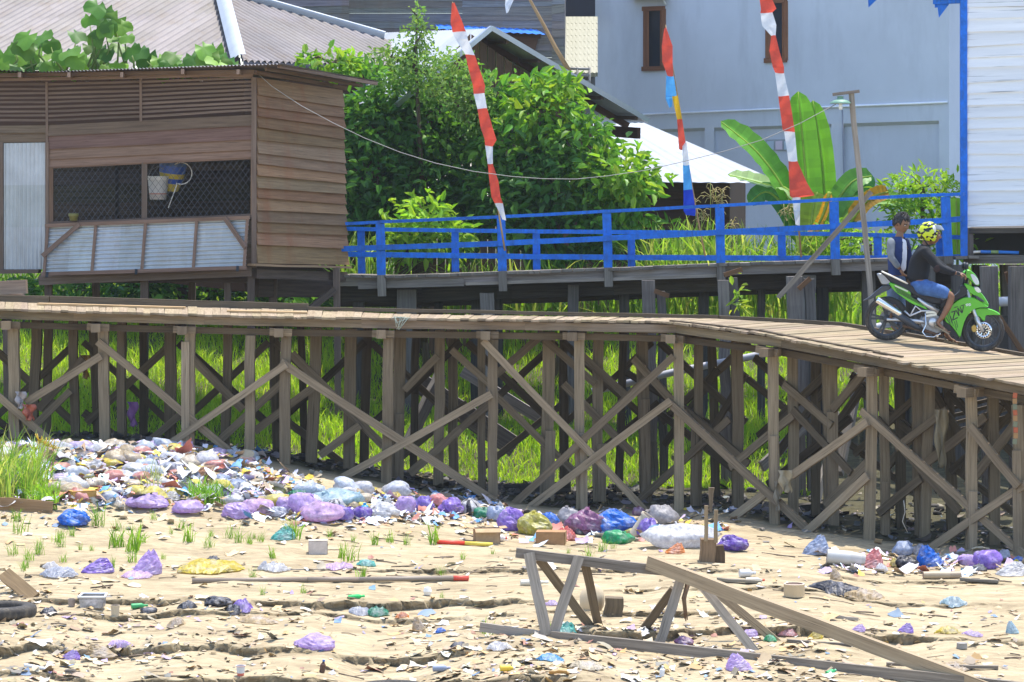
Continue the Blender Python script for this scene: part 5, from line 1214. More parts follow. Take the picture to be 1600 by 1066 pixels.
def shrub(name, blobs, n, L, W, palette, label, cat, base, group=None, trunk=True, **kw):
    bp = P(base[0], 500, base[1]); bp.z = float(gz(bp.x, bp.y))
    t = thing(name, bp, label, cat, group)
    crown(blobs, n, L, W, palette, 'crown', t, **kw)
    mb = MB(); mb.tube([bp+V((0, 0, -.2)), bp+V((.05, 0, .5)), bp+V((0, .05, 1.0))], [.09, .07, .06], 7)
    c0 = P(*blobs[0][:3])
    if trunk: mb.tube([bp+V((0, 0, .8)), bp.lerp(c0, .6)+V((.08, .2, 0)), c0], [.06, .05, .03], 6)
    else: mb = MB()
    for b in blobs:
        c = P(*b[:3])
        if b is not blobs[0]: mb.tube([c0, c0.lerp(c, .5)+V((R(-.1, .1), .1, .1)), c], [.03, .022, .015], 5)
        mb.tube([c, c+V((R(-.2, .2), 0, b[4]/F*b[2]*.7))], [.015, .005], 5)
    mb.build('trunk', M['bark'], t)
    return t
DK = [(.05, .15, .04), (.075, .19, .04), (.045, .125, .04), (.10, .23, .045)]
MD = [(.07, .19, .03), (.10, .24, .04), (.13, .28, .04), (.05, .14, .03)]
LT = [(.15, .31, .04), (.20, .36, .05), (.11, .25, .035), (.24, .36, .05)]
PLV = [(.22, .40, .04), (.30, .46, .06), (.26, .42, .05)]
PALE = [(.16, .27, .08), (.22, .33, .12), (.12, .24, .06)]
shrub('leafy_tree', [(600, 205, 51, 70, 55, .9, DK), (580, 290, 50.6, 60, 62, .8, DK), (668, 290, 51, 75, 60, .9, DK), (660, 215, 51.2, 60, 60, .8, MD), (625, 150, 51, 52, 45, .7, MD), (570, 165, 50.8, 34, 26, .5, MD), (720, 235, 51.4, 50, 60, .8, DK), (590, 345, 50.4, 55, 45, .7, DK), (700, 350, 51, 65, 50, .8, DK)],
      6400, .20, .55, MD, 'large dark leaved tree hard against the right side of the hut', 'tree', (640, 51))
shrub('feathery_tree', [(650, 110, 49.9, 70, 40, .8, PALE), (705, 130, 49.9, 55, 50, .7, PALE), (655, 60, 50, 24, 32, .4, PALE), (610, 90, 50, 38, 20, .4, PALE), (740, 160, 50, 40, 40, .6, PALE), (652, 25, 50, 9, 22, .2, PALE)],
      3600, .10, .5, PALE, 'thin pale leaved tree with wispy top in front of the white roof', 'tree', (655, 51.6), shell=.2)
shrub('broadleaf_shrub', [(850, 175, 50, 62, 52, .8, LT), (905, 225, 49.6, 60, 50, .8, MD), (960, 275, 49.2, 62, 42, .8, LT), (800, 225, 50.2, 55, 60, .8, MD), (865, 285, 49.6, 85, 60, .8, DK), (800, 310, 50, 60, 60, .8, DK), (985, 290, 49, 38, 28, .5, LT), (955, 345, 49.2, 60, 40, .7, MD), (860, 140, 50, 38, 26, .5, LT), (770, 160, 50.4, 36, 40, .5, MD), (875, 370, 49.4, 90, 40, .7, DK)],
      6600, .22, .5, LT, 'bright green glossy shrub between the two red and white banners', 'shrub', (870, 50))
shrub('lime_bush', [(662, 335, 48.6, 42, 26, .45, PLV), (640, 368, 48.6, 40, 30, .45, PLV), (690, 372, 48.6, 48, 34, .5, LT)], 900, .19, .5, PLV, 'lime green young bush lit up behind the far blue railing', 'bush', (662, 48.8))
shrub('cassava_bush', [(1440, 290, 49.5, 48, 24, .5, PLV), (1405, 310, 49.5, 34, 26, .4, LT), (1472, 310, 49.5, 36, 34, .5, PLV), (1440, 335, 49.5, 55, 40, .6, LT), (1470, 370, 49.5, 45, 40, .6, LT)], 1500, .17, .32, PLV, 'light green cassava bush by the blue corner post of the white house', 'bush', (1440, 49.6))
shrub('low_bush', [(1360, 385, 48, 45, 22, .4, PLV), (1310, 375, 48.3, 40, 26, .4, LT)], 600, .13, .4, PLV, 'low pale green bush showing between the far blue posts near the lamp pole', 'bush', (1350, 48))
shrub('hedge_bush', [(330, 455, 53, 160, 26, 1.0, DK), (120, 455, 53, 140, 26, 1.0, DK), (470, 470, 52, 70, 30, .8, MD)], 2600, .2, .5, DK, 'dark leafy hedge seen beneath and through the hut', 'hedge', (280, 53))
shrub('creeper_bush', [(520, 100, 47.6, 38, 16, .3, LT), (482, 95, 47.8, 14, 14, .2, LT), (560, 112, 48, 36, 12, .3, MD), (545, 95, 48, 14, 12, .2, PLV)], 420, .18, .5, LT, 'small green sprigs poking over the right eave of the hut roof', 'creeper', (500, 48.4), trunk=False)

def reeds(label, us, v0, v1, D, n, name='tall_grass_clump', cols=None, hh=(.6, 1.5)):
    a, b = us; c = P((a+b)/2, 450, D); c.z = float(gz(c.x, c.y))
    t = thing(name, c, label, 'grass clump')
    u = rng.uniform(a, b, n); Dd = D+rng.uniform(-.5, .9, n); x = (u-800)/F*Dd
    h = rng.uniform(hh[0], hh[1], n); zt = CZ+(HV-rng.uniform(v0, v1, n))/F*Dd
    z = np.maximum(gz(x, Dd), zt-h)
    o = blades(n, np.stack([x, Dd, z], 1), h, rng.uniform(.025, .05, n), rng.uniform(.15, 1.1, n), pal(n, cols or [(.2, .36, .05), (.28, .42, .08), (.13, .27, .04), (.36, .42, .16)]), 'blades', t)
    return t
reeds('tall arching grass at the left end of the blue railing beside the hut', (535, 612), 335, 440, 48.6, 240)
reeds('tall reedy grass behind the blue railing under the white tin roof', (1000, 1130), 320, 410, 48.4, 620)
reeds('tall reedy grass left of the banana plant behind the blue railing', (1130, 1330), 330, 410, 48.6, 700)
reeds('scrubby grass seen through the blue railing below the shrub', (700, 1000), 375, 430, 48.4, 520)
def plumes():
    t = thing('grass_plumes', P(1110, 400, 48.2), 'feathery seeding grass heads in front of the dark shed wall', 'grass clump')
    for (u, v) in ((1085, 310), (1110, 285), (1118, 300), (1128, 296), (1096, 330), (1145, 345), (1225, 325), (1232, 318)):
        mb = MB(); b = P(u+R(-8, 8), 400, 48.2); c = P(u, v, 48.2); mb.tube([b, b.lerp(c, .6), c], [.008, .006, .004], 4, col=(.3, .36, .12))
        for k in range(14):
            s = b.lerp(c, R(.75, 1.0)); e = s+V((R(-.16, .16), R(-.1, .1), R(-.14, .1))); mb.tube([s, s.lerp(e, .6)+V((0, 0, .04)), e], .006, 3, col=(.42, .36, .22), cap=False)
        mb.build('seed_head', M['foliage'], t)
plumes()

# banana plant
def banana():
    b = P(1262, 420, 49.2); b.z = float(gz(b.x, b.y))
    t = thing('banana_plant', b, 'banana plant with two tall upright leaves behind the red and white banner at right', 'banana plant')
    def leaf(pts, w, c, D=49.2, face=V((0, -1, .25)), torn=0, dd=0):
        pts = [P(u, v, D+dd+(k*.05)) for k, (u, v) in enumerate(pts)]
        mb = MB(); n = 22; rows = []
        L = len(pts)-1
        def at(s):
            x = s*L; i = min(int(x), L-1); f = x-i
            p0 = pts[max(i-1, 0)]; p1 = pts[i]; p2 = pts[i+1]; p3 = pts[min(i+2, L)]
            return .5*((2*p1)+(p2-p0)*f+(2*p0-5*p1+4*p2-p3)*f*f+(3*p1-p0-3*p2+p3)*f**3)
        for i in range(n+1):
            s = i/n; p = at(s); tg = (at(min(s+.03, 1))-at(max(s-.03, 0))).normalized(); sd = tg.cross(face).normalized(); nn = sd.cross(tg).normalized()
            if nn.dot(face) < 0: nn = -nn
            prof = w/F*D*.5*(min(1, s/.12)**.6)*(1 if s < .75 else max(0.03, (1-((s-.75)/.25)**2)**.6))
            row = []
            for q in (-1, -.6, -.25, 0, .25, .6, 1):
                rip = .02*math.sin(s*60+q*3)*abs(q)
                row.append(p+sd*prof*q*(1+R(-.04, .04)*torn)+nn*(abs(q)*.35*prof+rip))
            rows.append(row)
        def cf(i, j):
            k = (1.15 if j in (2, 3) else 1)*(1+.10*math.sin(i*2.7)+R(-.06, .06)); return (c[0]*k, c[1]*k, c[2]*k)
        mb.grid(rows, sm=True, colf=cf); o = mb.build('leaf', M['foliage'], t)
        mb = MB(); mb.tube([at(i/12)+V((0, -.012, .0)) for i in range(13)], [.03*(1-i/13)+.006 for i in range(13)], 5, col=(.34, .46, .10)); mb.build('midrib', M['foliage'], o)
    leaf([(1275, 420), (1265, 345), (1256, 240), (1247, 143)], 46, (.13, .34, .03), dd=-.1)
    leaf([(1292, 420), (1290, 340), (1284, 250), (1270, 157)], 38, (.15, .36, .04), dd=.2)
    leaf([(1262, 400), (1232, 310), (1185, 240), (1126, 190)], 42, (.11, .30, .04), face=V((.3, -1, .8)))
    leaf([(1270, 360), (1235, 300), (1195, 288), (1137, 273)], 34, (.26, .40, .20), face=V((0, -.6, 1)), torn=1)
    leaf([(1262, 390), (1222, 320), (1196, 300), (1170, 318)], 30, (.05, .17, .06))
    leaf([(1275, 400), (1300, 330), (1330, 285), (1362, 275)], 34, (.12, .30, .07), face=V((.2, -1, .6)))
    leaf([(1290, 400), (1310, 350), (1330, 310), (1358, 268)], 50, (.05, .19, .06), dd=.4)
    leaf([(1282, 400), (1330, 330), (1380, 312), (1432, 328)], 34, (.17, .34, .09), face=V((0, -.7, .8)))
    leaf([(1262, 420), (1266, 370), (1270, 330), (1277, 300)], 44, (.30, .40, .05), dd=-.35)
    leaf([(1330, 345), (1350, 318), (1370, 305), (1388, 300)], 26, (.42, .22, .03), dd=-.5, torn=1)
    leaf([(1296, 300), (1288, 330), (1276, 355), (1262, 370)], 14, (.55, .28, .03), dd=-.55, torn=1)
    mb = MB(); mb.tube([b+V((0, 0, -.2)), b+V((.03, 0, .8)), b+V((.08, 0, 1.3))], [.14, .12, .08], 10, col=(.16, .26, .05)); mb.build('stem', M['foliage'], t); mb = MB(); mb.tube([b+V((.3, .2, -.2)), b+V((.3, .2, .9))], [.1, .06], 8, col=(.16, .26, .05)); mb.build('stem', M['foliage'], t)
    return t
banana()
def banana_edge():
    b = P(1499, 420, 46.6); t = thing('banana_leaf_plant', V((b.x, b.y, float(gz(b.x, b.y)))), 'single broad lime banana leaf tucked behind the blue corner post', 'plant')
    mb = MB(); rows = []
    for i in range(13):
        s = i/12; w = 16*math.sin(math.pi*min(1, .15+s*.8))**.5; rows.append([P(1494+q*w+2*math.sin(s*7), 310+s*95, 46.6+abs(q)*.12) for q in (-1, -.5, 0, .5, 1)])
    mb.grid(rows, (.22, .44, .03)); mb.build('leaf', M['foliage'], t)
    mb = MB(); mb.tube([P(1494, 312, 46.58), P(1496, 405, 46.58), V((b.x, b.y, float(gz(b.x, b.y))-.1))], [.01, .025, .05], 6, col=(.3, .4, .08)); mb.build('stem', M['foliage'], t)
banana_edge()

# big-leaved vine on the hut roof
def vine():
    base = P(160, 112, 46.4); t = thing('roof_vine', base, 'big lobed green leaves of a vine climbing over the hut roof', 'vine')
    mb = MB(); tops = [(150, 12), (140, 30), (165, 45), (185, 60), (120, 55), (205, 78), (150, 60), (165, 20), (40, 60), (65, 58), (25, 75), (80, 70), (320, 78), (335, 85), (300, 92), (110, 80), (230, 92), (50, 85), (250, 100), (5, 90), (355, 98), (270, 88), (180, 35), (192, 42)]
    for i in range(78):
        if i < len(tops): u, v = tops[i]
        else:
            u = R(0, 362); top = np.interp(u, [0, 30, 50, 80, 105, 130, 150, 175, 200, 235, 270, 315, 340, 362], [78, 66, 55, 62, 80, 45, 12, 20, 45, 85, 92, 75, 82, 100]); v = R(top+8, 112)
        D = R(46.0, 47.4) if v > 60 else R(46.2, 46.8); c = P(u, v, D); r = R(.13, .21)*(1.1 if i < len(tops) else 1)
        nm = V((R(-.6, .6), -1+R(-.3, .5), R(.1, 1.1))).normalized(); dn = (V((R(-.7, .7), R(-.3, .1), -1))).normalized(); dn = (dn-nm*dn.dot(nm)).normalized(); sd = dn.cross(nm).normalized()
        k = R(.35, .85); base_c = random.choice([(.13, .30, .04), (.09, .24, .04), (.17, .36, .05), (.22, .42, .05)]); c0 = (base_c[0]*k, base_c[1]*k, base_c[2]*k)
        pts = []
        for a in range(15):
            th = math.pi*2*a/15
            rr = r*(1.0+.18*math.cos(3*th)+.08*math.cos(5*th)) if a else r*.35
            pts.append(c-dn*rr*math.cos(th)*1.0+sd*rr*math.sin(th)+nm*(.10*r*math.cos(4*th)-.12*r*abs(math.cos(th))))
        ctr = c+nm*(-.0)-dn*r*.25
        b = len(mb.v); mb.v += [ctr]+pts
        for a in range(15): mb.face((b, b+1+a, b+1+(a+1) % 15), None, c0, 0, True)
        mb2 = None
    mb.build('leaves', M['foliage'], t)
    for (u, v) in tops:
        mb = MB(); mb.tube([P(u+R(-25, 25), 114, 46.6), P(u+R(-8, 8), (v+114)/2, 46.6), P(u, v+4, 46.7)], [.022, .016, .009], 5, col=(.18, .24, .08))
        mb.build('stem', M['foliage'], t)
vine()
# ------------------------------------------------------------------ flags
RED = (.78, .10, .06); WHT = (.82, .82, .84); SKY = (.10, .42, .82); BLU = (.015, .06, .55); YEL = (.82, .48, .02)
def banner(rows, pole, D, label, name='banner', prad=.016, tail=None):
    pb = P(pole[-1][0], pole[-1][1], D); t = thing(name, pb, label, 'banner', 'tall narrow banners on bamboo poles')
    mb = MB(); n = len(pole); mb.tube([P(u, v, D) for u, v in pole], [prad*(.45+.55*i/(n-1)) for i in range(n)], 7); mb.build('pole', M['bamboo'], t)
    mb = MB()
    for i in range(len(rows)-1):
        v0, a0, b0, c = rows[i]; v1, a1, b1 = rows[i+1][:3]
        if c is None: continue
        K = max(2, int((v1-v0)/5)); g = []
        for k in range(K+1):
            f = k/K; v = v0+(v1-v0)*f; a = a0+(a1-a0)*f; b = b0+(b1-b0)*f; row = []
            for q in range(7):
                s = q/6; y = .035*math.sin(v*.09+s*2.6+i)*(.3+s)+.018*math.sin(v*.23+s*4)
                row.append(P(a+(b-a)*s, v+.8*math.sin(s*3+v*.05), D-.085+y))
            g.append(row)
        mb.grid(g, c, sm=True)
    mb.build('cloth', M['cloth'], t)
    return t
banner([(4, 706, 710, RED), (34, 704, 722, RED), (50, 707, 728, WHT), (62, 712, 731, WHT), (86, 727, 742, RED), (112, 733, 751, RED), (134, 739, 758, RED), (146, 740, 757, WHT), (170, 746, 761, RED), (200, 751, 770, RED), (218, 757, 776, RED), (228, 758, 770, WHT), (256, 762, 770, RED), (285, 765, 779, RED), (308, 768, 782, RED), (318, 773, 786, WHT), (330, 779, 788, WHT), (344, 785, 791, WHT)],
       [(707, 3), (722, 60), (742, 130), (758, 200), (771, 280), (782, 350), (789, 392)], 45.2, 'long red and white banner before the broadleaf shrub, tied to the blue railing')
mbf = None
banner([(44, 1038, 1041, RED), (72, 1034, 1051, RED), (98, 1035, 1051, RED), (119, 1043, 1052, None), (119, 1041, 1053, SKY), (150, 1040, 1057, SKY), (154, 1040, 1051, SKY), (168, 1046, 1050, None), (150, 1050, 1059, YEL), (187, 1058, 1066, RED), (222, 1060, 1071, RED), (234, 1061, 1066, None), (222, 1066, 1073, WHT), (258, 1067, 1077, SKY), (297, 1068, 1082, BLU), (330, 1068, 1087, BLU), (337, 1072, 1086, BLU)],
       [(1040, 39), (1052, 110), (1064, 180), (1076, 260), (1088, 330), (1102, 400)], 46.9, 'multicoloured banner of red, sky blue and yellow pieces on a leaning bamboo pole')
banner([(-30, 1180, 1199, RED), (0, 1187, 1207, RED), (14, 1189, 1213, RED), (20, 1188, 1207, WHT), (40, 1191, 1213, WHT), (56, 1205, 1212, RED), (80, 1202, 1218, RED), (104, 1207, 1225, RED), (114, 1211, 1225, WHT), (150, 1216, 1233, RED), (180, 1220, 1238, RED), (205, 1223, 1242, RED), (206, 1225, 1242, WHT), (252, 1232, 1246, RED), (285, 1233, 1260, RED), (306, 1234, 1273, RED), (309, 1238, 1251, WHT), (330, 1240, 1250, WHT), (352, 1243, 1250, WHT)],
       [(1186, -30), (1206, 60), (1224, 150), (1237, 240), (1245, 320), (1252, 402)], 46.7, 'long red and white striped banner crossing the right window of the grey building')
banner([(-16, 788, 806, RED), (-4, 790, 804, WHT), (8, 789, 799, WHT), (20, 791, 794, WHT)], [(812, -40), (828, 0), (850, 40), (868, 75), (890, 112)], 58.5, 'small red and white flag scrap beside a stout bamboo pole, topmost banner', name='banner', prad=.05)

# ------------------------------------------------------------------ lamp post, prop, cable
def lamp():
    D = 42.6; b = P(1363, 475, D); t = thing('lamp_post', b, 'thin leaning wooden lamp pole with a green enamel shade and bare bulb', 'lamp post')
    mb = MB(); mb.beam(P(1330, 145, D), P(1366, 520, D), .075, .06, up=V((0, 1, 0)), segs=9, jit=.008, col=(1.15, 1.1, 1.05)); mb.build('pole', M['greywood'], t)
    mb = MB(); mb.beam(P(1301, 148, D-.04), P(1343, 143, D-.04), .05, .045, col=(1.1, 1, .95)); mb.build('arm', M['greywood'], t)
    mb = MB(); c = P(1313, 162, D-.05); mb.lathe(c, (0, 0, 1), [(.155, 0), (.15, .02), (.11, .045), (.06, .06), (.045, .075), (.045, .10), (.06, .105), (.001, .11)], 20, col=(.16, .30, .22)); mb.lathe(c, (0, 0, 1), [(.15, .003), (.10, .035), (.02, .05)], 20, col=(.6, .65, .6)); mb.build('lamp_shade', M['paint'], t)
    mb = MB(); c2 = P(1313.5, 172, D-.05); mb.lathe(c2, (0, 0, 1), [(.001, 0), (.025, .01), (.032, .04), (.026, .08), (.018, .1), (.018, .13)], 12, col=(.85, .88, .9)); mb.build('bulb', M['paint'], t)
lamp()
mb = MB(); mb.beam(P(1216, 466, 42.9), P(1362, 300, 42.75), .03, .075, segs=6, jit=.006, col=(1.05, 1.0, .92)); tag(mb.build('diagonal_prop', M['greywood']), 'long weathered batten leaning diagonally against the lamp pole', 'batten')
mb = MB(); pts = [(405, 117), (425, 135), (470, 165), (520, 192), (570, 216), (625, 238), (680, 255), (740, 268), (800, 276), (850, 279.5), (900, 280), (950, 275), (1010, 266), (1070, 252), (1130, 237), (1190, 219), (1250, 193), (1306, 163)]
mb.tube([P(u, v, 43.9-(u-405)/900*1.3) for u, v in pts], .0055, 5, col=(1.0, 1.0, 1.0)); tag(mb.build('power_cable', M['rope']), 'thin power cable sagging from the hut eave across to the lamp', 'cable')

# ------------------------------------------------------------------ bits below the boardwalk
mb = MB(); mb.tube([P(925, 612, 43.2), P(1060, 580, 43.2), P(1180, 556, 43.2), P(1320, 522, 43.2), P(1420, 500, 43.2)], .055, 10, col=(.42, .42, .45)); tag(mb.build('drain_pipe', M['paint']), 'grey drain pipe sloping up to the right behind the boardwalk stilts', 'pipe')
mb = MB(); mb.tube([P(1555, 472, 44.0), P(1640, 468, 44)], .075, 10, col=(.5, .5, .52)); tag(mb.build('water_pipe', M['paint']), 'short grey pipe between the piles behind the front wheel of the motorbike', 'pipe')
def plank(u0, v0, u1, v1, D0, D1, w, h, label, m='greywood', c=1.0, name='loose_plank', cat='plank'):
    mb = MB(); mb.beam(P(u0, v0, D0), P(u1, v1, D1), w, h, segs=6, jit=.008, col=(c, c, c)); return tag(mb.build(name, M[m]), label, cat)
plank(650, 595, 805, 700, 43.0, 42.8, .06, .30, 'broad fallen board slanting through the stilts below the first banner', 'oldpile', 1.1)
plank(722, 580, 860, 665, 43.4, 43.2, .06, .16, 'narrower grey board slanting behind the broad fallen board', 'oldpile', 1.5)
plank(640, 690, 688, 585, 42.6, 43.0, .1, .17, 'short thick timber propped upright against the broad fallen board', 'oldpile', 1.0)
plank(1190, 730, 1262, 660, 42.4, 43.0, .05, .16, 'pale board leaning up to the right under the ramp', 'oldpile', 1.5)
plank(1310, 740, 1345, 585, 41.5, 42.5, .12, .12, 'dark round-edged timber leaning under the motorbike ramp', 'oldpile', .9)
plank(1270, 810, 1310, 650, 41.0, 42.4, .05, .2, 'light grey board standing against the dark pile under the ramp', 'oldpile', 1.4)
for k in range(5):
    plank(1482+k*3, 640+k*11, 1600, 610+k*11, 40.3+k*.1, 40.0+k*.1, .25, .045, 'stack of long brown boards stored under the right end of the boardwalk', 'edge', .8, 'stacked_board', 'board')['group'] = 'boards stored under the ramp'
plank(60, 762, 190, 752, 41.5, 41.3, .12, .1, 'driftwood timber lying under the left end of the boardwalk', 'oldpile', .8)
plank(360, 742, 430, 728, 41.6, 41.6, .1, .1, 'rough dark log among the stilts beside the long brace', 'oldpile', .8)
plank(470, 740, 560, 745, 41.8, 41.8, .14, .14, 'dark log lying behind the stilts above the white bag', 'oldpile', .7)
plank(770, 765, 890, 760, 41.8, 42.2, .12, .14, 'dark squared log lying in the shade behind the maroon bag', 'oldpile', .7)
plank(1190, 800, 1300, 790, 41.3, 41.3, .3, .12, 'wide dark timber lying in the shade beneath the ramp', 'oldpile', .7)
def rag(u, v, w, h, D, col, label, n=14):
    mb = MB(); rows = []
    for i in range(n+1):
        s = i/n; row = []
        for q in range(7):
            t_ = q/6-.5; row.append(P(u+t_*w*(1-.45*s)+2.5*math.sin(s*9+q), v+h*s+3*math.sin(q*2.2)*s, D-.04+.05*math.sin(q*2.1+s*4)))
        rows.append(row)
    rows += [[p+V((0, .012, 0)) for p in rows[-1]]]
    mb.grid(rows, col); return tag(mb.build('hanging_rag', M['paint']), label, 'rag')
rag(32, 612, 18, 26, Dn(32)+.1, (.42, .38, .38), 'greyish bag scrap caught on the leftmost stilt')
rag(45, 632, 22, 24, Dn(40)+.08, (.45, .13, .08), 'faded red rag hanging below the grey scrap on the leftmost stilt')
rag(207, 628, 17, 38, Dn(207)+1.3, (.36, .16, .42), 'purple bag hanging in the shade among the left stilts')
rag(30, 650, 24, 60, Dn(30)+.3, (.20, .16, .11), 'brown fibre rag dangling at the foot of the leftmost stilt')
rag(133, 555, 16, 36, Dn(133)+1.5, (.35, .20, .05), 'rusty brown rag hung on a cross brace at the left')
rag(1228, 735, 26, 34, Dn(1228)+.05, (.42, .34, .22), 'muddy cream rag snagged on the brace below the ramp')
rag(1216, 752, 14, 46, Dn(1216)+.05, (.30, .25, .18), 'long brown rag trailing beside the cream rag below the ramp')
rag(1470, 640, 22, 90, Dn(1470)+.7, (.22, .18, .11), 'brown sacking strip hanging under the right end of the deck')
rag(1436, 680, 18, 26, Dn(1436)+1.4, (.48, .33, .02), 'yellow cloth hanging in the shadow under the ramp')
mb = MB()
for i in range(9): mb.beam(P(1586+R(-1, 1), 614+i*9, 36.0), P(1586+R(-1, 1), 622+i*9, 36.0), .05, .03, up=V((0, 1, 0)), col=[(.42, .10, .04), (.36, .20, .08), (.18, .2, .13)][i % 3])
tag(mb.build('hanging_wrapper_strip', M['paint']), 'orange patterned sachet strip hanging at the right end of the deck', 'wrapper strip')
mb = MB(); mb.tube([P(1412, 782, 36.9), P(1414, 800, 36.9), P(1410, 815, 36.9), P(1418, 832, 36.9)], .006, 5, col=(.45, .4, .33)); tag(mb.build('string', M['paint']), 'limp string dangling under the ramp', 'string')
mb = MB()
for k in range(7): mb.tube([P(620+R(-8, 8), 497, 39.9), P(628+R(-14, 14), 495+R(-2, 4), 39.85), P(621+R(-3, 6), 504+R(0, 12), 39.85)], .006, 4, col=(.36, .42, .36))
tag(mb.build('rope_tangle', M['paint']), 'frayed pale green rope tangle hanging over the boardwalk edge', 'rope')

# ------------------------------------------------------------------ broken trestle in the foreground
def broken_frame():
    b = GP(930, 990); Dg = b.y
    t = thing('broken_trestle', b, 'broken grey timber trestle frame standing askew on the mud in the foreground', 'broken frame')
    def bm(u0, v0, u1, v1, d0, d1, w, h, name='leg', c=1.0, m='greywood', up=V((0, 1, 0))):
        mb = MB(); mb.beam(P(u0, v0, Dg+d0), P(u1, v1, Dg+d1), w, h, up=up, segs=6, jit=.004, col=(c*1.02, c, c*.97)); mb.build(name, M[m], t)
    wp = 1/F*Dg
    bm(806, 864, 1079, 897, -.1, -.1, .06, 15*wp, 'top_rail', 1.0, up=ZUP)
    bm(1013, 879, 1548, 1078, -.16, G(1548, 1074)-Dg, .07, 21*wp, 'long_beam', 1.15, 'deck', up=ZUP)
    bm(826, 864, 854, 993, -.16, -.3, 17*wp, .04, c=1.2); bm(905, 870, 864, 992, -.18, -.3, 16*wp, .04, c=1.2)
    bm(842, 872, 930, 990, .0, .35, 14*wp, .06, c=.75, m='post'); bm(914, 880, 938, 990, .0, .35, 14*wp, .06, c=.8, m='post')
    bm(1068, 893, 1030, 1008, -.2, -.35, 15*wp, .04, c=.95); bm(1053, 920, 990, 1003, -.05, .3, 13*wp, .05, c=.75, m='post')
    bm(1080, 895, 1195, 1037, -.24, -.8, 14*wp, .04, c=1.2); bm(1118, 925, 1247, 1030, -.1, -.3, 13*wp, .05, c=.9, m='deck')
    bm(750, 979, 872, 998, -.2, -.3, .05, 14*wp, 'base_board', 1.3, up=ZUP); bm(862, 994, 1600, 1075, -.32, -2.6, .05, 16*wp, 'base_board', 1.0, up=ZUP)
    bm(1010, 1010, 1290, 1042, -.25, -.9, .05, 13*wp, 'base_board', .9, up=ZUP); bm(910, 984, 1050, 1002, .3, .2, .05, .07, 'base_board', .9, up=ZUP)
    mb = MB()
    for k in range(5): mb.tube([P(1076+R(-3, 3), 905, Dg-.2), P(1070+R(-5, 5), 935, Dg-.22), P(1068+R(-5, 7), 950+R(0, 22), Dg-.2)], [.02, .015, .006], 5, col=(.2, .13, .08))
    mb.build('bark_strip', M['paint'], t)
broken_frame()
def stump():
    b = GP(1112, 879); D = b.y; t = thing('stake_stump', b, 'split stump of an old stake with two thin sticks nailed upright to it', 'stump')
    mb = MB(); mb.beam(V((b.x-.06, D, b.z-.2)), P(1106, 842, D), .18, .18, up=V((0, 1, 0)), segs=4, jit=.008, col=(1.6, 1.4, 1.2)); mb.build('stump_trunk', M['bark'], t)
    mb = MB(); mb.beam(V((b.x+.1, D+.05, b.z-.2)), P(1122, 852, D+.05), .14, .14, up=V((0, 1, 0)), segs=4, jit=.01, col=(1.0, .9, .8)); mb.build('stump_trunk', M['bark'], t)
    for u, v0, v1 in ((1104, 790, 846), (1119, 797, 848)):
        mb = MB(); mb.beam(P(u, v0, D-.1), P(u-1, v1, D-.1), .045, .03, up=V((0, 1, 0)), segs=4, jit=.004, col=(1.0, .95, .85)); mb.build('stick', M['post'], t)
    mb = MB(); mb.beam(P(1112, 762, D+.4), P(1110, 800, D+.4), .07, .05, up=V((0, 1, 0)), taper=.4, segs=4, jit=.01); mb.build('stick', M['bark'], t)
stump()
# ------------------------------------------------------------------ litter on the bank
PC = {'purple': (.33, .20, .66), 'violet': (.27, .18, .62), 'deep': (.17, .09, .45), 'lilac': (.62, .46, .80), 'pinklilac': (.72, .50, .76), 'blue': (.01, .17, .68), 'sky': (.10, .36, .66), 'white': (.74, .74, .76), 'clear': (.52, .55, .64),
      'yellow': (.66, .52, .05), 'olive': (.50, .46, .08), 'green': (.02, .40, .15), 'dkgreen': (.02, .26, .14), 'teal': (.12, .52, .46), 'black': (.02, .022, .035), 'red': (.68, .14, .12), 'pink': (.76, .28, .27), 'orange': (.78, .26, .03), 'maroon': (.30, .12, .26), 'grey': (.40, .39, .42), 'cream': (.60, .52, .38), 'brown': (.30, .20, .11), 'palelue': (.42, .50, .68), 'aqua': (.45, .62, .70), 'tan': (.52, .39, .22)}
PM = {}
def pm(c):
    if c not in PM: PM[c] = plastic('bag_plastic_'+c, PC[c], .5 if c in ('white', 'clear', 'lilac', 'pinklilac', 'palelue', 'aqua') else .4, .42 if c not in ('tan', 'cream', 'brown') else .75)
    return PM[c]
def crk(p, s, seed):
    q = V((p.x*s+seed, p.y*s-seed*.7, p.z*s+seed*.3))
    return .6*(1-2*abs(noise.noise(q)))+.35*(1-2*abs(noise.noise(q*2.1)))+.2*(1-2*abs(noise.noise(q*4.3)))
LITTER = 'rubbish lying along the foot of the boardwalk'
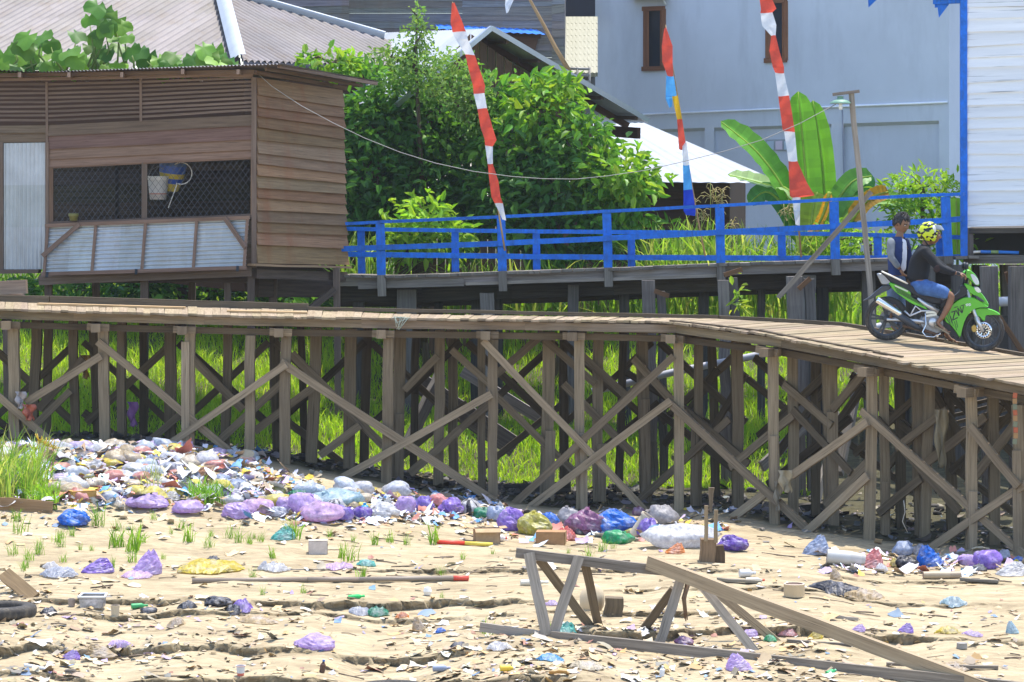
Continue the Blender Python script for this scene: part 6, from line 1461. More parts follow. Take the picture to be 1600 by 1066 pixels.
def bag(u, v, w, h, c, label, kind='full', knot=None, dep=.75, cat='plastic bag', name='plastic_bag', stripe=None, rot=None, lift=0):
    p = GP(u, v); D = p.y; k = D/F; W = w*k/2; H = h*k; sd = R(0, 90); mb = MB()
    Dp = max(W*dep, .04)
    p.y += Dp*.6; p.z = float(gz(p.x, p.y))
    # keep the drawn base line: bottom stays on the ground
    W *= .82; H *= .8
    if kind == 'full':
        nu, nv = 26, 16
        lean = R(-.25, .25); rows = []; sw = R(.85, 1.15)
        for i in range(nv+1):
            th = math.pi*i/nv; row = []
            for j in range(nu+1):
                ph = 2*math.pi*(j % nu)/nu; d = V((math.sin(th)*math.cos(ph), math.sin(th)*math.sin(ph), math.cos(th)))
                f = 1+.42*noise.noise(d*1.25+V((sd, -sd, sd*.3)))+.16*crk(d, 1.9, sd)+.085*crk(d, 4.4, sd+9)
                z = d.z*f
                z2 = (z*.62+.42) if z > -.6 else .02
                sq = 1+.12*(1-abs(z))
                jt = V((R(-.026, .026)*W, R(-.026, .026)*W, R(-.03, .03)*H)) if 0 < j < nu and 0 < i < nv else V((0, 0, 0))
                row.append(jt+p+V((W*d.x*f*sq+lean*W*max(0, z)*.5, Dp*d.y*f*sq, max(0.0, H*min(z2, 1.15)-.01))))
            row[-1] = row[0].copy(); rows.append(row)
        def cf(i, j):
            if stripe: return stripe[(j//2) % len(stripe)]
            return (R(.93, 1.07),)*3
        mb.grid(rows, colf=cf, sm=random.random() < .6)
        if knot is not False:
            a = knot if knot is not None else R(-.8, .8)
            t0 = p+V((a*W*.7+lean*W*.3, -.02, H*(.93-.35*abs(a)))); tip = t0+V((a*W*.45, -.03, H*R(.18, .32)))
            rr = []
            for (s, r) in ((0, .2), (.35, .09), (.5, .05), (.7, .11), (1, .17)):
                q = t0.lerp(tip, s); rr.append([q+V((W*r*math.cos(6.283*j/10)*(1+.4*math.sin(j*2.3)), W*r*math.sin(6.283*j/10)*.6, W*r*.5*math.sin(j*1.9))) for j in range(10)])
            mb.rings(rr, cap=False, col=(.95,)*3)
        for q in range(random.choice((2, 3, 4))):     # loose flaps of film
            a = R(-.9, .9); t0 = p+V((a*W*.8, -R(.2, .9)*Dp, H*R(.05, .85)*(1-.5*abs(a)))); e1 = V((R(-1, 1), R(-.6, .2), R(-.2, .7))).normalized()*W*R(.25, .55); e2 = V((R(-.6, .6), R(-.5, .2), R(-.6, .4))).normalized()*W*R(.2, .4)
            g = [[t0+e1*(x/3)+e2*(y/3)*(1-.5*x/3)+V((R(-.06, .06), R(-.06, .06), R(-.05, .05)))*W for x in range(4)] for y in range(4)]
            for r_ in g:
                for k_ in r_: k_.z = max(k_.z, float(gz(k_.x, k_.y))+.004)
            mb.grid(g, sm=False, colf=lambda i, j: (R(.85, 1.15),)*3)
    elif kind == 'flat':
        nu, nv = 24, 12; rows = []; rt = rot if rot is not None else R(-.3, .3)
        for i in range(nv+1):
            row = []
            for j in range(nu+1):
                a, b = j/nu*2-1, i/nv*2-1
                ed = 1-.22*noise.noise(V((math.atan2(b, a)*1.5, sd, 0)))
                x = a*(1-.3*b*b)*W*ed; y = b*(1-.35*a*a)*Dp*ed
                r = max(abs(a), abs(b)); env = (1-r**2.2)
                z = H*(.10+.9*env*max(0, .55+.5*crk(V((a*1.3, b*.8, 0)), 1.3, sd)))+(.03*H*crk(V((a, b, 0)), 3, sd))
                X = p.x+x*math.cos(rt)-y*math.sin(rt)*.5; Y = p.y+y+x*math.sin(rt)*.3
                row.append(V((X, Y, min(float(gz(X, Y)), p.z+.03)+max(.004, z))))
            rows.append(row)
        for r_ in rows:
            for k_ in r_: k_ += V((R(-.03, .03)*W, R(-.02, .02)*W, R(-.0, .10)*H))
        mb.grid(rows, colf=lambda i, j: (R(.86, 1.12),)*3, sm=False)
    elif kind == 'peak':   # slack open bag standing up to one side
        nu, nv = 24, 12; rows = []; s = 1 if (rot or 0) >= 0 else -1
        for i in range(nv+1):
            t = i/nv; row = []
            for j in range(nu+1):
                ph = 6.2832*(j % nu)/nu; d = V((math.cos(ph), math.sin(ph), t)); f = 1+.14*crk(d, 1.5, sd)+.09*crk(d, 3.4, sd)
                rx = W*(1-.80*t**1.5)*f; ry = Dp*.8*(1-.8*t)*f
                row.append(p+V((d.x*rx+s*W*.45*t, d.y*ry, H*t*(1+.05*t*math.sin(ph*3+sd)+.05*t*crk(d, 2, sd)))))
            for k_ in row[1:-1]: k_ += V((R(-.05, .05)*W, R(-.05, .05)*W, R(-.03, .05)*H*(i > 0)))
            rows.append(row)
        mb.grid(rows, colf=lambda i, j: (R(.86, 1.12),)*3, sm=False)
    o = mb.build(name, pm(c), origin=p)
    return tag(o, label, cat, LITTER)
B = bag
B(115, 823, 52, 26, 'blue', 'bright blue full plastic bag lying alone in front of the rubbish heap', knot=0.1)
B(232, 797, 62, 25, 'lilac', 'lilac bag lying at the front of the heap right of the printed carton')
B(291, 805, 46, 22, 'lilac', 'slumped lilac bag in front of the green grass clump in the heap')
B(368, 809, 42, 27, 'lilac', 'leftmost bag of the lilac row, right of the green grass clump')
B(404, 805, 50, 32, 'pinklilac', 'pinkish lilac bag second in the lilac row under the first long brace')
B(432, 808, 28, 18, 'clear', 'small clear bag with red specks in front of the lilac row')
B(447, 799, 32, 24, 'lilac', 'lilac bag between the pinkish bag and the large lilac bag')
B(474, 803, 54, 36, 'lilac', 'large rounded lilac bag below the green sheet')
B(500, 816, 66, 32, 'pinklilac', 'very wide pale lilac bag spread at the front of the lilac row')
B(533, 814, 38, 26, 'violet', 'violet bag at the right end of the lilac row')
B(565, 812, 33, 23, 'deep', 'deep purple tied bag left of the full white bag')
B(600, 811, 46, 28, 'white', 'full white bag between the deep purple bag and the violet bag', knot=-.8)
B(633, 801, 34, 28, 'lilac', 'lilac bag leaning on the violet bag behind the white bag')
B(662, 800, 30, 26, 'violet', 'violet bag right of the leaning lilac bag')
B(704, 803, 36, 27, 'purple', 'purple bag beside the black and white striped bag')
B(735, 803, 36, 28, 'white', 'black and white striped tied bag', stripe=[(1, 1, 1), (.06, .06, .08)], knot=0)
B(758, 811, 38, 17, 'dkgreen', 'dark green crumpled bag right of the striped bag')
B(469, 779, 54, 15, 'dkgreen', 'green plastic sheet draped over the back of the lilac row', kind='flat', cat='plastic sheet', name='plastic_sheet')
B(523, 790, 76, 26, 'aqua', 'long translucent white bag stuffed full behind the lilac row', knot=.9)
B(522, 796, 28, 18, 'white', 'narrow striped bag with dark bands resting against the translucent bag', stripe=[(1, 1, 1), (.05, .06, .1)], knot=False)
B(432, 773, 28, 14, 'olive', 'small mustard yellow bag at the top of the lilac row')
B(431, 792, 36, 16, 'violet', 'flat violet bag wedged behind the pinkish lilac bag', kind='flat')
B(612, 780, 36, 14, 'yellow', 'yellow crumpled bag behind the full white bag', kind='peak')
B(640, 779, 22, 10, 'yellow', 'small yellow rag of plastic right of the yellow crumpled bag', kind='flat')
B(556, 781, 18, 12, 'orange', 'small orange and red scrap bag behind the blue tub', kind='flat')
B(686, 793, 34, 22, 'pink', 'salmon clear bag between the violet and purple bags', knot=False)
B(650, 788, 40, 14, 'palelue', 'pale bluish film behind the violet bag', kind='flat')
B(441, 845, 42, 24, 'teal', 'turquoise slack bag alone on the mud below the lilac row', kind='peak', rot=1)
B(798, 829, 40, 42, 'purple', 'purple tied bag at the left end of the big bag cluster')
B(775, 815, 30, 26, 'palelue', 'pale blue and red bag behind the purple tied bag')
B(833, 835, 52, 40, 'olive', 'yellow green full bag with gathered knot in the middle of the cluster', knot=0)
B(859, 824, 28, 26, 'blue', 'blue bag half hidden behind the yellow green bag')
B(886, 818, 36, 30, 'grey', 'grey violet translucent bag behind the maroon bag')
B(914, 835, 56, 44, 'maroon', 'large maroon see-through bag full of rubbish', knot=.1)
B(884, 845, 44, 24, 'red', 'red and white slack bag in front of the maroon bag', kind='flat')
B(960, 834, 62, 42, 'blue', 'biggest bright blue bag lying left of the beige bucket', knot=-1)
B(967, 850, 48, 23, 'green', 'bright green shiny bag in front of the biggest blue bag', knot=.4)
B(997, 806, 18, 16, 'maroon', 'small dark maroon bag behind the beige bucket')
B(1012, 842, 32, 34, 'violet', 'violet bag propped against the beige bucket')
B(1032, 844, 46, 25, 'sky', 'sky blue bag between the violet bag and the long white sack')
B(1034, 818, 46, 34, 'grey', 'greyish sheer bag with a teal tip behind the long white sack', knot=-1)
B(1068, 857, 106, 40, 'white', 'long white sack lying left of the stake stump', knot=False, cat='sack', name='sack', dep=.45)
B(1145, 861, 48, 27, 'deep', 'dark violet bag just right of the stake stump')
B(1055, 866, 34, 18, 'orange', 'bright orange folded bag on the mud in front of the long white sack', kind='peak', rot=1)
B(988, 838, 26, 14, 'olive', 'small olive bag between the green bag and the bucket', knot=False)
B(905, 836, 18, 12, 'black', 'small black crumpled bag in front of the maroon bag', kind='flat')
B(1275, 868, 46, 34, 'palelue', 'pale blue translucent bag with a grip hole at the foot of the ramp brace', kind='peak', rot=1)
B(1362, 889, 40, 33, 'pink', 'salmon pink bag left of the row at the right end', kind='peak', rot=.1)
B(1378, 893, 26, 14, 'white', 'small white wad beside the salmon pink bag', kind='flat')
B(1411, 869, 34, 24, 'palelue', 'pale blue crumpled bag behind the black bag')
B(1437, 870, 20, 22, 'grey', 'little grey bag tucked behind the right blue bag')
B(1456, 886, 48, 38, 'blue', 'bright blue bag with a peak in the row at the right end', kind='peak', rot=-.2)
B(1416, 888, 36, 22, 'black', 'black bag in front of the right blue bag')
B(1441, 886, 20, 14, 'white', 'white paper wad leaning on the right blue bag', kind='peak')
B(1545, 889, 50, 31, 'purple', 'purple bag with lighter folds near the right edge')
B(1513, 884, 30, 20, 'lilac', 'lilac bag joined to the purple bag at the right edge')
B(1530, 893, 34, 14, 'black', 'black scrap bag below the purple bag', kind='flat')
B(1582, 901, 54, 24, 'white', 'white sheet of plastic at the right edge of the bank', kind='peak', rot=1)
B(1569, 878, 22, 22, 'clear', 'clear bag behind the purple bag at the right edge')
B(1592, 880, 16, 12, 'blue', 'small blue bag at the far right under the brace', knot=False)
B(1398, 888, 20, 18, 'yellow', 'yellow and white wrapper left of the black bag', kind='flat')
# middle and lower bank
B(150, 896, 56, 25, 'purple', 'purple cone shaped bag lying open on the mud left of the tall lilac bag', kind='peak', rot=1)
B(227, 899, 52, 42, 'lilac', 'tall lilac bag standing in a peak on the mud', kind='peak', rot=.2)
B(212, 904, 62, 10, 'pinklilac', 'flat lilac skirt of plastic in front of the tall lilac bag', kind='flat')
B(90, 905, 70, 20, 'clear', 'milky white bag spread on the mud left of the purple cone bag', kind='flat')
B(78, 889, 32, 12, 'white', 'small white film behind the milky white bag', kind='flat')
B(326, 896, 130, 19, 'yellow', 'long yellow crumpled bag sheet across the mud', kind='flat')
B(332, 881, 30, 12, 'black', 'black crumpled scrap behind the long yellow bag', kind='flat')
B(430, 894, 56, 17, 'white', 'row of white crumpled bags right of the long yellow bag', kind='flat')
B(410, 892, 18, 15, 'white', 'small upright white bag beside the long yellow bag', kind='peak')
B(527, 890, 62, 11, 'pinklilac', 'flat faded lilac cloth on the mud below the concrete lump', kind='flat')
B(572, 886, 38, 12, 'teal', 'teal and purple flat bag beside the faded lilac cloth', kind='flat')
B(338, 948, 40, 17, 'black', 'shiny black bag on the mud ledge', knot=-.6)
B(378, 958, 42, 20, 'purple', 'purple scrunched bag right of the shiny black bag', kind='flat')
B(364, 962, 32, 12, 'black', 'dark slack bag underneath the purple scrunched bag', kind='flat')
B(493, 1015, 60, 27, 'lilac', 'smooth lilac dome shaped bag at the bottom ledge', knot=False)
B(108, 1032, 34, 17, 'purple', 'small purple crumpled bag near the bottom left corner', kind='peak')
B(186, 1021, 48, 12, 'lilac', 'lilac sheet folded over brown paper at the bottom left', kind='flat')
B(232, 967, 26, 12, 'black', 'small dark blue grey bag near the plastic tray', knot=False)
B(292, 952, 36, 13, 'black', 'black foil bag left of the shiny black bag', kind='flat')
B(75, 962, 34, 14, 'black', 'sooty black rag beside the old tyre', kind='flat')
B(1157, 1050, 46, 30, 'lilac', 'lilac bag caught against the base board of the broken trestle', kind='peak', rot=-.4)
B(1172, 997, 24, 16, 'lilac', 'small lilac bag behind the broken trestle legs', knot=False)
B(1070, 1009, 26, 17, 'maroon', 'dusty red bag inside the broken trestle', knot=False)
B(1232, 995, 40, 16, 'pink', 'pink torn bag behind the long beam of the trestle', kind='flat')
B(1204, 1004, 26, 12, 'green', 'green torn bag behind the long beam of the trestle', kind='flat')
B(1274, 999, 26, 18, 'yellow', 'yellow small bag above the long trestle beam', kind='peak')
B(1341, 990, 26, 13, 'lilac', 'lilac scrap bag just above the long trestle beam', kind='peak')
B(1415, 998, 28, 17, 'purple', 'round lilac purple bag on the mud at lower right', kind='peak', rot=.1)
B(1482, 990, 50, 14, 'yellow', 'yellow torn bag at lower right', kind='flat')
B(1521, 994, 42, 10, 'lilac', 'flat lilac strip beside the yellow torn bag at lower right', kind='flat')
B(1583, 992, 22, 22, 'aqua', 'small white tied bag at the right edge of the lower bank', kind='peak', rot=-.1)
B(1490, 949, 52, 14, 'aqua', 'white translucent film on the open mud at right', kind='flat')
B(863, 947, 32, 10, 'lilac', 'lilac scrap between the legs of the broken trestle', kind='flat')
B(885, 992, 40, 14, 'teal', 'teal printed bag at the foot of the broken trestle', kind='flat')
B(860, 1034, 56, 12, 'sky', 'faded blue rag on the mud left of the base board', kind='flat')
B(780, 1018, 50, 15, 'white', 'crushed white carton bag left of the base board', kind='flat')
B(715, 1013, 34, 12, 'black', 'navy rag on the mud in the lower centre', kind='flat')
B(688, 990, 22, 10, 'blue', 'small blue wrapper near the tan pot in the lower centre', kind='flat')
B(563, 962, 44, 13, 'clear', 'long clear bottle sleeve on the middle mud', kind='flat')
B(590, 965, 46, 16, 'dkgreen', 'tangled pale green net on the middle mud', kind='flat', cat='net', name='net')
B(628, 967, 28, 10, 'orange', 'orange wrapper beside the green net', kind='flat')
B(918, 1047, 70, 14, 'cream', 'creamy crumpled paper sheet under the base board', kind='flat', cat='paper', name='paper_sheet')
B(156, 1032, 56, 22, 'tan', 'brown paper cone under the lilac sheet at bottom left', kind='peak', rot=-1, cat='paper', name='paper_sheet')
B(275, 980, 36, 15, 'tan', 'tan crumpled paper lump on the left mud', kind='flat', cat='paper', name='paper_sheet')
B(402, 972, 80, 9, 'tan', 'long brown paper strip below the purple scrunched bag', kind='flat', cat='paper', name='paper_sheet')
B(655, 988, 24, 26, 'tan', 'tan pointed husk standing on the mud in the lower centre', kind='peak', rot=-.3, cat='husk', name='husk')
B(1308, 908, 22, 20, 'tan', 'tan pointed husk on the mud at right', kind='peak', rot=-.2, cat='husk', name='husk')
B(1312, 931, 108, 15, 'black', 'black tarpaulin sheet lying flat on the right mud', kind='flat', cat='tarpaulin', name='tarpaulin')
B(1350, 936, 80, 14, 'tan', 'brown board like paper folded beside the black tarpaulin', kind='flat', cat='paper', name='paper_sheet')
B(1490, 1052, 80, 12, 'tan', 'sandy cardboard sheet at the lower right corner', kind='flat', cat='cardboard', name='cardboard_sheet')
# heap at the left: individual bags that stand out
HP = [(20, 713, 30, 22, 'purple', 'purple bag at the top left of the heap behind the tall grass'), (55, 715, 40, 20, 'palelue', 'pale blue bag at the back of the heap by the leftmost stilts'), (95, 712, 38, 24, 'white', 'white striped bag at the back of the heap under the second stilt'),
      (78, 733, 34, 18, 'white', 'white bag beside the tall grass clump in the heap'), (80, 745, 26, 16, 'pink', 'pink bag next to the tall grass clump in the heap'), (105, 738, 30, 20, 'white', 'plain white bag in the centre of the heap'), (82, 726, 18, 10, 'red', 'small red scrap bag high in the heap'),
      (128, 728, 28, 16, 'palelue', 'small pale bag by the foot of a back stilt'), (142, 742, 44, 26, 'white', 'large white bag left of the yellow bags'), (172, 735, 38, 20, 'yellow', 'mustard yellow bag left of the pair of yellow bags'), (206, 728, 34, 16, 'olive', 'yellow olive bag highest of the yellow bags'), (202, 742, 42, 16, 'yellow', 'bright yellow crumpled bag in the heap centre'),
      (175, 757, 48, 22, 'cream', 'milky bag with red print in front of the yellow bags'), (120, 757, 38, 16, 'red', 'orange red bag low in the heap'), (214, 769, 36, 18, 'palelue', 'pale blue bag right of the milky bag'), (213, 757, 24, 14, 'black', 'black netted bag right of the yellow bags'),
      (240, 730, 44, 22, 'palelue', 'pale blue bag at the right shoulder of the heap'), (262, 742, 36, 20, 'clear', 'clear bag right of the pale blue shoulder bag'), (232, 755, 34, 20, 'clear', 'clear bag behind the grey plant in the heap'), (300, 752, 40, 18, 'palelue', 'bluish bag beside the slatted crate'), (285, 768, 46, 16, 'white', 'white bag left of the green grass clump'),
      (345, 756, 30, 16, 'palelue', 'small bluish bag under the short plank'), (365, 768, 44, 18, 'palelue', 'bluish white bag right of the green grass clump'), (388, 775, 30, 16, 'clear', 'clear bag near the foot of the long brace'), (392, 764, 30, 14, 'palelue', 'crumpled bluish bag where the long brace meets the heap'), (360, 782, 36, 18, 'white', 'white bag behind the leftmost lilac bag'), (405, 778, 26, 14, 'aqua', 'pale aqua foam bag behind the pinkish lilac bag'),
      (205, 779, 44, 14, 'cream', 'cream bag in front of the pale blue bag'), (180, 790, 40, 12, 'cream', 'flattened cream bag at the front of the heap'), (262, 785, 40, 16, 'white', 'white bag behind the slumped lilac bag'), (108, 770, 50, 20, 'tan', 'brown paper bag at the front left of the heap'), (130, 785, 50, 14, 'tan', 'torn brown sheet at the front of the heap'), (155, 768, 20, 10, 'orange', 'small orange wrapper in the heap'), (322, 745, 22, 12, 'red', 'small red carton by the slatted crate'), (90, 756, 16, 24, 'black', 'black bag beside the tall grass clump'), (248, 716, 18, 10, 'blue', 'tiny blue bag on the heap shoulder'), (280, 748, 22, 12, 'violet', 'small violet bag on the right of the heap')]
for q in HP: B(*q[:5], q[5], kind=random.choice(['full', 'full', 'flat', 'peak']))
for o in list(COL.objects):
    if o.get('group') == LITTER and o.name.split('.')[0] != 'plastic_bag': o['group'] = 'paper and sheet litter on the bank'

# boxes, cartons
def carton(u, v, w, h, dep, label, col=(1, 1, 1), yaw=.15, open_=True, mat='card', name='cardboard_box', cat='box'):
    p = GP(u, v); D = p.y; k = D/F; W, H, T = w*k, h*k, dep; X = V((math.cos(yaw), math.sin(yaw), 0)); Y = V((-math.sin(yaw), math.cos(yaw), 0))
    t = thing(name, p, label, cat); mb = MB(); b = p-V((0, 0, .01)); th = .008
    c = [b-X*W/2, b+X*W/2, b+X*W/2+Y*T, b-X*W/2+Y*T]
    for i in range(4):
        a, d = c[i], c[(i+1) % 4]; n = (d-a).cross(ZUP).normalized()
        mb.rings([[a, d, d-n*th, a-n*th], [a+V((0, 0, H*R(.93, 1))), d+V((0, 0, H*R(.93, 1))), d-n*th+V((0, 0, H)), a-n*th+V((0, 0, H))]], col=tuple(x*R(.9, 1.1) for x in col), sm=False)
    mb.build('shell', M[mat], t)
    mb = MB()
    if open_:
        for i, l, up in ((0, .35, -.5), (3, .45, .2), (1, .4, .1)):
            a, d = c[i]+V((0, 0, H)), c[(i+1) % 4]+V((0, 0, H)); n = (d-a).cross(ZUP).normalized(); f = n*T*l+V((0, 0, T*l*up)); mb.rings([[a, d, d+V((0, 0, th)), a+V((0, 0, th))], [a+f, d+f, d+f+V((0, 0, th)), a+f+V((0, 0, th))]], col=tuple(x*1.1 for x in col), sm=False)
    else: mb.rings([[q+V((0, 0, H)) for q in c], [q+V((0, 0, H+.01)) for q in c]], col=tuple(x*1.05 for x in col), sm=False)
    mb.build('flap', M[mat], t); return t
carton(762, 850, 40, 24, .22, 'upright open cardboard box right of the red and yellow rod', yaw=.12)
carton(860, 852, 46, 20, .25, 'low closed cardboard box in front of the yellow green bag', (.85, .7, .6), yaw=-.1, open_=False)
carton(132, 788, 40, 20, .22, 'printed yellow brown carton at the front of the heap', (1.3, 1.05, .5), yaw=.5, open_=False)
carton(180, 776, 20, 11, .14, 'small carton with yellow lining right of the printed carton', (.9, .85, .7), yaw=.1)
carton(497, 867, 30, 22, .12, 'mottled grey white foam block standing on the mud', (1.6, 2.0, 2.9), yaw=.06, open_=False, name='foam_block', cat='foam block')
carton(304, 805, 14, 14, .08, 'small whitish beaker box in front of the slumped lilac bag', (1.4, 1.6, 1.7), open_=False)
def tray():
    p = GP(143, 951); D = p.y; k = D/F; t = thing('plastic_tray', p, 'clear rectangular plastic tray with a pale rim on the left ledge', 'tray'); mb = MB(); w, h, d = 19*k, 18*k, .22
    lo = [p+V((-w*.9, 0, 0)), p+V((w*.9, 0, 0)), p+V((w*.9, d, 0)), p+V((-w*.9, d, 0))]; hi = [p+V((-w-.01, -.02, h)), p+V((w+.01, -.02, h)), p+V((w, d, h*1.05)), p+V((-w, d, h*1.05))]
    mb.rings([lo, hi], cap=False, sm=False, col=(.55, .5, .45)); mb.poly(lo, (.5, .45, .4)); mb.build('tub', M['clear'], t)
    mb = MB(); 
    for i in range(4): mb.tube([hi[i], hi[(i+1) % 4]], .012, 6, col=(.8, .8, .8))
    mb.build('rim', M['paint'], t)
tray()
def crate():
    p = GP(312, 752); t = thing('slatted_crate', p, 'broken brown slatted plastic crate leaning in the heap below the short plank', 'crate'); mb = MB(); D = p.y
    a, b_, c, d = P(290, 752, D), P(322, 750, D), P(336, 728, D+.1), P(312, 732, D+.1)
    for i in range(6):
        f = i/5; mb.beam(a.lerp(b_, f), d.lerp(c, f), .015, .02, col=(.6, .35, .22))
    for i in range(4):
        f = i/3; mb.beam(a.lerp(d, f)+V((0, -.01, 0)), b_.lerp(c, f)+V((0, -.01, 0)), .02, .02, col=(.62, .36, .22))
    mb.build('slats', M['paint'], t)
crate()
# tubs, cups, bottles
def lathe_thing(name, u, v, hpx, prof, cols, label, cat, ax=(0, 0, 1), group=None, lift=0):
    p = GP(u, v); k = p.y/F*hpx; mb = MB()
    A = V(ax).normalized(); r0 = max(r for r, _ in prof)
    if abs(A.z) < .6: p = p+V((0, 0, r0*k*.9)); p -= A*k*.5*max(t for _, t in prof)
    mb.lathe(p, ax, [(r*k, t*k) for r, t in prof], 14, cols=cols); o = mb.build(name, M['paint'], origin=p-V((0, 0, 0))); return tag(o, label, cat, group)
BOT = [(.001, 0), (.15, .0), (.16, .06), (.16, .62), (.07, .8), (.06, .88), (.075, .88), (.075, 1.0), (.001, 1.0)]
def bottle(u, v, L, body, capc, label, ax=(1, .3, .02), fat=1.0):
    lathe_thing('bottle', u, v, L, [(r*fat, t) for r, t in BOT], [body]*5+[capc]*3, label, 'bottle', ax, 'bottles thrown on the bank')
bottle(218, 951, 26, (.05, .35, .12), (.05, .3, .1), 'green glass bottle lying on the ledge right of the plastic tray')
bottle(557, 938, 26, (.03, .5, .12), (.03, .55, .14), 'bright green plastic bottle top lying on the middle mud', (1, .1, .1))
bottle(1299, 1057, 20, (.03, .38, .12), (.2, .5, .3), 'green bottle beside the base board at lower right', (.6, .5, .2), 1.6)
bottle(503, 1052, 20, (.10, .05, .03), (.02, .14, .45), 'small dark bottle with a blue cap standing near the bottom', (.15, 0, 1), 1.4)
bottle(690, 1051, 28, (.28, .32, .42), (.3, .3, .4), 'grey blue bottle lying left of the big tyre', (1, .1, 0), 1.2)
bottle(793, 1050, 24, (.7, .5, .05), (.8, .8, .8), 'yellow bottle lying in the lower centre', (1, .2, 0), 1.4)
bottle(835, 915, 44, (.62, .58, .48), (.7, .68, .6), 'long cream bottle lying behind the broken trestle', (1, .15, 0), .7)
bottle(755, 838, 32, (.72, .74, .8), (.05, .15, .6), 'white and blue tube lying at the foot of the upright cardboard box', (1, .1, 0), .5)
bottle(783, 846, 18, (.75, .7, .7), (.7, .1, .05), 'short white bottle with a red band right of the upright cardboard box', (1, .2, 0), 1.8)
bottle(1168, 902, 26, (.6, .6, .6), (.7, .7, .7), 'grey white can lying right of the stake stump', (1, .2, 0), 1.5)
bottle(1180, 911, 30, (.55, .5, .4), (.65, .12, .05), 'muddy bottle with orange label on the mud right of the trestle', (1, .1, 0), .9)
bottle(1034, 1057, 16, (.75, .75, .75), (.8, .8, .8), 'small white bottle near the bottom under the trestle', (.1, 0, 1), 1.6)
bottle(60, 1046, 46, (.62, .66, .72), (.7, .7, .7), 'long pale tube lying at the bottom left', (1, -.2, -.15), .4)
bottle(445, 800, 26, (.6, .62, .7), (.2, .3, .7), 'clear squashed bottle in front of the lilac row', (1, .2, 0), 1.0)
bottle(570, 800, 14, (.02, .3, .6), (.03, .35, .7), 'small blue tub behind the deep purple bag', (0, 0, 1), 2.6)
lathe_thing('plastic_cup', 376, 1062, 17, [(.001, 0), (.3, 0), (.4, .95), (.45, .95), (.45, 1.0), (.4, 1.0), (.36, .3)], [(.7, .7, .7), (.6, .15, .1), (.8, .8, .8), (.8, .8, .8), (.8, .8, .8), (.6, .6, .6)], 'red white and blue paper cup standing at the bottom edge', 'cup')
lathe_thing('plastic_cup', 180, 966, 18, [(.001, 0), (.32, 0), (.38, .9), (.4, .9), (.4, 1.0), (.34, 1.0), (.3, .3)], [(.45, .35, .25), (.5, .42, .3), (.5, .42, .3), (.55, .45, .3), (.5, .4, .3), (.3, .2, .15)], 'muddy plastic cup upright on brown paper left of the black bag', 'cup')
lathe_thing('plastic_cup', 112, 948, 12, [(.001, 0), (.4, 0), (.5, .9), (.5, 1.0), (.42, 1.0), (.4, .3)], [(.35, .28, .24)]*5, 'small brown cup left of the plastic tray', 'cup')
lathe_thing('tin_can', 1241, 932, 20, [(.001, 0), (.82, 0), (.84, .03), (.82, .06), (.82, .94), (.84, .97), (.82, 1), (.7, 1), (.7, .9), (.001, .9)], [(.5, .4, .3), (.6, .5, .35), (.5, .38, .22), (.56, .42, .25), (.6, .5, .35), (.6, .5, .35), (.6, .5, .4), (.3, .2, .15), (.3, .2, .15)], 'wide rusty tan tin can standing on the right mud by the tarpaulin', 'can')
lathe_thing('tin_can', 1503, 1014, 9, [(.001, 0), (.9, 0), (.95, .1), (.9, .9), (.95, 1), (.8, 1), (.001, .8)], [(.3, .28, .25)]*6, 'low dark can ring on the lower right mud', 'can')
lathe_thing('bucket', 993, 838, 38, [(.001, 0), (.30, 0), (.33, .5), (.36, .9), (.4, .92), (.4, 1), (.34, 1), (.3, .2)], [(.55, .47, .35)]*7, 'beige bucket lying on its side among the big bags', 'bucket', (.55, -.1, .75))
lathe_thing('pvc_pipe', 1322, 884, 60, [(.001, 0), (.2, 0), (.19, .02), (.19, .6), (.15, .9), (.12, 1.0), (.001, 1.0)], [(.12, .12, .16), (.45, .44, .42), (.48, .47, .45), (.45, .43, .4), (.4, .38, .36), (.3, .3, .3)], 'grey tapering pipe end lying beside the pale blue bag at the ramp brace', 'pipe', (1, -.05, -.08))
lathe_thing('log', 1472, 905, 60, [(.001, 0), (.1, 0), (.11, .3), (.095, .7), (.1, 1), (.001, 1)], [(.3, .2, .14), (.38, .3, .2), (.4, .32, .22), (.36, .28, .2), (.3, .2, .1)], 'short driftwood log on the right mud below the blue bag', 'log', (1, .1, 0))
lathe_thing('ball', 668, 931, 14, [(.02, 0), (.35, .08), (.5, .5), (.35, .92), (.02, 1)], [(.75, .73, .68)]*4, 'white sealed jug lying on the middle mud right of the pole', 'jug')
def rod(pts, r, cols, label, name='pole'):
    mb = MB(); q = [GP(u, v) for u, v in pts]; r0 = r if not hasattr(r, '__len__') else r[0]
    for i in range(len(q)-1): mb.tube([q[i]+V((0, 0, r0)), q[i+1]+V((0, 0, r0))], r0, 7, col=cols[min(i, len(cols)-1)])
    return tag(mb.build(name, M['paint']), label, 'pole')
rod([(300, 913), (480, 911), (560, 910), (708, 908), (732, 908)], .03, [(.26, .2, .15), (.27, .21, .16), (.27, .22, .17), (.62, .08, .05)], 'long dark pole with a red taped end lying on the mud')
rod([(395, 893), (560, 891)], .008, [(.25, .22, .18)], 'very thin dark stick lying above the long pole')
rod([(683, 851), (726, 853), (770, 855)], .025, [(.75, .06, .03), (.7, .55, .08)], 'red and yellow rod lying below the upright cardboard box')
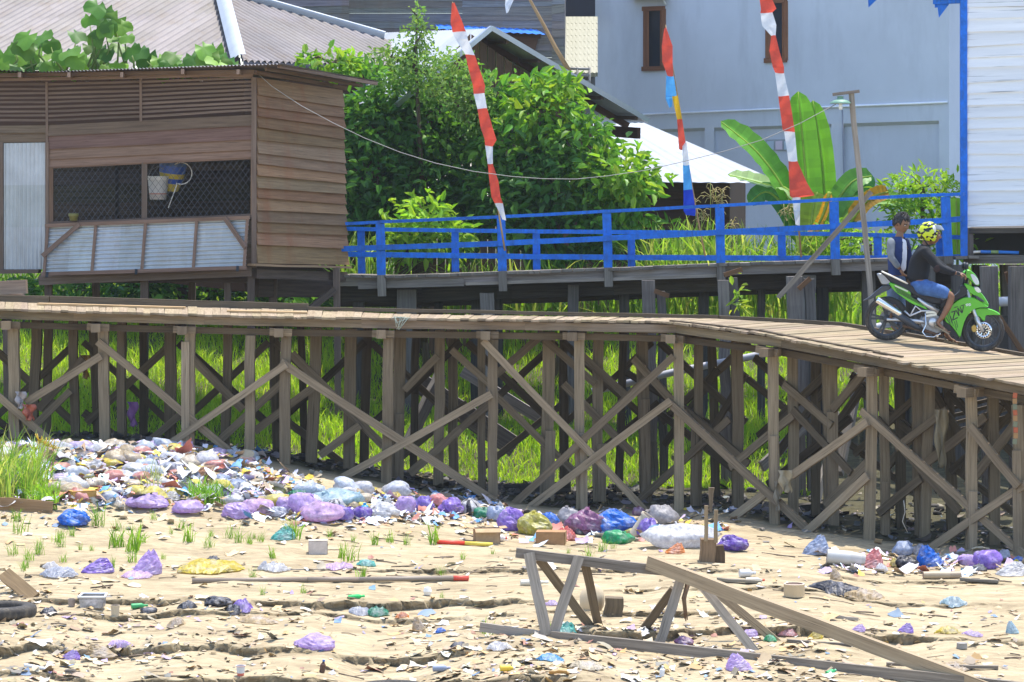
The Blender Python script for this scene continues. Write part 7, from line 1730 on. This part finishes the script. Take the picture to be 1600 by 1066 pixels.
# old tyres
def tyre(u, v, wpx, D, label, yaw=0, half=0):
    c = P(u, v, D); c.z = float(gz(c.x, D)); r = wpx/F*D/2; mb = MB(); t = thing('scrap_tyre', c, label, 'tyre', 'old tyres on the mud')
    prof = [(.60, .10), (.62, .04), (.70, .0), (.92, .02), (.985, .06), (1.0, .12), (1.0, .24), (.985, .31), (.92, .35), (.70, .37), (.62, .33), (.60, .27), (.60, .10)]
    rows = []; n = 72
    for (a, b) in prof:
        row = []
        for j in range(n+1):
            th = 2*math.pi*(j % n)/n; rr = a*r*(1+(.018 if (a > .98 and j % 2) else 0)); row.append(c+V((rr*math.cos(th), rr*math.sin(th), b*r*.95+.0)))
        rows.append(row)
    mb.grid(rows); mb.build('tyre_ring', M['rubber'], t)
tyre(612, 1066, 116, 27.0, 'half buried car tyre cut by the bottom edge of the picture')
tyre(2, 945, 108, 30.2, 'muddy tyre at the left edge filled with sand')
mb = MB(); p = GP(12, 925); mb.beam(GP(6, 925)+V((0, 0, .2)), GP(50, 940)+V((0, .1, .0)), .16, .03, up=V((.3, -1, .3)), segs=4, col=(.8, .7, .55)); tag(mb.build('loose_plank', M['post']), 'short broad plank leaning over the muddy tyre at the left edge', 'plank')
mb = MB(); mb.beam(GP(0, 798)+V((0, 0, .08)), GP(82, 803)+V((0, 0, .06)), .03, .17, segs=5, col=(1.6, 1.3, 1.0)); tag(mb.build('loose_plank', M['post']), 'brown board edging the tall grass clump at the left', 'plank')
for (a, b, w, lab) in (((1305, 966), (1340, 972), .05, 'flat brown board scrap on the right mud'), ((1385, 1042), (1560, 1048), .05, 'thin long batten lying at the lower right'), ((1230, 1005), (1330, 1012), .05, 'grey batten lying under the long trestle beam'), ((930, 838), (1000, 846), .09, 'dark driftwood board in front of the green bag'), ((1290, 860), (1340, 872), .07, 'brown curved bark strip near the grey pipe'), ((1120, 908), (1190, 912), .08, 'thin dark board on the mud right of the stump'), ((1500, 908), (1560, 912), .06, 'black board scrap below the purple bag at right')):
    mb = MB(); mb.beam(GP(*a)+V((0, 0, .02)), GP(*b)+V((0, 0, .02)), w, .03, segs=4, jit=.006); tag(mb.build('loose_plank', M['greywood']), lab, 'plank')
# stub near trestle
mb = MB(); p = GP(958, 963); mb.beam(p+V((0, 0, -.1)), p+V((.01, 0, .15)), .19, .17, up=V((0, 1, 0)), segs=3, jit=.015); tag(mb.build('post_stub', M['bark']), 'short sawn post stub just behind the broken trestle', 'stump')
mb = MB(); p = GP(925, 952); mb.ell(p+V((0, .05, .08)), V((.12, .03, .05)), V((0, .1, 0)), V((-.03, 0, .16)), col=(.6, .47, .3), fn=lambda d: 1+.15*crk(d, 1.4, 3)); tag(mb.build('stone', M['paint']), 'rounded tan stone inside the broken trestle', 'stone')

# ------------------------------------------------------------------ grass tufts
TV = []
def tuft_mesh(i):
    n = 28; pos = rng.normal(0, .035, (n, 3)); pos[:, 2] = -.01
    o = blades(n, pos, rng.uniform(.12, .27, n), rng.uniform(.007, .012, n), rng.uniform(.1, .9, n), pal(n, [(.13, .30, .03), (.19, .36, .04), (.24, .38, .07)]), 'grass_tuft'); return o
protos = [tuft_mesh(i) for i in range(5)]; used = set()
TU = [(30, 835, 1.1), (22, 868, .9), (40, 888, .9), (62, 858, .8), (25, 815, .8), (90, 848, .7), (100, 880, .5), (152, 822, 1.4), (185, 830, .8), (182, 856, 1.3), (178, 852, .9), (210, 862, 1.5), (222, 850, 1.1), (205, 880, 1.0), (175, 888, .8), (96, 842, .7), (95, 855, .9), (60, 868, .8), (112, 838, .6), (45, 876, .9), (38, 893, .7), (125, 860, .5), (143, 862, .4), (295, 848, 1.1), (325, 855, .9), (358, 842, 1.0), (372, 848, 1.1), (390, 850, .8), (408, 848, .7), (255, 874, .5), (284, 828, .8), (268, 835, .5), (425, 873, .8), (458, 842, 1.3), (463, 838, .9), (515, 840, .6), (545, 878, 1.2), (535, 872, 1.0), (552, 848, .6), (585, 852, .9), (608, 848, .8), (634, 852, .9), (677, 850, 1.3), (723, 874, .5), (770, 866, .4), (398, 842, .5), (888, 865, .4), (920, 870, .9), (940, 862, .8), (958, 858, .5), (410, 930, .5), (475, 928, .5), (690, 900, .6), (566, 905, .9), (395, 905, .7), (690, 945, .4), (760, 992, .8), (865, 990, .6), (312, 888, .4), (240, 812, .7), (330, 838, .5)]
for (u, v, s) in TU:
    i = random.randrange(5); p = GP(u, v)
    if i not in used: o = protos[i]; used.add(i)
    else: o = protos[i].copy(); COL.objects.link(o)
    o.location = p; s *= R(.9, 1.15); o.scale = (s, s, s); o.rotation_euler = (0, 0, R(0, 6.28))
    tag(o, 'small green grass tuft sprouting from the dry mud bank', 'grass tuft', 'grass tufts dotted over the mud bank')
for i in range(5):
    if i not in used: bpy.data.objects.remove(protos[i])
def clump(us, v0, v1, n, h, label, cols, w=(.012, .024), name='grass_clump', D0=None):
    c = GP((us[0]+us[1])/2, (v0+v1)/2); ps = []
    for k in range(n):
        p = GP(R(*us), R(v0, v1)) if k % 6 == 0 else ps[-1]+V((R(-.09, .09), R(-.05, .05), 0)); p.z = float(gz(p.x, p.y)); ps.append(p)
    t = thing(name, c, label, 'grass clump')
    blades(n, np.array([tuple(p) for p in ps]), rng.uniform(h*.5, h, n), rng.uniform(*w, n), rng.uniform(.1, 1.0, n), pal(n, cols), 'blades', t)
GC = [(.20, .34, .06), (.28, .40, .10), (.14, .27, .05), (.36, .40, .16)]
clump((-25, 66), 752, 795, 420, .95, 'tall coarse grass clump at the left edge growing in front of the rubbish heap', GC)
clump((40, 80), 782, 798, 160, .4, 'shorter bright grass at the foot of the tall clump at the left edge', [(.2, .38, .05), (.26, .42, .07)])
clump((303, 350), 777, 790, 260, .36, 'rounded green grass clump growing in the middle of the heap', [(.14, .32, .04), (.2, .38, .05)], w=(.008, .014))
clump((236, 252), 755, 778, 60, .5, 'thin grey green weed standing in the heap', [(.3, .36, .24), (.36, .4, .3)], w=(.008, .014), name='weed')
def dry_weed():
    t = thing('dry_weed', GP(62, 740), 'yellow flowered dry weed at the top of the tall grass by the heap', 'weed'); mb = MB(); D = GP(62, 740).y
    for (u, v) in ((62, 686), (75, 692), (84, 695), (55, 698), (0, 694)):
        mb = MB(); b = P(u-3, 745, D); c = P(u, v, D); mb.tube([b, c], .007, 4, col=(.35, .3, .12))
        for k in range(12): e = c+V((R(-.09, .09), R(-.06, .06), R(-.06, .07))); mb.tube([c-V((0, 0, .05)), e], .008, 3, col=(.5, .36, .05))
        mb.build('stem', M['foliage'], t)
dry_weed()

# ------------------------------------------------------------------ countless small stuff
LC = [(.60, .57, .52), (.5, .42, .3), (.44, .33, .2), (.52, .42, .27), (.36, .27, .16), (.56, .49, .38), (.55, .54, .56), (.42, .33, .5), (.17, .25, .36), (.2, .18, .16), (.34, .16, .11), (.52, .36, .14), (.5, .39, .24), (.46, .36, .22), (.3, .24, .17), (.44, .36, .25), (.4, .31, .19), (.3, .25, .18)]
def region(n, boxes):
    ps = []
    w = np.array([b[4] for b in boxes], float); w /= w.sum(); ch = rng.choice(len(boxes), n, p=w)
    for c in ch:
        u0, u1, v0, v1, _ = boxes[c]; ps.append((rng.uniform(u0, u1), rng.uniform(v0, v1)))
    return ps
PMX = plastic('heap_film', (1, 1, 1), .4, .42)
def litter_stuff():
    pts = region(1900, [(-20, 1620, 880, 1070, 3.0), (-20, 1620, 960, 1070, 3.0), (-20, 480, 780, 830, 1.2), (480, 1620, 800, 900, 1.6), (640, 1300, 985, 1066, 2.2), (-20, 330, 930, 1066, 1.2)])
    pos = np.array([tuple(GP(u, v)) for u, v in pts]); n = len(pos)
    size = np.clip(rng.lognormal(-3.1, .5, n), .015, .14)
    o = scraps(n, pos, size, pal(n, LC, .2), 'litter_scraps', .2); tag(o, 'countless small scraps of paper, leaf and plastic strewn over the mud bank', 'litter', kind='stuff')
    pts = region(620, [(-20, 1620, 880, 1070, 2.0), (600, 1300, 960, 1066, 2.0), (-20, 500, 800, 1066, 1.), (480, 800, 812, 845, .6)])
    pos = np.array([tuple(GP(u, v)) for u, v in pts]); n = len(pos)
    o = scraps(n, pos, np.clip(rng.lognormal(-2.35, .35, n), .05, .2), pal(n, [(.58, .42, .22), (.62, .50, .33), (.55, .36, .17), (.64, .57, .45), (.66, .63, .58), (.48, .36, .22)], .15), 'dry_leaves', .22, asp=rng.uniform(.3, .7, n), flat=.16); tag(o, 'countless tan dry leaves and cream paper curls lying on the mud', 'leaf litter', kind='stuff')
    # heap at left: dense
    pts = region(3400, [(-30, 420, 706, 800, 2.0), (-30, 300, 700, 770, 1.6), (380, 780, 765, 815, 1.0), (780, 1150, 795, 850, .6), (470, 790, 775, 822, .9), (360, 500, 742, 790, .8), (1280, 1600, 862, 900, .5)])
    pos = np.array([tuple(GP(u, v)) for u, v in pts]); n = len(pos); pos[:, 2] += rng.uniform(0, .10, n)*(pos[:, 0] < -3)
    size = np.clip(rng.lognormal(-2.55, .45, n), .03, .2)
    cols = pal(n, [(.68, .68, .72), (.6, .64, .74), (.72, .72, .72), (.5, .4, .27), (.42, .3, .18), (.58, .5, .38), (.5, .56, .66), (.6, .46, .74), (.6, .46, .06), (.55, .2, .15), (.72, .74, .78), (.12, .12, .13), (.66, .66, .7), (.1, .3, .6), (.35, .26, .17)], .2)
    o = scraps(n, pos, size, cols, 'rubbish_heap', .26, flat=.4); tag(o, 'dense heap of crumpled small rubbish piled against the left stilts', 'rubbish heap', kind='stuff')
    mb = MB()
    for (u, v) in region(230, [(-20, 400, 706, 790, 2.0), (-20, 280, 700, 760, 1.2), (380, 620, 768, 800, .5)]):
        p = GP(u, v); s = R(.06, .16); sd = R(0, 99); c = random.choice([(.7, .7, .74), (.62, .66, .76), (.74, .74, .74), (.64, .52, .76), (.62, .54, .42), (.7, .6, .12), (.66, .3, .26), (.5, .4, .26), (.58, .64, .74)]); f_ = R(.45, .8)
        mb.ell(p+V((0, 0, s*f_*.6)), V((s, R(-.3, .3)*s, R(-.2, .2)*s)), V((0, s*.8, 0)), V((R(-.3, .3)*s, 0, s*f_)), 16, 10, c, fn=lambda d: 1+.35*noise.noise(d*1.3+V((sd, 0, 0)))+.2*crk(d, 1.8, sd)+.1*crk(d, 4, sd))
    o = mb.build('heap_wads', PMX); tag(o, 'soft wads of crumpled film and paper massed in the heap by the left stilts', 'rubbish heap', kind='stuff')
    # twigs and dark bits
    pts = region(330, [(-20, 1620, 880, 1070, 2), (480, 1620, 790, 900, 1.5)]); mb = MB()
    for (u, v) in pts:
        p = GP(u, v); a = random.gauss(0, .35); l = R(.05, .3)*(1.6 if random.random() < .1 else 1); d = V((math.cos(a), math.sin(a), 0))*l/2; q = p-d; r = p+d
        q.z = float(gz(q.x, q.y))+.006; r.z = float(gz(r.x, r.y))+.008; k = R(.4, 1.3)
        mb.tube([q, q.lerp(r, .5)+V((0, R(-.01, .01), R(0, .012))), r], R(.003, .008), 4, col=(.16*k, .115*k, .075*k))
    o = mb.build('twigs', M['paint']); tag(o, 'dark twigs and splinters scattered on the mud', 'twigs', kind='stuff')
    # rubble in the shade behind the stilts
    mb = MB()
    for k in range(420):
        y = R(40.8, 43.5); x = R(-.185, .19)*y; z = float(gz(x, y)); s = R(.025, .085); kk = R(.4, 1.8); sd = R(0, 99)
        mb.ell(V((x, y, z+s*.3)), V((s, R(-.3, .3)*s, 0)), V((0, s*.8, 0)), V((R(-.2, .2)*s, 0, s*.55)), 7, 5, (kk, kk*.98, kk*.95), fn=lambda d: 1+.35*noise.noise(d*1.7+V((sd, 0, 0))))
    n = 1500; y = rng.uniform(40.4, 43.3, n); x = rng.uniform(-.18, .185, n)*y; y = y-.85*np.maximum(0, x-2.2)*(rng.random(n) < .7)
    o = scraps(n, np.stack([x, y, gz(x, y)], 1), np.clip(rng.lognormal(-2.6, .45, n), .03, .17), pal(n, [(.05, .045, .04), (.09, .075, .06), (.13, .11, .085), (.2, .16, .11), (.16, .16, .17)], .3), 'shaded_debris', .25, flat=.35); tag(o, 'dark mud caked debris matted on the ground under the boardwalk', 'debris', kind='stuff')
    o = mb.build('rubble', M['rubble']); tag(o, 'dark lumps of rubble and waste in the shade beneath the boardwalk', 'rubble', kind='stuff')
litter_stuff()
# ------------------------------------------------------------------ camera, sun, sky
def haze():  # volume added over the whole scene to lift the dark tones
    me = bpy.data.meshes.new('haze'); bm = bmesh.new(); bmesh.ops.create_cube(bm, size=1); bm.to_mesh(me); bm.free()
    o = bpy.data.objects.new('haze', me); COL.objects.link(o); o.scale = (840, 1040, 16); o.location = (0, 430, 6); o['kind'] = 'stuff'; o['label'] = 'thin haze volume added to lift the dark tones over the bank and houses'
    m = bpy.data.materials.new('thin_haze'); m.use_nodes = True; nt = m.node_tree; nt.nodes.remove(nt.nodes['Principled BSDF'])
    v = nt.nodes.new('ShaderNodeVolumePrincipled'); v.inputs['Color'].default_value = (.86, .92, 1, 1); v.inputs['Density'].default_value = .0003; v.inputs['Anisotropy'].default_value = .2
    nt.links.new(v.outputs[0], nt.nodes['Material Output'].inputs['Volume']); me.materials.append(m)
haze()
cam = bpy.data.cameras.new('camera'); co = bpy.data.objects.new('camera', cam); COL.objects.link(co)
co.location = (0, 0, CZ); co.rotation_euler = (math.pi/2, 0, 0)
cam.sensor_width = 36; cam.sensor_fit = 'HORIZONTAL'; cam.lens = F/1600*36; cam.shift_y = -(533-HV)/1600; cam.clip_start = .5; cam.clip_end = 3000
scene.camera = co
SD = V((.15, .20, .93)).normalized()
sun = bpy.data.lights.new('sun', 'SUN'); sun.energy = 2.7; sun.angle = math.radians(.5); sun.color = (1, .95, .86)
so = bpy.data.objects.new('sun', sun); COL.objects.link(so); so.rotation_euler = SD.to_track_quat('Z', 'Y').to_euler(); so.location = (0, 0, 40)
w = bpy.data.worlds.new('World'); scene.world = w; w.use_nodes = True; nt = w.node_tree
sky = nt.nodes.new('ShaderNodeTexSky'); sky.sky_type = 'NISHITA'; sky.sun_disc = False; sky.sun_elevation = math.asin(SD.z); sky.sun_rotation = math.atan2(SD.x, SD.y)
bg = nt.nodes['Background']; bg.inputs['Strength'].default_value = .15; nt.links.new(sky.outputs[0], bg.inputs['Color'])
scene.view_settings.view_transform = 'Standard'; scene.view_settings.look = 'None'; scene.view_settings.exposure = 1.36; scene.view_settings.gamma = 1
scene.cycles.max_bounces = 8; scene.cycles.transparent_max_bounces = 8
